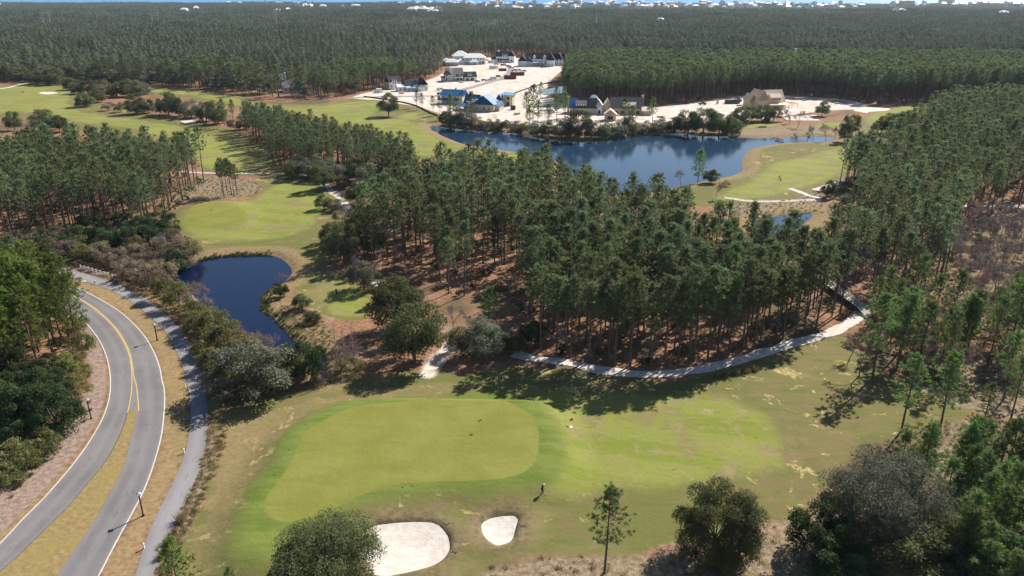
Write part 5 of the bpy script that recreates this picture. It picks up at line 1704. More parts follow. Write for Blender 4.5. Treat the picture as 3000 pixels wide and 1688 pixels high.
def gable(parent, x, y, w, d, wh, rh, axis='x', wall=WHITE, roof=DARKROOF, over=0.45, z0=0.0, hip=0.0, roof_label=None, asym=0.5):
    """A house block: walls closed by gables (or level under a hip), and a roof with thickness and eaves. Ridge along AXIS."""
    def mp(u, v, z):                      # u along the ridge, v across
        return (x + u, y + v, z) if axis == 'x' else (x - v, y + u, z)
    L, S = (w, d) if axis == 'x' else (d, w)
    a, b, vr = L / 2, S / 2, S * (asym - 0.5)
    m = MB()
    if hip <= 0:
        vs = [mp(-a, -b, z0), mp(-a, b, z0), mp(-a, b, z0 + wh), mp(-a, vr, z0 + wh + rh), mp(-a, -b, z0 + wh),
              mp(a, -b, z0), mp(a, b, z0), mp(a, b, z0 + wh), mp(a, vr, z0 + wh + rh), mp(a, -b, z0 + wh)]
        m.add(vs, [(0, 4, 3, 2, 1), (5, 6, 7, 8, 9), (0, 5, 9, 4), (1, 2, 7, 6), (0, 1, 6, 5)])
    else:
        p, q = mp(-a, -b, 0), mp(a, b, 0)
        m.box(min(p[0], q[0]), min(p[1], q[1]), z0, max(p[0], q[0]), max(p[1], q[1]), z0 + wh)
    wo = m.build("wall", wall, parent)
    r = MB()
    th = 0.22
    ao, bo = a + over, b + over
    drop = rh / b * over
    ze, zr = z0 + wh - drop + 0.06, z0 + wh + rh + 0.06
    h = min(hip, a * 0.98) if hip > 0 else 0
    lo = [mp(-ao, -bo, ze), mp(ao, -bo, ze), mp(ao, bo, ze), mp(-ao, bo, ze), mp(-ao + h, vr, zr), mp(ao - h, vr, zr)]
    up = [(p[0], p[1], p[2] + th) for p in lo]
    r.add(up + lo, [(0, 1, 5, 4), (3, 4, 5, 2), (6, 10, 11, 7), (9, 8, 11, 10), (0, 6, 7, 1), (2, 8, 9, 3), (1, 7, 11, 5), (1, 5, 2), (7, 8, 11), (2, 5, 11, 8), (0, 4, 10, 6), (3, 9, 10, 4), (0, 3, 4), (6, 10, 9)] if h <= 0 else
          [(0, 1, 5, 4), (3, 4, 5, 2), (1, 2, 5), (0, 4, 3), (6, 9, 8, 7), (0, 6, 7, 1), (1, 7, 8, 2), (2, 8, 9, 3), (3, 9, 6, 0)])
    ro = r.build("roof", roof, parent)
    if roof_label:
        ro['label'] = roof_label
    return wo, ro


def window(parent, side, u, z, w, h, x, y, W, D, frame=TRIM, pane=GLASS, nm="window"):
    """A window (or door) set 3 cm proud of a block's side; its pane is a sub-part."""
    hw, hd, e = W / 2, D / 2, 0.03
    f, g = MB(), MB()
    t = 0.14
    if side in 'fb':
        s = -1 if side == 'f' else 1
        yy = y + s * (hd + e)
        f.box(x + u - w / 2 - t, min(yy, yy - s * 0.10), z - t, x + u + w / 2 + t, max(yy, yy - s * 0.10), z + h + t)
        yy += s * 0.025
        n = 2 if w > 1.6 else 1
        for k in range(n):
            c = x + u - w / 2 + (k + 0.5) * w / n
            g.box(c - w / n / 2 + 0.05, min(yy, yy - s * 0.05), z, c + w / n / 2 - 0.05, max(yy, yy - s * 0.05), z + h)
    else:
        s = -1 if side == 'l' else 1
        xx = x + s * (hw + e)
        f.box(min(xx, xx - s * 0.10), y + u - w / 2 - t, z - t, max(xx, xx - s * 0.10), y + u + w / 2 + t, z + h + t)
        xx += s * 0.025
        g.box(min(xx, xx - s * 0.05), y + u - w / 2, z, max(xx, xx - s * 0.05), y + u + w / 2, z + h)
    o = f.build(nm, frame, parent)
    g.build("pane", pane, o)
    return o


def windows(parent, x, y, W, D, spec, frame=TRIM, pane=GLASS):
    for s in spec:
        window(parent, *s[:5], x, y, W, D, frame, pane, s[5] if len(s) > 5 else "window")


def chimney(roof, x, y, z0, z1, w=1.1, m=BRICK):
    c = MB()
    c.box(x - w / 2, y - w * 0.4, z0, x + w / 2, y + w * 0.4, z1)
    c.box(x - w / 2 - 0.1, y - w * 0.4 - 0.1, z1 - 0.003, x + w / 2 + 0.1, y + w * 0.4 + 0.1, z1 + 0.2)
    return c.build("chimney", m, roof)


def porch(parent, x, y, w, d, z, roofm, postm, n=5, side='f', rise=0.9):
    """A lean-to porch roof in front of a block, on posts."""
    r = MB()
    s = -1 if side == 'f' else 1
    y0, y1 = y, y + s * d
    A = [(x - w / 2, y0, z + rise), (x + w / 2, y0, z + rise), (x + w / 2, y1, z), (x - w / 2, y1, z)]
    r.add([(p[0], p[1], p[2]) for p in A] + [(p[0], p[1], p[2] - 0.2) for p in A], [(0, 1, 2, 3), (7, 6, 5, 4), (0, 4, 5, 1), (1, 5, 6, 2), (2, 6, 7, 3), (3, 7, 4, 0)] if s < 0 else [(3, 2, 1, 0), (4, 5, 6, 7), (1, 5, 4, 0), (2, 6, 5, 1), (3, 7, 6, 2), (0, 4, 7, 3)])
    r.build("porch_roof", roofm, parent)
    for k in range(n):
        px = x - w / 2 + 0.3 + (w - 0.6) * k / (n - 1)
        MB().box(px - 0.12, y1 - s * 0.35, 0, px + 0.12, y1 - s * 0.11, z - 0.1).build("porch_post", postm, parent)


def house_at(x, y, name, label, rz=0.0, cat="house"):
    X, Y = gp(x, y)
    o = thing(name, label, cat, (X, Y, 0.0), R(rz))
    sl_ = MB().box(-1, -1, 0, 1, 1, 0.1)
    return o


# white house with its dark gabled roof, at the wood edge
h = house_at(989, 222.5, "white_house", "small white two-storey house with dark gable roof at the wood edge", 28)
gable(h, 0, 0, 9.5, 9.0, 5.6, 3.6, 'x')
w, r = gable(h, -0.6, -4.3, 4.0, 1.6, 6.4, 1.0, 'x', WHITE, GREYROOF, 0.25)
windows(h, 0, 0, 9.5, 9, [('f', 3.2, 3.6, 1.0, 1.4), ('r', -2.0, 3.8, 1.0, 1.6), ('r', 2.0, 3.8, 1.0, 1.6), ('r', 0, 0.9, 1.2, 1.7), ('f', 2.6, 0.1, 2.6, 2.3, 'door'), ('f', -2.2, 0.1, 2.6, 2.3, 'door')])
windows(h, -0.6, -4.3, 4, 1.6, [('f', -0.8, 4.1, 0.9, 1.4), ('f', 0.8, 4.1, 0.9, 1.4)])
h = house_at(1046, 227, "white_house", "white house with two dark gables and a pale metal porch roof", 22)
gable(h, -2, 1, 13, 8, 4.2, 3.4, 'x')
gable(h, 4.5, -0.5, 6.5, 10.5, 4.8, 3.8, 'y')
gable(h, -0.8, -2.6, 4.4, 4.0, 5.0, 2.6, 'y', WHITE, GREYROOF, 0.3)
gable(h, -11.0, -0.5, 8.0, 6.5, 3.2, 1.6, 'x', WHITE, METAL, 0.4)
porch(h, -1.5, -4.7, 15, 3.0, 2.9, PALEMETAL, TRIM, 6)
gable(h, 2.3, -6.6, 4.5, 3.0, 3.0, 1.4, 'y', WHITE, METAL, 0.4)
windows(h, -2, 1, 13, 8, [('f', -5.4, 0.9, 1.1, 1.6), ('b', 2, 1, 1.2, 1.6)])
windows(h, 4.5, -0.5, 6.5, 10.5, [('f', 0, 4.9, 1.1, 1.7), ('r', 2, 0.9, 1.1, 1.7), ('r', -2, 0.9, 1.1, 1.7), ('f', 2.0, 0.9, 1.0, 1.7)])
windows(h, -0.8, -2.6, 4.4, 4.0, [('f', -0.9, 4.2, 0.9, 1.6), ('f', 0.9, 4.2, 0.9, 1.6)])
windows(h, -11, -0.5, 8, 6.5, [('f', -2, 0.9, 1.2, 1.5), ('f', 1.5, 0.9, 1.2, 1.5)])
# grey masonry house with a tall chimney, and its dark-roofed garage
h = house_at(1137, 203.5, "grey_house", "big grey masonry house with a tall broad chimney and grey roof", 14)
w, r = gable(h, 2.0, 1.0, 13, 10, 6.2, 4.0, 'x', GREYW, GREYROOF, 0.7)
gable(h, -4.2, -1.5, 5, 7, 6.0, 2.6, 'y', GREYW, GREYROOF, 0.6)
chimney(r, -1.6, -4.5, 0, 11.2, 2.4, GREYW)
gable(h, -7.2, -1.0, 3.6, 6.0, 3.0, 0.9, 'x', GREYW, GREYROOF, 0.5)
porch(h, 4.0, -4.1, 8, 3.0, 3.2, GREYW, GREYW, 4, 'f', 0.3)
windows(h, 2, 1, 13, 10, [('f', 2.0, 4.0, 2.2, 1.7), ('f', 5.2, 4.0, 1.2, 1.7), ('f', 2.0, 0.8, 2.2, 2.0), ('f', 5.0, 0.8, 1.4, 2.0)], GREYW, OPENING)
windows(h, -4.2, -1.5, 5, 7, [('f', -1.2, 1.0, 1.2, 1.8), ('f', -1.2, 4.0, 1.2, 1.6)], GREYW, OPENING)
h = house_at(1181, 202.6, "garage", "white garage house with dark roof beside the grey masonry house", 14, "garage")
w, r = gable(h, 0, 0, 10.5, 8, 3.6, 3.4, 'x')
gable(h, -0.5, -2.4, 3.6, 2.2, 5.2, 1.1, 'x', WHITE, GREYROOF, 0.25)
windows(h, 0, 0, 10.5, 8, [('f', -2.6, 0.05, 2.8, 2.4, 'door'), ('f', 1.6, 0.05, 2.8, 2.4, 'door'), ('r', 1.5, 1, 1.0, 1.6), ('r', -1.5, 1, 1.0, 1.6), ('r', 0, 4.0, 1.0, 1.5)])
# large white house under metal hip roofs
h = house_at(1181, 161, "white_house", "large white house under broad white metal hip roofs", 6)
gable(h, 5, 0, 22, 12, 7.0, 3.2, 'x', WHITE, METAL, 1.1, 0, 6)
gable(h, -9, 9, 16, 14, 8.2, 4.2, 'x', WHITE, METAL, 1.1, 0, 7)
gable(h, 4, -9.0, 9, 6, 3.2, 2.2, 'x', GREYW, METAL, 0.8, 0, 4.2)
gable(h, -9.5, -4.0, 7.5, 9, 3.8, 1.6, 'y', GREYW, METAL, 0.6, 0, 3)
windows(h, 5, 0, 22, 12, [('f', u, 4.4, 1.1, 1.7) for u in (-9, -6.5, -3.5, 0, 3.5, 6.5, 9)] + [('f', 8.5, 0.7, 2.6, 2.3), ('f', -8, 0.9, 1.2, 1.7), ('f', 5.5, 0.9, 1.4, 1.8)])
windows(h, 4, -9, 9, 6, [('f', 0.5, 0.05, 1.4, 2.3, 'door')], GREYW)
h = house_at(1136, 165.5, "outbuilding", "low tan outbuilding with white metal hip roof behind the pine tips", 6, "outbuilding")
gable(h, 0, 0, 13, 9, 4.0, 2.6, 'x', TANW, METAL, 0.7, 0, 4.5)
gable(h, -5.5, 2.5, 8, 8, 5.2, 2.0, 'y', TANW, METAL, 0.7, 0, 3)
windows(h, 0, 0, 13, 9, [('f', -3, 1, 1.1, 1.5), ('f', 1, 1, 1.1, 1.5), ('f', 4.5, 1, 1.1, 1.5)])
# white farmhouse row at the end of the site road
h = house_at(1273, 156.5, "white_house", "white farmhouse with black roof, tall chimney and one front gable", -6)
w, r = gable(h, -2, 1, 17, 9, 6.2, 4.2, 'x')
gable(h, 6.5, -2.0, 6.2, 9, 7.0, 4.0, 'y', WHITE, DARKROOF, 0.35)
gable(h, -1.0, -2.6, 5.4, 3.6, 7.4, 1.6, 'x', WHITE, GREYROOF, 0.3)
chimney(r, -8.2, 1, 4.0, 12.0, 1.2, WHITE)
porch(h, -2.0, -3.6, 14, 2.6, 3.0, DARKROOF, TRIM, 6)
gable(h, -12.5, -1, 6, 6, 3.2, 1.4, 'x', WHITE, DARKROOF, 0.35)
windows(h, 6.5, -2, 6.2, 9, [('f', 0, 6.3, 1.6, 1.6), ('f', 0, 1.2, 1.6, 1.8)])
windows(h, -1, -2.6, 5.4, 3.6, [('f', -1.2, 5.4, 1.0, 1.4), ('f', 1.2, 5.4, 1.0, 1.4)])
windows(h, -2, 1, 17, 9, [('f', u, 0.8, 1.2, 1.9) for u in (-6, -3.5, -1, 1.5)])
h = house_at(1346, 166.5, "white_house", "largest white house with black roof, two small dormers and screened porch", -4)
w, r = gable(h, 4, 4, 26, 11, 7.2, 5.2, 'x')
gable(h, 15.5, 1.5, 7.5, 15, 6.6, 6.4, 'y', WHITE, DARKROOF, 0.35)
gable(h, -13, -1, 8.2, 9, 5.6, 4.6, 'y', WHITE, DARKROOF, 0.35)
gable(h, -6.5, 0, 7, 7, 5.0, 3.8, 'y', WHITE, GREYROOF, 0.35)
for dx in (-1.2, 9.0):
    gable(h, dx, -0.4, 2.4, 2.8, 9.0, 1.5, 'y', WHITE, METAL, 0.25)
    windows(h, dx, -0.4, 2.4, 2.8, [('f', 0, 8.4, 0.9, 1.1)])
porch(h, 4.0, -1.6, 18, 4.4, 3.9, PALEMETAL, TRIM, 5, 'f', 1.2)
windows(h, 4, 4, 26, 11, [('f', u, 0.5, 2.8, 2.6) for u in (-5, -0.6, 3.8)])
windows(h, -13, -1, 8.2, 9, [('f', 1.5, 5.4, 1.1, 1.5), ('l', 1, 1, 1.1, 1.6)])
windows(h, 15.5, 1.5, 7.5, 15, [('f', 0, 5.6, 1.1, 1.7), ('f', -1.6, 1.0, 1.1, 1.7), ('f', 1.6, 1.0, 1.1, 1.7)])
t_ = MB()
for k in range(9):
    t_.box(-16.2 + k * 0.55, -6.4, 0, -15.65 + k * 0.55, -5.55, 4.4 - k * 0.5)
t_.build("outside_stair", TRIM, h)
h = house_at(1404, 163.5, "white_house", "white gabled house half hidden behind the pines beyond the site", -8)
gable(h, -2, 3, 16, 9, 5.6, 5.0, 'x')
gable(h, 1, -1.5, 7.5, 9, 6.2, 5.6, 'y', WHITE, DARKROOF, 0.35)
gable(h, 8, -2.5, 6, 8, 5.2, 4.2, 'y', WHITE, DARKROOF, 0.35)
windows(h, 1, -1.5, 7.5, 9, [('f', -1.6, 4.2, 1.0, 1.6), ('f', 1.6, 4.2, 1.0, 1.6), ('f', -1.6, 1, 1.0, 1.6), ('f', 1.6, 1, 1.0, 1.6)])
windows(h, 8, -2.5, 6, 8, [('f', 0, 4.0, 1.0, 1.5)])
h = house_at(1432, 160.5, "outbuilding", "low building with a pale blue membrane roof behind the pine edge", -8, "outbuilding")
gable(h, 0, 0, 12, 9, 3.0, 2.4, 'x', WHITE, PALEBLUE, 0.5, 0, 3)
windows(h, 0, 0, 12, 9, [('f', -3, 0.9, 1.1, 1.4), ('f', 2, 0.9, 1.1, 1.4)])
# houses under blue roofing membrane
h = house_at(1143, 260, "sheathed_house", "two-storey house in yellow-green sheathing under a bright blue roof", -16)
w, r = gable(h, 0, 0, 15, 10, 6.0, 2.9, 'x', SHEATH, BLUE, 0.6)
chimney(r, 1.0, 1.0, 7.0, 10.0, 1.0, SHEATH)
chimney(r, 7.0, -1.0, 6.0, 9.2, 1.0, SHEATH)
porch(h, -1.8, -5.0, 14.5, 3.2, 2.9, BLUE, STUD, 5, 'f', 1.1)
windows(h, 0, 0, 15, 10, [('f', -5.6, 4.0, 1.0, 1.5), ('f', -1.4, 4.0, 1.8, 1.7), ('f', 2.4, 4.0, 1.0, 1.5), ('f', -3.0, 0.1, 1.6, 2.3, 'door'), ('f', 1.0, 0.4, 1.6, 2.0), ('r', 0, 4.0, 1.0, 1.5)])
h = house_at(1212, 277, "sheathed_house", "rambling tan shingled house with several blue roofs and a stub chimney", -20)
w, r = gable(h, 3, 0, 14, 10.5, 4.4, 5.2, 'y', TANW, BLUE, 0.5)
gable(h, -6.5, 1.5, 9, 11, 3.6, 5.4, 'x', SHEATH, BLUE, 0.5)
gable(h, -3.5, -2.6, 6.0, 5, 5.4, 1.5, 'x', WHITE, PALEBLUE, 0.45, 0, 2)
gable(h, 9.8, 2.0, 5.5, 8, 3.4, 2.2, 'x', TANW, PALEBLUE, 0.4)
porch(h, -8.5, -4.6, 9, 4.2, 2.9, BLUE, STUD, 4, 'f', 1.4)
chimney(r, -6.0, -7.5, 0, 5.8, 1.8, SHEATH)
windows(h, 3, 0, 14, 10.5, [('f', -4.0, 1.0, 1.3, 1.7), ('f', 0.4, 1.0, 1.3, 1.8), ('f', 4.0, 1.0, 1.3, 1.8), ('f', -1.2, 5.0, 0.9, 1.6), ('f', 0.4, 5.0, 0.9, 1.6), ('f', 2.0, 5.0, 0.9, 1.6)])
windows(h, 9.8, 2, 5.5, 8, [('f', -0.6, 1.0, 1.2, 1.6)])
windows(h, -3.5, -2.6, 6, 5, [('f', -1.7, 4.0, 0.8, 1.2), ('f', 0, 4.0, 0.8, 1.2), ('f', 1.7, 4.0, 0.8, 1.2)])
windows(h, -6.5, 1.5, 9, 11, [('f', -2.5, 0.5, 1.6, 2.0), ('f', 1.0, 0.1, 1.4, 2.3, 'door')], TRIM, OPENING)
h = house_at(1268, 265.5, "sheathed_house", "narrow two-storey shell with pale blue roof beside the rambling house", -18)
gable(h, -2.2, 0, 5.0, 8, 4.2, 3.2, 'y', SHEATH, BLUE, 0.4)
gable(h, 3.0, 1.5, 6.0, 5.5, 7.0, 1.2, 'x', SHEATH, PALEBLUE, 0.7)
for px in (0.6, 5.4):
    MB().box(px - 0.15, -3.8, 0, px + 0.15, -3.5, 7.0).build("porch_post", STUD, h)
windows(h, -2.2, 0, 5, 8, [('f', 0, 4.2, 0.9, 1.3), ('f', -1.2, 1, 1.0, 1.5), ('f', 1.2, 1, 1.0, 1.5)])
windows(h, 3, 1.5, 6, 5.5, [('f', 0, 0.1, 1.6, 2.3, 'door'), ('f', 0, 4.0, 1.6, 1.8)], STUD, OPENING)
# across the lake
h = house_at(1470, 284, "house_shell", "house with half blue, half black roof, white dormer and square tower cap", -5)
w, r = gable(h, 0.6, 0, 13.0, 11, 3.8, 5.0, 'x', SHEATH, DARKROOF, 0.4)
gable(h, -7.0, 0.0, 4.6, 11.1, 3.8, 5.02, 'x', SHEATH, BLUE, 0.42, 0, 0, "bright blue stretch of roof")
gable(h, -2.4, -2.6, 6.4, 4.0, 6.3, 1.3, 'x', WHITE, GREYROOF, 0.35)
chimney(r, -10.2, 0.5, 0, 9.6, 1.1, SHEATH)
gable(h, 5.4, 4.2, 4.4, 4.4, 8.2, 2.0, 'x', WHITE, METAL, 0.9, 0, 2.1)
gable(h, 8.8, -0.5, 3.6, 9, 5.2, 2.6, 'y', WHITE, METAL, 0.4)
gable(h, 11.6, -1.5, 2.4, 4.4, 4.6, 1.0, 'y', STUD, STUD, 0.3)
windows(h, -2.4, -2.6, 6.4, 4, [('f', u, 4.7, 0.8, 1.2) for u in (-2.2, -0.7, 0.8, 2.3)])
windows(h, 8.8, -0.5, 3.6, 9, [('f', 0, 0.2, 1.4, 2.2, 'door')], TRIM, OPENING)
h = house_at(1570, 286, "house_shell", "bare wooden house with big grey felt roof and a bright wood dormer", -3)
w, r = gable(h, 1.0, 0, 19, 11, 4.0, 5.8, 'x', OSB, FELT, 0.35)
gable(h, 2.4, -3.2, 7.4, 4.0, 5.6, 1.5, 'x', OSB, PALEOSB, 0.45)
chimney(r, 10.6, 0.0, 0, 11.0, 1.5, BRICK)
gable(h, -10.4, 1.0, 3.6, 8, 5.8, 3.0, 'y', OSB, PALEOSB, 0.35)
gable(h, 13.0, -5.0, 5.6, 6, 3.0, 1.6, 'x', STUD, PALEOSB, 0.6)
chimney(r, 15.6, -4.0, 0, 6.6, 1.3, BRICK)
windows(h, 2.4, -3.2, 7.4, 4, [('f', u, 4.4, 0.8, 1.1) for u in (-2.4, -0.8, 0.8, 2.4)], STUD, OPENING)
windows(h, 1, 0, 19, 11, [('f', u, 0.4, 1.8, 2.1) for u in (-6.5, -2.5, 2.0, 6.5)], STUD, OPENING)
h = house_at(1534, 303, "small_house_shell", "small wooden gable building in front of the grey felt roof", -6, "garage")
gable(h, 0, 0, 6.6, 6.5, 3.8, 2.6, 'y', OSB, PALEOSB, 0.45)
windows(h, 0, 0, 6.6, 6.5, [('f', 0, 1.0, 3.2, 1.9)], STUD, OPENING)
h = house_at(1922, 270, "house_shell", "tall bare plywood house with pale sheathed roof and open pergola frame", 12)
w, r = gable(h, 4.5, 0, 12.5, 12, 3.6, 7.2, 'x', OSB, PALEOSB, 0.5)
gable(h, 4.0, -4.0, 7.0, 4.4, 7.0, 1.8, 'x', OSB, PALEOSB, 0.5)
gable(h, -5.4, -0.8, 7.6, 13.5, 5.6, 5.6, 'y', OSB, OSB, 0.3)
gable(h, -9.8, 2.0, 4.0, 9, 4.6, 4.0, 'y', OSB, STUD, 0.3)
windows(h, 4, -4, 7, 4.4, [('f', u, 5.0, 0.8, 1.3) for u in (-2.4, -0.8, 0.8, 2.4)], STUD, OPENING)
windows(h, -5.4, -0.8, 7.6, 13.5, [('f', -1.2, 5.4, 1.0, 1.9), ('f', 1.2, 5.4, 1.0, 1.9), ('f', -2.0, 0.4, 1.8, 2.2), ('f', 1.6, 0.4, 1.8, 2.2)], STUD, OPENING)
porch(h, 4.5, -6.2, 14, 4.5, 2.9, PALEOSB, STUD, 6, 'f', 0.6)
pg_ = MB()
for k in range(6):
    pg_.box(12.2 + k * 1.5, -6, 2.8, 12.4 + k * 1.5, 2, 3.0)
for yy in (-6, -2, 2):
    pg_.box(12.0, yy - 0.1, 2.6, 20.2, yy + 0.1, 2.797)
    for xx in (12.1, 16.0, 20.0):
        pg_.box(xx - 0.1, yy - 0.1, 0, xx + 0.1, yy + 0.1, 2.597)
pg_.build("pergola_frame", STUD, h)

# houses glimpsed between the trees on the left
COT = [plain("weathered_siding", (0.40, 0.39, 0.38), 0.8, 0.15), plain("cream_siding", (0.55, 0.46, 0.37), 0.8, 0.15), WHITE]
RF = [GREYROOF, plain("brown_shingle_roof", (0.13, 0.105, 0.09), 0.9, 0.25), METAL]
LBL = ["white gabled house high in the far left woods", "dark-roofed house beside the white gabled one in the far left woods", "small white house low in the far left woods", "large cream building at the upper left woods edge",
       "grey-roofed house hidden halfway up the left woods", "house in the trees nearest the left fairway oaks", "second house in the trees behind the fairway oaks", "white-trimmed house with tall chimney beside the middle fairway",
       "grey house touching the tall-chimney house by the middle fairway", "pale house behind the trunks at the middle fairway edge", "low pale house at the right end of the fairway-edge houses", "cream house at the far left frame edge"]
for i, (x, y) in enumerate(HOUSES_IN_WOODS):
    big = i == 3
    h = house_at(x, y, "cottage", LBL[i], RG.uniform(-25, 25))
    wm, rm_ = COT[(0, 1, 2, 1, 0, 0, 0, 0, 0, 1, 2, 1)[i]], RF[(2, 0, 2, 1, 0, 0, 0, 0, 0, 0, 0, 1)[i]]
    w, r = gable(h, 0, 0, 22 if big else 14, 11, 6.5 if i != 10 else 3.6, 4.4, 'x', wm, rm_, 0.6)
    gable(h, 4, -5, 6, 5, 6.4 if i != 10 else 3.5, 3.2, 'y', wm, rm_, 0.5)
    chimney(r, -4, 0.5, 6, 13.5, 1.2, wm)
    windows(h, 0, 0, 22 if big else 14, 11, [('f', u, z, 1.2, 1.6) for u in (-5, -2.2) for z in ((1, 4.2) if i != 10 else (1,))], TRIM)
    windows(h, 4, -5, 6, 5, [('f', 0, 1.0, 1.8, 1.7)])

# beach town along the shore: one plan in several sizes, too far off to show parts
def beach_mesh(name, w, d, wh, rh, wall, roof, floors):
    m = MB()
    m.box(-w / 2, -d / 2, 0, w / 2, d / 2, wh, 0)
    o = 0.7
    vs = [(-w / 2 - o, -d / 2 - o, wh - .2), (w / 2 + o, -d / 2 - o, wh - .2), (w / 2 + o, d / 2 + o, wh - .2), (-w / 2 - o, d / 2 + o, wh - .2), (-w / 4, 0, wh + rh), (w / 4, 0, wh + rh)]
    m.add(vs, [(0, 1, 5, 4), (1, 2, 5), (2, 3, 4, 5), (3, 0, 4), (3, 2, 1, 0)], 1)
    for f in range(floors):
        for k in range(int(w / 4)):
            x = -w / 2 + 2 + k * 4
            m.box(x - 0.7, -d / 2 - 0.04, 1.2 + f * 3.2, x + 0.7, -d / 2 + 0.1, 2.8 + f * 3.2, 2)
    return m.mesh(name, (wall, roof, GLASS))


BW = [plain("beach_house_wall", (0.72, 0.72, 0.70), 0.7, 0.1), plain("beach_house_wall_cream", (0.62, 0.56, 0.47), 0.8, 0.1), plain("beach_house_wall_grey", (0.42, 0.44, 0.46), 0.8, 0.1)]
BR = [METAL, plain("pale_membrane_roof", (0.80, 0.79, 0.77), 0.8, 0.08), plain("slate_roof", (0.10, 0.11, 0.13), 0.8, 0.2)]
bmesh_ = [beach_mesh("beach_house", 16, 13, 10, 4, BW[0], BR[0], 3), beach_mesh("beach_house", 13, 12, 11, 5, BW[0], BR[1], 3), beach_mesh("beach_house", 18, 14, 9, 4, BW[1], BR[0], 2),
          beach_mesh("beach_house", 14, 14, 11, 4, BW[0], BR[2], 3), beach_mesh("beach_house", 20, 15, 11, 3, BW[2], BR[0], 3)]
condo_mesh = [beach_mesh("apartment_block", 44, 18, 17, 2.0, BW[0], BR[1], 5), beach_mesh("apartment_block", 60, 20, 15, 2.0, BW[1], BR[1], 4), beach_mesh("apartment_block", 36, 18, 20, 3, BW[2], BR[0], 6)]
def shore(x0, x1, y0, y1, n, seed, group, label, sc=1.0, name="beach_house", meshes=None, cat="house"):
    rg = np.random.default_rng(seed)
    for k in range(n):
        x, y = rg.uniform(x0, x1), y0 + (y1 - y0) * rg.uniform() ** 1.2
        X, Y = gp(x, y)
        Y = min(Y, SHORE_Y - 75)
        X = (x - CX) / FF * (Y * CP + CAM_H * SP)
        ms = meshes or bmesh_
        o = link(name, ms[int(rg.integers(len(ms)))], None, (X, Y, 3.0 if Y > 2500 else 6.0), rg.uniform(-0.5, 0.5))
        s = sc * rg.uniform(0.9, 1.5)
        o.scale = (s, s, s * rg.uniform(0.9, 1.35))
        tag(o, label, cat, group)


shore(560, 830, 13.4, 14.2, 10, 1, "beach houses at the left end of the shore", "tiny white beach house before the sea, left end of the town")
shore(730, 920, 24, 27, 9, 2, "white roofs in the woods before the shore", "white roof in a cluster among woods short of the shore")
shore(1000, 1180, 13.6, 15.5, 18, 3, "beach houses left of the town centre", "tiny white beach house on the shoreline left of the town centre")
shore(1180, 1620, 13.6, 19, 44, 4, "beach houses of the town centre", "tiny white house in the shoreline town centre")
shore(1030, 1110, 36, 41, 12, 5, "white roofs of the nearest town cluster", "white roof of the cluster nearest to the site woods")
shore(1250, 1480, 24, 32, 16, 6, "white roofs behind the town", "white roof in the woods behind the town centre")
shore(1560, 1920, 14, 28, 62, 7, "houses of the right town quarter", "tiny white house in the dense right quarter of the town")
shore(1880, 2180, 14.5, 29, 44, 8, "houses beyond the right quarter", "tiny house beyond the dense right quarter of the town")
shore(2230, 2575, 13.6, 22, 26, 9, "houses at the right end of the shore", "tiny white house at the right end of the shore")
shore(1100, 1560, 13.2, 14, 6, 10, "shoreline apartment blocks", "pale apartment block on the shoreline before the sea", 0.9, "apartment_block", condo_mesh, "apartment block")
shore(2250, 2500, 13.2, 14, 6, 11, "apartment blocks on the right shore", "long apartment block at the right of the shoreline", 1.1, "apartment_block", condo_mesh, "apartment block")
for i, (x, y, lb) in enumerate(((465, 38, "lone white roof in the far left woods, nearer one"), (495, 34, "twin white roof beside the lone one in the far left woods"), (700, 40, "white roof far out in the woods above the pylon"), (725, 38, "second white roof far out above the pylon"),
                                (2250, 41, "white roof alone in the woods at the far right"), (2265, 38, "second white roof in the woods at the far right"), (2520, 47, "white roof closest to the right frame edge in the woods"), (0, 20, "pale blue roof at the far left frame edge"), (1085, 33, "white roof above the nearest town cluster"),
                                (1660, 66, "white house glimpsed in the pine plantation"), (2000, 158, "white shed glimpsed behind the plantation trunks"))):
    X, Y = gp(x, y)
    o = tag(link("far_house", bmesh_[i % 3], None, (X, Y, 5 if Y > 1000 else 0.3), 0.3 * i), lb, "house")
    o.scale = (1.3, 1.3, 1.2) if i < 9 else (0.8, 0.8, 0.9)

# power pylons over the woods
STEEL = plain("pylon_steel", (0.50, 0.51, 0.52), 0.5, 0.15, 1.0, 0.5, 0.3)
for i, (x, yb, yt, lb) in enumerate(((132, 70, 43, "tall steel power pylon, the taller of the left pair"), (114, 70, 50, "shorter steel power pylon of the left pair"), (403, 70, 46, "tall steel power pylon of the middle pair"),
                                     (388, 70, 52, "shorter steel power pylon of the middle pair"), (698, 66, 43, "single steel power pylon above the middle woods"), (1498, 78, 50, "slim steel pole above the woods behind the white houses"))):
    X, Y = gp(x, yb + 12)
    H = 40 - 4 * (i % 2)
    o = thing("power_pylon", lb, "pylon", (X, Y, 0), 0.25)
    p = MB().frustum((0, 0), 0.9, 0.35, 0, H, 0, 6)
    p.build("mast", STEEL, o)
    if i < 5:
        for k, z in enumerate((H - 2, H - 6, H - 10)):
            MB().box(-3.6 + 0.5 * k, -0.2, z, 3.6 - 0.5 * k, 0.2, z + 0.45).build("cross_arm", STEEL, o)
            for sx in (-1, 1):
                MB().tube([(sx * (3.4 - 0.5 * k), 0, z), (sx * (3.4 - 0.5 * k), 0, z - 1.8)], 0.14, 5).build("insulator", TRIM, o)

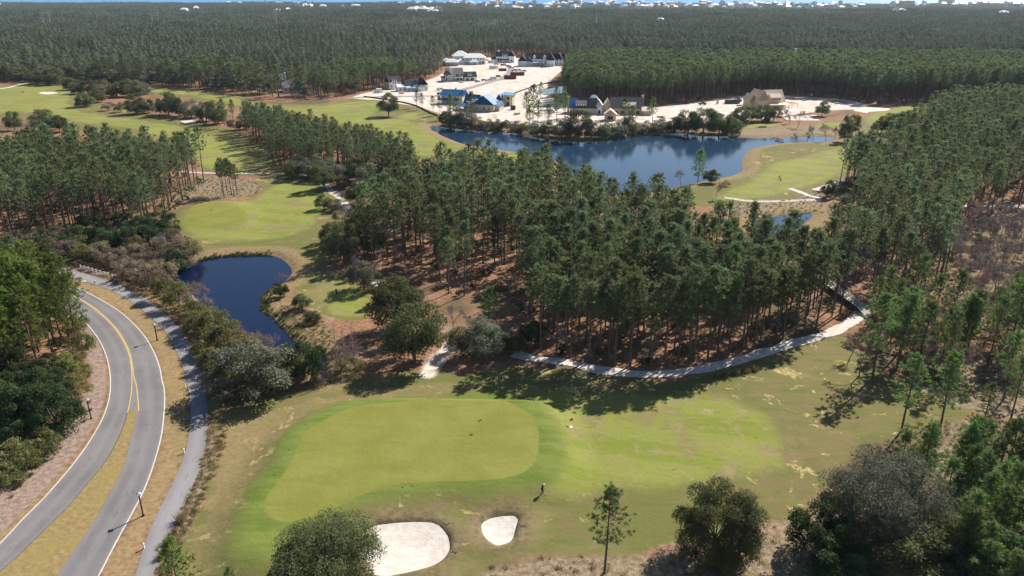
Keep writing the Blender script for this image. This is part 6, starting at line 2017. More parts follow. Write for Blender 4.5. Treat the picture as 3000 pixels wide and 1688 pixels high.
# ------------------------------------------------------------------ street furniture
POST = plain("dark_red_post", (0.060, 0.022, 0.018), 0.6, 0.2)
CAP = plain("grey_lamp_cap", (0.36, 0.40, 0.46), 0.5, 0.1, 3.0, 0.5)
LENS = plain("lamp_lens", (0.62, 0.60, 0.55), 0.4, 0.05)
WPAINT = plain("white_post_paint", (0.74, 0.73, 0.70), 0.6, 0.08)
DARKG = plain("dark_band", (0.09, 0.08, 0.07), 0.8, 0.2)
for x, y, rz, lb in ((360.5, 1297.5, 0.5, "dark red lamp post with pyramid cap whose shadow crosses the lower road"), (395.5, 856.6, 0.9, "dark red lamp post on the verge beside the pond bend"),
                     (229.5, 1053, 0.6, "dark red lamp post on the mulch by the glossy evergreen"), (148, 765.6, 1.0, "dark lamp post at the inner road edge under the pines")):
    X, Y = gp(x, y)
    o = thing("street_lamp", lb, "street lamp", (X, Y, zat(X, Y)), rz)
    MB().box(-0.09, -0.09, -0.1, 0.09, 0.09, 3.55).build("post", POST, o)
    MB().frustum((0, 0), 0.26, 0.24, 0, 0.16).build("base", POST, o)
    MB().frustum((0, 0), 0.20, 0.24, 3.553, 3.72).build("lens", LENS, o)
    c_ = MB()
    c_.frustum((0, 0), 0.46, 0.46, 3.723, 3.77)
    c_.frustum((0, 0), 0.44, 0.05, 3.771, 4.05)
    c_.build("lamp_cap", CAP, o)
for x, y, lb in ((467, 976, "white-capped bollard on the verge beside the oak's shadow"), (463.5, 1140, "white-capped bollard halfway down the cycle path"), (363, 1380, "white-capped bollard at the lower end of the cycle path"),
                 (351.5, 771, "white-capped bollard at the upper bend of the cycle path"), (239, 714, "white-capped bollard across from the white fence"), (428, 857, "white-capped bollard just below the pond bend lamp")):
    X, Y = gp(x, y)
    o = thing("bollard", lb, "bollard", (X, Y, zat(X, Y)))
    MB().box(-0.07, -0.07, -0.1, 0.07, 0.07, 0.80).build("post", DARKG if x in (351.5, 428, 239) else WPAINT, o)
    MB().frustum((0, 0), 0.15, 0.15, 0.803, 0.90).frustum((0, 0), 0.145, 0.04, 0.901, 0.98).build("cap", WPAINT, o)
X0, Y0 = gp(204, 677.5)
X1, Y1 = gp(273.5, 697.5)
ang = math.atan2(Y1 - Y0, X1 - X0)
LN = math.hypot(X1 - X0, Y1 - Y0)
fz = zat(X0, Y0)
fo = thing("rail_fence", "white two-rail fence beside the cycle path below the thicket", "fence", (X0, Y0, fz), ang)
for k in range(8):
    u = LN * k / 7
    MB().box(u - 0.09, -0.09, -0.1, u + 0.09, 0.09, 1.25).frustum((u, 0), 0.16, 0.04, 1.251, 1.36).build("fence_post", WPAINT, fo)
for z in (0.45, 0.98):
    for k in range(7):
        MB().box(LN * k / 7 + 0.092, -0.03, z, LN * (k + 1) / 7 - 0.092, 0.03, z + 0.14).build("rail", WPAINT, fo)
for k, (x, y, lb) in enumerate(((283.5, 700, "white bollard nearest the end of the white fence"), (293.5, 704, "white bollard in the middle of the three after the fence"), (304, 708, "white bollard farthest from the white fence, above the cyclist"))):
    X, Y = gp(x, y)
    o = thing("bollard", lb, "bollard", (X, Y, zat(X, Y)), ang)
    MB().box(-0.09, -0.09, -0.1, 0.09, 0.09, 1.25).build("post", WPAINT, o)
    MB().frustum((0, 0), 0.16, 0.04, 1.253, 1.36).build("cap", WPAINT, o)
# small concrete marker on the verge
X, Y = gp(209, 709)
tag(MB().box(-0.7, -0.35, 0, 0.7, 0.35, 0.12).box(-0.3, -0.2, 0.121, 0.3, 0.2, 0.2).build("utility_cover", LENS, None, (X, Y, 0.02), 0.5), "white utility cover on the tan verge near the road's upper end", "utility cover")

# boardwalk through the right wood
DECK = plain("boardwalk_timber", (0.42, 0.38, 0.33), 0.9, 0.25, 2.0)
RAILW = plain("boardwalk_rail", (0.20, 0.17, 0.14), 0.9, 0.25, 2.0)
pa, pb = Vector((*gp(2168, 783), 0)), Vector((*gp(2014, 672), 0))
d_ = (pb - pa)
L_ = d_.length
bo = thing("boardwalk", "long timber boardwalk with railings running into the right wood", "boardwalk", (pa.x, pa.y, 0), math.atan2(d_.y, d_.x))
dk = MB()
k = 0.0
while k < L_:
    dk.box(k, -1.35, 1.05, k + 0.42, 1.35, 1.12)
    k += 0.45
dk.build("deck", DECK, bo)
bm_ = MB()
for yy in (-1.1, 1.1):
    bm_.box(0, yy - 0.1, 0.80, L_, yy + 0.1, 1.047)
bm_.build("beam", RAILW, bo)
for sgn in (-1, 1):
    n = int(L_ / 2.4)
    for k in range(n + 1):
        u = L_ * k / n
        MB().box(u - 0.07, sgn * 1.44 - 0.07, -0.3, u + 0.07, sgn * 1.44 + 0.07, 2.15).build("rail_post", RAILW, bo)
    MB().box(0, sgn * 1.44 - 0.09, 2.152, L_, sgn * 1.44 + 0.09, 2.21).build("handrail", RAILW, bo)
    MB().box(0, sgn * 1.37 - 0.02, 1.55, L_, sgn * 1.37 + 0.02, 1.66).build("middle_rail", RAILW, bo)
rp = MB()
rp.add([(-4.5, -1.35, 0.05), (0, -1.35, 1.1), (0, 1.35, 1.1), (-4.5, 1.35, 0.05), (-4.5, -1.35, -0.2), (0, -1.35, 0.9), (0, 1.35, 0.9), (-4.5, 1.35, -0.2)], [(0, 1, 2, 3), (7, 6, 5, 4), (0, 4, 5, 1), (2, 6, 7, 3), (0, 3, 7, 4), (1, 5, 6, 2)])
rp.build("ramp", DECK, bo)

# golf: flags, target disc, balls, rakes, markers
YEL = plain("yellow_flag_cloth", (0.70, 0.58, 0.06), 0.8, 0.1)
RED = plain("orange_red_flag_cloth", (0.72, 0.10, 0.03), 0.8, 0.1)
def flagstick(x, y, m, label, H=2.15):
    X, Y = gp(x, y)
    o = thing("golf_flag", label, "golf flag", (X, Y, zat(X, Y)))
    MB().tube([(0, 0, -0.1), (0, 0, H)], 0.025, 6).build("stick", WPAINT, o)
    f = MB()
    for k in range(6):
        u0, u1 = k * 0.1, (k + 1) * 0.1
        y0, y1 = 0.05 * math.sin(u0 * 9), 0.05 * math.sin(u1 * 9)
        z0, z1 = H - 0.02 - u0 * 0.35, H - 0.02 - u1 * 0.35
        b0, b1 = H - 0.50 - u0 * 0.35 + u0 * 0.2, H - 0.50 - u1 * 0.35 + u1 * 0.2
        f.add([(-u0, y0 - .008, b0), (-u1, y1 - .008, b1), (-u1, y1 - .008, z1), (-u0, y0 - .008, z0), (-u0, y0 + .008, b0), (-u1, y1 + .008, b1), (-u1, y1 + .008, z1), (-u0, y0 + .008, z0)],
              [(0, 1, 2, 3), (7, 6, 5, 4), (0, 4, 5, 1), (3, 2, 6, 7), (1, 5, 6, 2), (0, 3, 7, 4)])
    f.build("flag", m, o)
flagstick(1211.6, 1094.6, YEL, "yellow flag on its thin white stick on the near putting green")
flagstick(1440.5, 1070, RED, "orange-red flag beside the white disc on the practice lawn", 1.5)
flagstick(536.5, 548, plain("white_flag_cloth", (0.75, 0.74, 0.70), 0.8, 0.05), "small white flag on the round green before the pond")
X, Y = gp(1436, 1074.8)
tag(MB().frustum((0, 0), 0.28, 0.28, 0, 0.05, 0, 24).build("target_disc", WPAINT, None, (X, Y, zat(X, Y) + 0.01)), "flat white disc lying on the lawn below the orange-red flag", "target disc")
for k, (x, y, lb) in enumerate(((1357.6, 1199.5, "white golf ball above the golfer, farther of the two"), (1357.6, 1204.5, "white golf ball above the golfer, nearer of the two"))):
    X, Y = gp(x, y)
    tag(MB().ball((0, 0, 0.05), 0.06, 10, 8).build("golf_ball", WPAINT, None, (X, Y, zat(X, Y)), 0, True), lb, "golf ball")
MARK = plain("sprinkler_head_black", (0.03, 0.03, 0.03), 0.7, 0.1)
for k, (x, y) in enumerate(sorted(((729, 1153), (693, 1217), (771, 1087), (1013, 1241), (1038, 1238), (1574, 1035), (1694, 1180), (1901, 1100)))):
    X, Y = gp(x, y)
    tag(MB().frustum((0, 0), 0.10, 0.10, -0.02, 0.05, 0, 12).frustum((0, 0), 0.05, 0.05, 0.051, 0.09, 0, 8).build("sprinkler_head", MARK, None, (X, Y, zat(X, Y))), "%s sprinkler head round the green, counted from its road side" % ORD[k], "sprinkler head", "sprinkler heads round the green")
GREENH = plain("rake_handle", (0.22, 0.30, 0.22), 0.7, 0.1)
for x, y, rz, lb in ((1314, 1338, 1.45, "bunker rake lying right of the smaller bunker"), (1115, 1316, -0.75, "bunker rake at the upper rim of the larger bunker"), (1134, 1405, 1.1, "bunker rake at the lower right rim of the larger bunker")):
    X, Y = gp(x, y)
    o = thing("bunker_rake", lb, "rake", (X, Y, zat(X, Y) + 0.06), rz)
    MB().tube([(-0.9, 0, 0.03), (0.85, 0, 0.06)], 0.022, 6).build("handle", GREENH, o)
    hd = MB().box(0.853, -0.36, 0.0, 0.93, 0.36, 0.07)
    for q in range(9):
        hd.box(0.87, -0.34 + q * 0.083, -0.08, 0.90, -0.32 + q * 0.083, -0.001)
    hd.build("head", MARK, o)

# ------------------------------------------------------------------ vehicles and site clutter
CARP = {n: plain(n + "_car_paint", c, 0.3, 0.04, 1.0, 0.6) for n, c in (("white", (0.70, 0.70, 0.70)), ("black", (0.02, 0.02, 0.024)), ("silver", (0.42, 0.43, 0.45)), ("red", (0.22, 0.025, 0.02)), ("blue", (0.03, 0.06, 0.16)))}
TYRE = plain("tyre_rubber", (0.02, 0.02, 0.02), 0.9, 0.1)
RUST = plain("rusty_red_steel", (0.20, 0.045, 0.035), 0.7, 0.25, 1.5)
GREENST = plain("green_steel", (0.035, 0.075, 0.06), 0.6, 0.2)
def car_parts(kind, paint):
    """Side profile pushed across, wheels, glass band: pickup, suv, sedan or van."""
    prof = {'sedan': [(-2.3, .45), (2.3, .45), (2.35, .8), (1.2, .95), (.5, 1.42), (-1.0, 1.42), (-1.7, .98), (-2.3, .92)],
            'suv': [(-2.4, .5), (2.4, .5), (2.45, .95), (1.3, 1.1), (.7, 1.75), (-2.2, 1.75), (-2.4, 1.05)],
            'pickup': [(-2.8, .55), (2.7, .55), (2.75, 1.0), (1.7, 1.15), (1.1, 1.8), (-.5, 1.8), (-.65, 1.15), (-2.8, 1.15)],
            'van': [(-2.8, .5), (2.7, .5), (2.75, 1.1), (2.2, 1.3), (1.5, 2.3), (-2.7, 2.35), (-2.8, 1.2)]}[kind]
    W = 0.92
    b = MB()
    n = len(prof)
    b.add([(x, -W, z) for x, z in prof] + [(x, W, z) for x, z in prof], [tuple(range(n)), tuple(range(2 * n - 1, n - 1, -1))] + [(i, n + i, n + (i + 1) % n, (i + 1) % n) for i in range(n)])
    g = MB()
    x0, x1, z0, z1 = {'sedan': (-1.1, .75, 1.0, 1.34), 'suv': (-2.0, .85, 1.18, 1.65), 'pickup': (-.4, 1.15, 1.22, 1.7), 'van': (.3, 1.65, 1.4, 2.1)}[kind]
    for sy in (-1, 1):
        g.box(x0, sy * W - 0.015, z0, x1, sy * W + 0.015, z1)
    g.box(x1 + 0.18, -W * .85, z0, x1 + 0.22, W * .85, z1 - .1)
    ws = []
    for wx in (-1.5, 1.5):
        for sy in (-1, 1):
            w = MB()
            c = [(wx + 0.36 * math.cos(a * math.pi / 6), sy * W - 0.12, 0.36 + 0.36 * math.sin(a * math.pi / 6)) for a in range(12)]
            d = [(p[0], sy * W + 0.06 * sy if False else p[1] + 0.2, p[2]) for p in c]
            w.add(c + d, [tuple(range(11, -1, -1)), tuple(range(12, 24))] + [(i, (i + 1) % 12, 12 + (i + 1) % 12, 12 + i) for i in range(12)])
            ws.append(w.mesh("wheel", TYRE))
    return b.mesh("body", CARP[paint]), g.mesh("window", GLASS), ws
CARS = {}
def vehicle(kind, paint, x, y, rz, label):
    X, Y = gp(x, y)
    if (kind, paint) not in CARS:
        CARS[(kind, paint)] = car_parts(kind, paint)
    b, g, ws = CARS[(kind, paint)]
    nm = {'sedan': 'parked_car', 'suv': 'parked_car', 'pickup': 'pickup_truck', 'van': 'van'}[kind]
    o = thing(nm, label, {'parked_car': 'car', 'pickup_truck': 'pickup truck', 'van': 'van'}[nm], (X, Y, 0.1), R(rz))
    link("body", b, o)
    link("window", g, o)
    for w in ws:
        link("wheel", w, o)
for a in (('van', 'white', 1107, 228.5, 10, "white van parked beside the bright blue roofed house"), ('suv', 'black', 1107, 239.5, 15, "black car parked just below the white van"), ('pickup', 'white', 1115, 235, 12, "white pickup between the black car and the blue roof"),
          ('sedan', 'black', 1201, 207, 25, "dark car first in the line along the site road"), ('suv', 'silver', 1217, 204, 25, "silver car second in the line along the site road"), ('pickup', 'white', 1231, 203, 25, "white pickup third in the line along the site road"), ('van', 'white', 1240, 200.5, 25, "white van last in the line along the site road"),
          ('suv', 'black', 1253.6, 194.5, 30, "dark car standing alone below the site road bend"), ('pickup', 'black', 1293, 179.5, 5, "black pickup left of the white van near the red containers"), ('van', 'white', 1304, 179.5, 5, "white van behind the red containers"), ('pickup', 'black', 1317, 181, 0, "black pickup right of the white van near the red containers"),
          ('suv', 'white', 1224, 153, 40, "white car first of the cars crowded below the metal roofs"), ('sedan', 'silver', 1232, 157, 30, "silver car in the crowd below the metal roofs"), ('pickup', 'white', 1242, 159, 20, "white pickup in the crowd below the metal roofs"), ('sedan', 'red', 1248, 163.5, 5, "dark red car at the end of the crowded parking"),
          ('suv', 'black', 1264, 165.5, 60, "black car on the drive of the white farmhouse"), ('pickup', 'white', 1273, 164.5, -40, "white pickup on the drive of the white farmhouse"), ('sedan', 'black', 1280, 168, -35, "dark car on the drive by the largest white house"), ('suv', 'blue', 1286, 170.5, -35, "dark blue car on the drive by the largest white house"),
          ('pickup', 'black', 1766.5, 264, 5, "dark pickup on the track by the plantation edge"), ('pickup', 'silver', 975, 224.5, 20, "silver pickup in front of the small white house"), ('suv', 'white', 985, 226, 20, "white car in front of the small white house"),
          ('suv', 'silver', 1385, 283, 20, "silver car on the sand behind the thin pines"), ('sedan', 'black', 1332, 283, 10, "dark car on the sand near the rambling house")):
    vehicle(*a)
def skip(x, y, L, W, H, m, rz, name, label, cat):
    X, Y = gp(x, y)
    o = thing(name, label, cat, (X, Y, 0.05), R(rz))
    b = MB()
    for q in ((-L / 2, -W / 2, 0.15, L / 2, -W / 2 + .1, H), (-L / 2, W / 2 - .1, 0.15, L / 2, W / 2, H), (-L / 2, -W / 2 + .101, 0.15, -L / 2 + .1, W / 2 - .101, H), (L / 2 - .1, -W / 2 + .101, 0.15, L / 2, W / 2 - .101, H), (-L / 2 + .101, -W / 2 + .101, 0.15, L / 2 - .101, W / 2 - .101, 0.3)):
        b.box(*q)
    b.build("tub", m, o)
    rb = MB()
    for k in range(int(L / 1.2)):
        u = -L / 2 + 0.6 + k * 1.2
        for sy in (-1, 1):
            rb.box(u - .06, sy * (W / 2 + .003), 0.2, u + .06, sy * (W / 2 + .08), H - .05)
    rb.build("stiffener", m, o)
    for sx in (-1, 1):
        MB().box(sx * L * .4 - .1, -W / 2, 0.0, sx * L * .4 + .1, W / 2, 0.147).build("skid", TYRE, o)
skip(1283, 199, 10.5, 3.0, 3.0, RUST, -3, "waste_container", "rust red waste container nearest the camera on the building site", "container")
skip(1301, 190, 12.5, 3.0, 2.8, RUST, 3, "waste_container", "rust red waste container behind the nearest red one", "container")
skip(1264, 178.5, 7.5, 2.8, 2.2, RUST, 2, "waste_container", "dark low waste container beside the white trailer", "container")
skip(1841, 261, 9.5, 3.0, 2.4, GREENST, 2, "waste_container", "dark green waste container left of the bare plywood house", "container")
skip(1290, 276, 3.0, 2.4, 2.4, GREENST, 5, "waste_container", "small dark container right of the narrow shell", "container")
def trailer(x, y, L, H, rz, label):
    X, Y = gp(x, y)
    o = thing("box_trailer", label, "trailer", (X, Y, 0.05), R(rz))
    MB().box(-L / 2, -1.2, 0.6, L / 2, 1.2, H).build("box", WPAINT, o)
    MB().box(-L / 2 + 0.01, -1.0, 0.4, L / 2 + 1.2, 1.0, 0.597).build("chassis", TYRE, o)
    for sy in (-1, 1):
        MB().tube([(-0.2, sy * 1.0, 0.35), (-0.2, sy * 1.28, 0.35)], 0.35, 10).build("wheel", TYRE, o)
    MB().box(-L / 2 - 0.03, -0.9, 0.75, -L / 2 - 0.002, 0.9, H - 0.15).build("door", LENS, o)
trailer(1241, 173.8, 8.5, 3.2, 4, "long white box trailer beside the curve of the site road")
trailer(953, 233.5, 4.0, 3.0, 8, "white box trailer on the track left of the small white house")
trailer(944, 234, 3.0, 1.6, 8, "low white trailer left of the white box trailer")
X, Y = gp(1804, 261.5)
o = thing("portable_toilet", "portable toilet cabin standing on the track by the plantation", "portable toilet", (X, Y, 0.05))
MB().box(-0.6, -0.6, 0, 0.6, 0.6, 2.2).build("cabin", TANW, o)
MB().frustum((0, 0), 0.9, 0.6, 2.203, 2.45).build("roof", WPAINT, o)
MB().box(-0.4, -0.64, 0.1, 0.4, -0.603, 2.0).build("door", LENS, o)
X, Y = gp(1856, 256)
o = thing("telehandler", "red telescopic forklift left of the bare plywood house", "forklift", (X, Y, 0.05), 0.1)
MB().box(-2.6, -1.0, 0.7, 2.2, 1.0, 1.5).build("body", RUST, o)
MB().box(-0.6, -1.05, 1.503, 0.7, 0.0, 2.7).build("cab", GLASS, o)
MB().tube([(-2.4, 0.5, 1.9), (3.6, 0.5, 2.6)], 0.22, 6).build("boom", RUST, o)
for wx in (-1.7, 1.5):
    for sy in (-1, 1):
        MB().tube([(wx, sy * 0.9, 0.6), (wx, sy * 1.3, 0.6)], 0.6, 12).build("wheel", TYRE, o)
for k, (x, y, rz, m, lb) in enumerate(((1860, 267, 10, PALEOSB, "stack of pale boards beside the bare plywood house"), (1550, 292, 20, PALEOSB, "stack of boards beside the small wooden gable building"), (1300, 288, 30, STUD, "stack of timber on the sand right of the rambling house"), (1160, 208, 10, STUD, "stack of timber before the dark-roofed garage"),
                                       (1660, 296, 5, STUD, "stack of timber beyond the grey felt roofed house"), (1350, 286, 15, PALEOSB, "stack of boards among the thin pines"), (1900, 284, 10, STUD, "stack of timber under the bare plywood house"), (1010, 236, 0, STUD, "stack of timber on the track before the white gables"))):
    X, Y = gp(x, y)
    b = MB()
    for q in range(5):
        b.box(-1.8 + 0.1 * (q % 2), -0.9 + 0.05 * q, q * 0.22, 1.8 + 0.1 * (q % 3), 0.9 - 0.03 * q, q * 0.22 + 0.215)
    tag(b.build("board_stack", m, None, (X, Y, 0.05), R(rz)), lb, "board stack")
# low silt fence round the site: one long thing per run
SILT = plain("black_silt_fabric", (0.03, 0.028, 0.03), 0.9, 0.2)
for ln, lb in (("915,244 960,250 1010,258 1048,268 1075,282 1100,292", "dark silt fence between fairway and building site"), ("1292,236 1330,222.5 1378,209.5 1425,202.5", "dark silt fence along the bank of the site pond"), ("1640,270 1740,260 1860,246", "dark silt fence along the plantation track")):
    p = line(ln, 3)
    o = thing("silt_fence", lb, "fence", (p[0][0], p[0][1], 0))
    fb = MB()
    for a, b in zip(p[:-1], p[1:]):
        fb.tube([(a[0] - p[0][0], a[1] - p[0][1], 0.4), (b[0] - p[0][0], b[1] - p[0][1], 0.4)], 0.42, 4)
    fb.build("fabric", SILT, o)

# ------------------------------------------------------------------ people
SKIN = plain("skin", (0.42, 0.26, 0.19), 0.6, 0.1)
CL = {n: plain(n + "_cloth", c, 0.85, 0.15, 6.0) for n, c in (("teal", (0.008, 0.055, 0.065)), ("black", (0.010, 0.011, 0.015)), ("white", (0.72, 0.72, 0.71)), ("navy", (0.012, 0.018, 0.05)), ("khaki", (0.30, 0.24, 0.16)), ("grey", (0.20, 0.21, 0.23)))}
HAIR = plain("brown_hair", (0.05, 0.03, 0.02), 0.8, 0.2)


def skin_mesh(name, verts, edges, radii, mats, root=0, sub=1):
    me = bpy.data.meshes.new(name)
    me.from_pydata([tuple(v) for v in verts], edges, [])
    ob = bpy.data.objects.new(name + "_tmp", me)
    COL.objects.link(ob)
    ob.modifiers.new("skin", 'SKIN')
    for i, r in enumerate(radii):
        me.skin_vertices[0].data[i].radius = (r, r) if not isinstance(r, tuple) else r
        me.skin_vertices[0].data[i].use_root = i == root
    sd = ob.modifiers.new("sub", 'SUBSURF')
    sd.levels = sd.render_levels = sub
    dg = bpy.context.evaluated_depsgraph_get()
    out = bpy.data.meshes.new_from_object(ob.evaluated_get(dg))
    out.name = name
    bpy.data.objects.remove(ob)
    out.materials.clear()
    out.materials.append(mats)
    out.polygons.foreach_set("use_smooth", [True] * len(out.polygons))
    return out


def person(x, y, rz, J, shirt, trousers, hat, label, group=None, z=None):
    """J: joint name -> position (x right, y forward, z up). Body is one skin; shirt, trousers, shoes and hat are its clothes."""
    X, Y = gp(x, y) if z is None else (x, y)
    o = thing("person", label, "person", (X, Y, zat(X, Y) if z is None else z), rz, group)
    V, E, Rr, ix = [], [], [], {}

    def v(n, p, r):
        ix[n] = len(V); V.append(Vector(p)); Rr.append(r); return ix[n]

    def e(a, b):
        E.append((ix[a], ix[b]))
    P = {k: Vector(p) for k, p in J.items()}
    v('pelvis', P['pelvis'], 0.125)
    v('waist', P['pelvis'].lerp(P['chest'], 0.45), 0.115)
    v('chest', P['chest'], 0.135)
    v('neck', P['neck'], 0.055)
    hd = (P['head'] - P['neck']).normalized()
    v('jaw', P['neck'].lerp(P['head'], 0.55), 0.075)
    v('head', P['head'], 0.095)
    v('crown', P['head'] + hd * 0.09, 0.07)
    fw = P['face']
    v('nose', P['head'] + fw * 0.12 - hd * 0.02, 0.018)
    for a, b in (('pelvis', 'waist'), ('waist', 'chest'), ('chest', 'neck'), ('neck', 'jaw'), ('jaw', 'head'), ('head', 'crown'), ('head', 'nose')):
        e(a, b)
    for s_ in 'LR':
        v('sh' + s_, P['sh' + s_], 0.058); v('el' + s_, P['el' + s_], 0.042); v('wr' + s_, P['wr' + s_], 0.030)
        dr = (P['wr' + s_] - P['el' + s_]).normalized()
        sd = dr.cross(Vector((0, 1, 0.2))).normalized()
        v('palm' + s_, P['wr' + s_] + dr * 0.075, 0.034)
        e('chest', 'sh' + s_); e('sh' + s_, 'el' + s_); e('el' + s_, 'wr' + s_); e('wr' + s_, 'palm' + s_)
        nrm = dr.cross(sd).normalized()
        for q, ln_ in enumerate((0.07, 0.085, 0.08, 0.062)):
            b0 = P['wr' + s_] + dr * 0.09 + sd * (0.022 * (q - 1.5))
            v('f%s%d' % (s_, q), b0 + dr * ln_ * 0.6 + nrm * 0.01, 0.010)
            v('t%s%d' % (s_, q), b0 + dr * ln_ * 0.85 + nrm * 0.045, 0.008)
            e('palm' + s_, 'f%s%d' % (s_, q)); e('f%s%d' % (s_, q), 't%s%d' % (s_, q))
        v('th' + s_, P['wr' + s_] + dr * 0.06 - sd * 0.055 + nrm * 0.02, 0.011)
        e('palm' + s_, 'th' + s_)
        v('hip' + s_, P['hip' + s_], 0.088); v('kn' + s_, P['kn' + s_], 0.060); v('an' + s_, P['an' + s_], 0.042); v('toe' + s_, P['toe' + s_], 0.036)
        e('pelvis', 'hip' + s_); e('hip' + s_, 'kn' + s_); e('kn' + s_, 'an' + s_); e('an' + s_, 'toe' + s_)
    link("body", skin_mesh("body", V, E, Rr, SKIN), o)

    def cloth(nm, names, edges, grow_, m, sub=1):
        k = {n: i for i, n in enumerate(names)}
        link(nm, skin_mesh(nm, [V[ix[n]] for n in names], [(k[a], k[b]) for a, b in edges], [Rr[ix[n]] + grow_ for n in names], m, 0, sub), o)
    cloth("shirt", ['chest', 'waist', 'pelvis', 'shL', 'elL', 'wrL', 'shR', 'elR', 'wrR'], [('chest', 'waist'), ('waist', 'pelvis'), ('chest', 'shL'), ('shL', 'elL'), ('elL', 'wrL'), ('chest', 'shR'), ('shR', 'elR'), ('elR', 'wrR')], 0.022, CL[shirt])
    cloth("trousers", ['pelvis', 'hipL', 'knL', 'anL', 'hipR', 'knR', 'anR'], [('pelvis', 'hipL'), ('hipL', 'knL'), ('knL', 'anL'), ('pelvis', 'hipR'), ('hipR', 'knR'), ('knR', 'anR')], 0.016, CL[trousers])
    for s_ in 'LR':
        k = skin_mesh("shoe", [V[ix['an' + s_]] - Vector((0, 0, 0.03)), V[ix['toe' + s_]]], [(0, 1)], [0.052, 0.046], CL['white'])
        link("shoe", k, o)
    c = P['head'] + hd * 0.05
    if hat:
        MB().ball((c.x, c.y, c.z), (0.118, 0.118, 0.10), 14, 8).frustum((c.x + fw.x * 0.09, c.y + fw.y * 0.09), 0.11, 0.10, c.z - 0.01, c.z + 0.005, 0, 12).build("hat", CL[hat], o, None, 0, True)
    else:
        MB().ball((c.x - fw.x * 0.02, c.y - fw.y * 0.02, c.z + 0.015), (0.106, 0.11, 0.10), 14, 8).build("hair", HAIR, o, None, 0, True)
    return o


STAND = dict(pelvis=(0, 0, .93), chest=(0, .01, 1.32), neck=(0, .02, 1.50), head=(0, .05, 1.63), face=(0, 1, -.1), shL=(-.19, 0, 1.42), elL=(-.25, -.02, 1.14), wrL=(-.23, .10, .90), shR=(.19, 0, 1.42), elR=(.25, -.02, 1.14), wrR=(.23, .10, .90),
             hipL=(-.095, 0, .88), knL=(-.11, .03, .48), anL=(-.12, -.02, .08), toeL=(-.14, .15, .045), hipR=(.095, 0, .88), knR=(.11, .03, .48), anR=(.12, -.02, .08), toeR=(.14, .15, .045))
WALK = dict(STAND, chest=(0, .10, 1.31), neck=(0, .16, 1.48), head=(0, .24, 1.59), face=(0, .9, -.4), knL=(-.10, .22, .50), anL=(-.11, .30, .09), toeL=(-.11, .46, .05), knR=(.10, -.04, .48), anR=(.11, -.34, .16), toeR=(.11, -.24, .06),
            elL=(-.25, .05, 1.12), wrL=(-.20, .28, .96), elR=(.25, -.02, 1.12), wrR=(.22, .22, .93), shL=(-.19, .08, 1.41), shR=(.19, .08, 1.41))
PUSH = dict(WALK, wrL=(-.18, .42, 1.02), wrR=(.18, .42, 1.02), elL=(-.25, .14, 1.12), elR=(.25, .14, 1.12))
RIDE = dict(STAND, pelvis=(0, -.12, .98), chest=(0, .16, 1.30), neck=(0, .27, 1.45), head=(0, .35, 1.57), face=(0, 1, -.1), shL=(-.19, .20, 1.38), elL=(-.25, .42, 1.20), wrL=(-.22, .60, 1.04), shR=(.19, .20, 1.38), elR=(.25, .42, 1.20), wrR=(.22, .60, 1.04),
            hipL=(-.1, -.10, .95), knL=(-.12, .26, .80), anL=(-.11, .12, .40), toeL=(-.12, .27, .36), hipR=(.1, -.10, .95), knR=(.12, .22, .58), anR=(.11, .06, .18), toeR=(.12, .21, .15))


def club(x, y, rz, a, b, label):
    X, Y = gp(x, y)
    o = thing("golf_club", label, "golf club", (X, Y, zat(X, Y)), rz)
    MB().tube([a, b], 0.012, 6).build("shaft", STEEL, o)
    MB().tube([a, tuple(Vector(a).lerp(Vector(b), 0.22))], 0.02, 6).build("grip", MARK, o)
    MB().box(b[0] - 0.02, b[1] - 0.02, b[2] - 0.03, b[0] + 0.10, b[1] + 0.03, b[2] + 0.03).build("head", STEEL, o)


GZ_ = -1.1
person(1363, 1250, GZ_, WALK, 'teal', 'black', 'white', "golfer in dark teal top and white cap walking below the green")
club(1363, 1250, GZ_, (.24, .27, .88), (.30, .62, .12), "golf club in the hand of the teal-clad golfer")
person(1959.5, 452, 0.3, PUSH, 'black', 'grey', None, "golfer in black pushing a bag cart across the peninsula fairway")
person(846, 742, -0.6, STAND, 'black', 'navy', 'grey', "golfer in dark clothes standing in the shade on the small tee lawn")
person(68, 219, 0.5, STAND, 'navy', 'khaki', 'white', "golfer standing alone near the far left bunker")
person(98, 216, 0.2, STAND, 'black', 'grey', None, "golfer at the rear edge of the far left green")
person(56, 235, 0.0, STAND, 'grey', 'navy', 'white', "golfer of the nearer far-left pair, left one")
person(60, 235.3, 0.6, STAND, 'black', 'khaki', 'white', "golfer of the nearer far-left pair, right one")


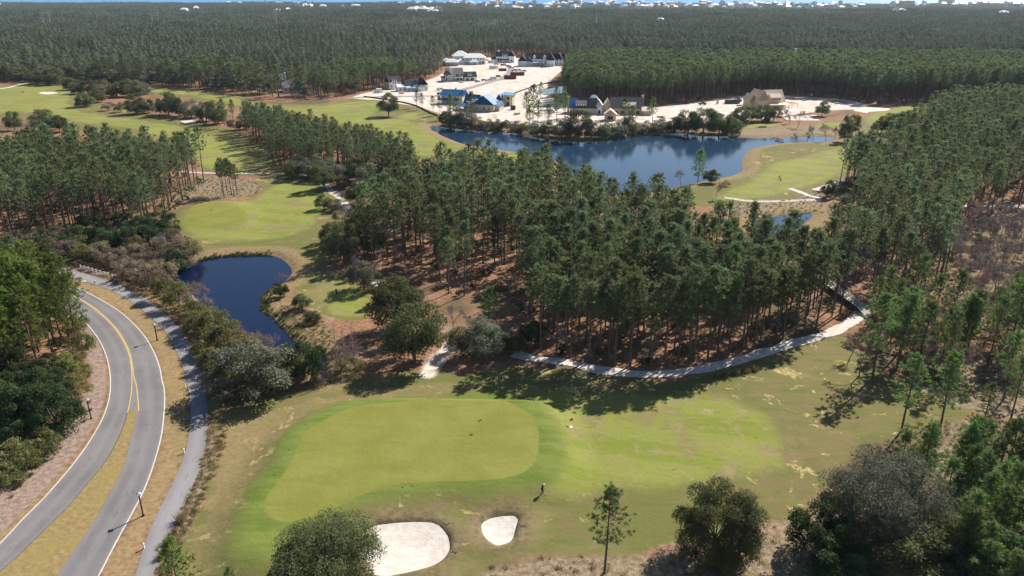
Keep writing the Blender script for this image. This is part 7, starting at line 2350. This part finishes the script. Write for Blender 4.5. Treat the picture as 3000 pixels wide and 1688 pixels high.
def golf_bag(x, y, rz, label, tilt=0.35, cart=False):
    X, Y = gp(x, y)
    o = thing("golf_bag", label, "golf bag", (X, Y, zat(X, Y)), rz)
    top = (0, 0.95 * math.sin(tilt), 0.95 * math.cos(tilt) + 0.05)
    MB().tube([(0, 0, 0.05), top], [0.13, 0.15], 10).build("bag", CL['black'], o)
    MB().tube([(0, 0.12 * math.sin(tilt) - 0.14, 0.35), (0, 0.5 * math.sin(tilt) - 0.14, 0.62)], 0.07, 8).build("pocket", CL['white'], o)
    d = Vector(top).normalized()
    for q in range(5):
        a = Vector(top) + Vector((0.05 * (q - 2), 0.02 * (q % 2), -0.1))
        MB().tube([a, a + d * (0.28 + 0.04 * (q % 3))], 0.014, 5).ball(tuple(a + d * (0.30 + 0.04 * (q % 3))), 0.04, 6, 5).build("club", STEEL if q % 2 else CL['white'], o)
    if cart:
        for sx in (-1, 1):
            MB().tube([(sx * 0.3, -0.05, 0.16), (sx * 0.34, -0.05, 0.16)], 0.16, 10).build("wheel", MARK, o)
        MB().tube([(0, 0.0, 0.16), (0, -0.55, 0.95), (0, -0.62, 1.05)], 0.02, 5).build("cart_handle", STEEL, o)
    else:
        for sx in (-1, 1):
            MB().tube([(0, 0.75 * math.sin(tilt), 0.72), (sx * 0.28, 0.75, 0.0)], 0.014, 5).build("leg", STEEL, o)


golf_bag(1263, 950, 0.8, "black and white golf bag on its stand above the putting green")
golf_bag(1964, 454.5, 0.3, "golf bag on the push cart of the peninsula golfer", 0.3, True)

# cyclist
X, Y = gp(298.5, 718)
BZ = math.atan2(gp(330, 736)[1] - Y, gp(330, 736)[0] - X) - math.pi / 2
zb = 0.055
b = thing("bicycle", "bicycle ridden along the cycle path below the white fence", "bicycle", (X, Y, zb), BZ)
for wy in (-0.52, 0.52):
    w = MB()
    n, k = 20, 6
    vs = [((0.34 + 0.022 * math.cos(j * 2 * math.pi / k)) * 0 + 0.022 * math.sin(j * 2 * math.pi / k), wy + (0.33 + 0.022 * math.cos(j * 2 * math.pi / k)) * math.cos(i * 2 * math.pi / n), 0.352 + (0.33 + 0.022 * math.cos(j * 2 * math.pi / k)) * math.sin(i * 2 * math.pi / n)) for i in range(n) for j in range(k)]
    w.add(vs, [(i * k + j, i * k + (j + 1) % k, ((i + 1) % n) * k + (j + 1) % k, ((i + 1) % n) * k + j) for i in range(n) for j in range(k)])
    wo = w.build("wheel", TYRE, b)
    sp = MB()
    for i in range(10):
        a = i * math.pi / 5
        sp.tube([(0, wy, 0.352), (0, wy + 0.31 * math.cos(a), 0.352 + 0.31 * math.sin(a))], 0.004, 3)
    sp.build("spoke_set", STEEL, wo)
fr = MB()
for p in ([(0, -.52, .352), (0, -.18, .80)], [(0, -.52, .352), (0, -.05, .30)], [(0, -.05, .30), (0, -.18, .88)], [(0, -.18, .80), (0, .38, .84)], [(0, -.05, .30), (0, .40, .76)], [(0, .52, .352), (0, .38, .98)]):
    fr.tube(p, 0.018, 6)
fr.build("frame", CARP['black'], b)
MB().tube([(-.25, .52, 1.02), (-.2, .40, 1.0), (.2, .40, 1.0), (.25, .52, 1.02)], 0.014, 6).build("handlebar", MARK, b)
MB().ball((0, -.18, .90), (.07, .14, .035), 8, 6).build("saddle", MARK, b)
for sx in (-1, 1):
    MB().tube([(sx * .06, -.05, .30), (sx * .08, .08 if sx < 0 else .03, .36 if sx < 0 else .14)], 0.012, 5).box(sx * .12 - .05, .02, .30 if sx < 0 else .10, sx * .12 + .05, .12, .33 if sx < 0 else .13).build("crank", STEEL, b)
person(X, Y, BZ, RIDE, 'black', 'navy', 'grey', "cyclist in dark clothes and pale helmet riding along the cycle path", None, zb)

# ------------------------------------------------------------------ the air
hz = NT("haze_air")
hz.t.nodes.remove(hz.b)
pv = hz.n("ShaderNodeVolumePrincipled")
pv.inputs["Color"].default_value = (0.62, 0.80, 1.0, 1)
pv.inputs["Density"].default_value = 3.6e-5
pv.inputs["Anisotropy"].default_value = 0.2
hz.l(pv.outputs[0], hz.out.inputs["Volume"])
tag(MB().box(-30500, -450, -8, 30500, 30500, 96).build("haze", hz.mat), kind='stuff')
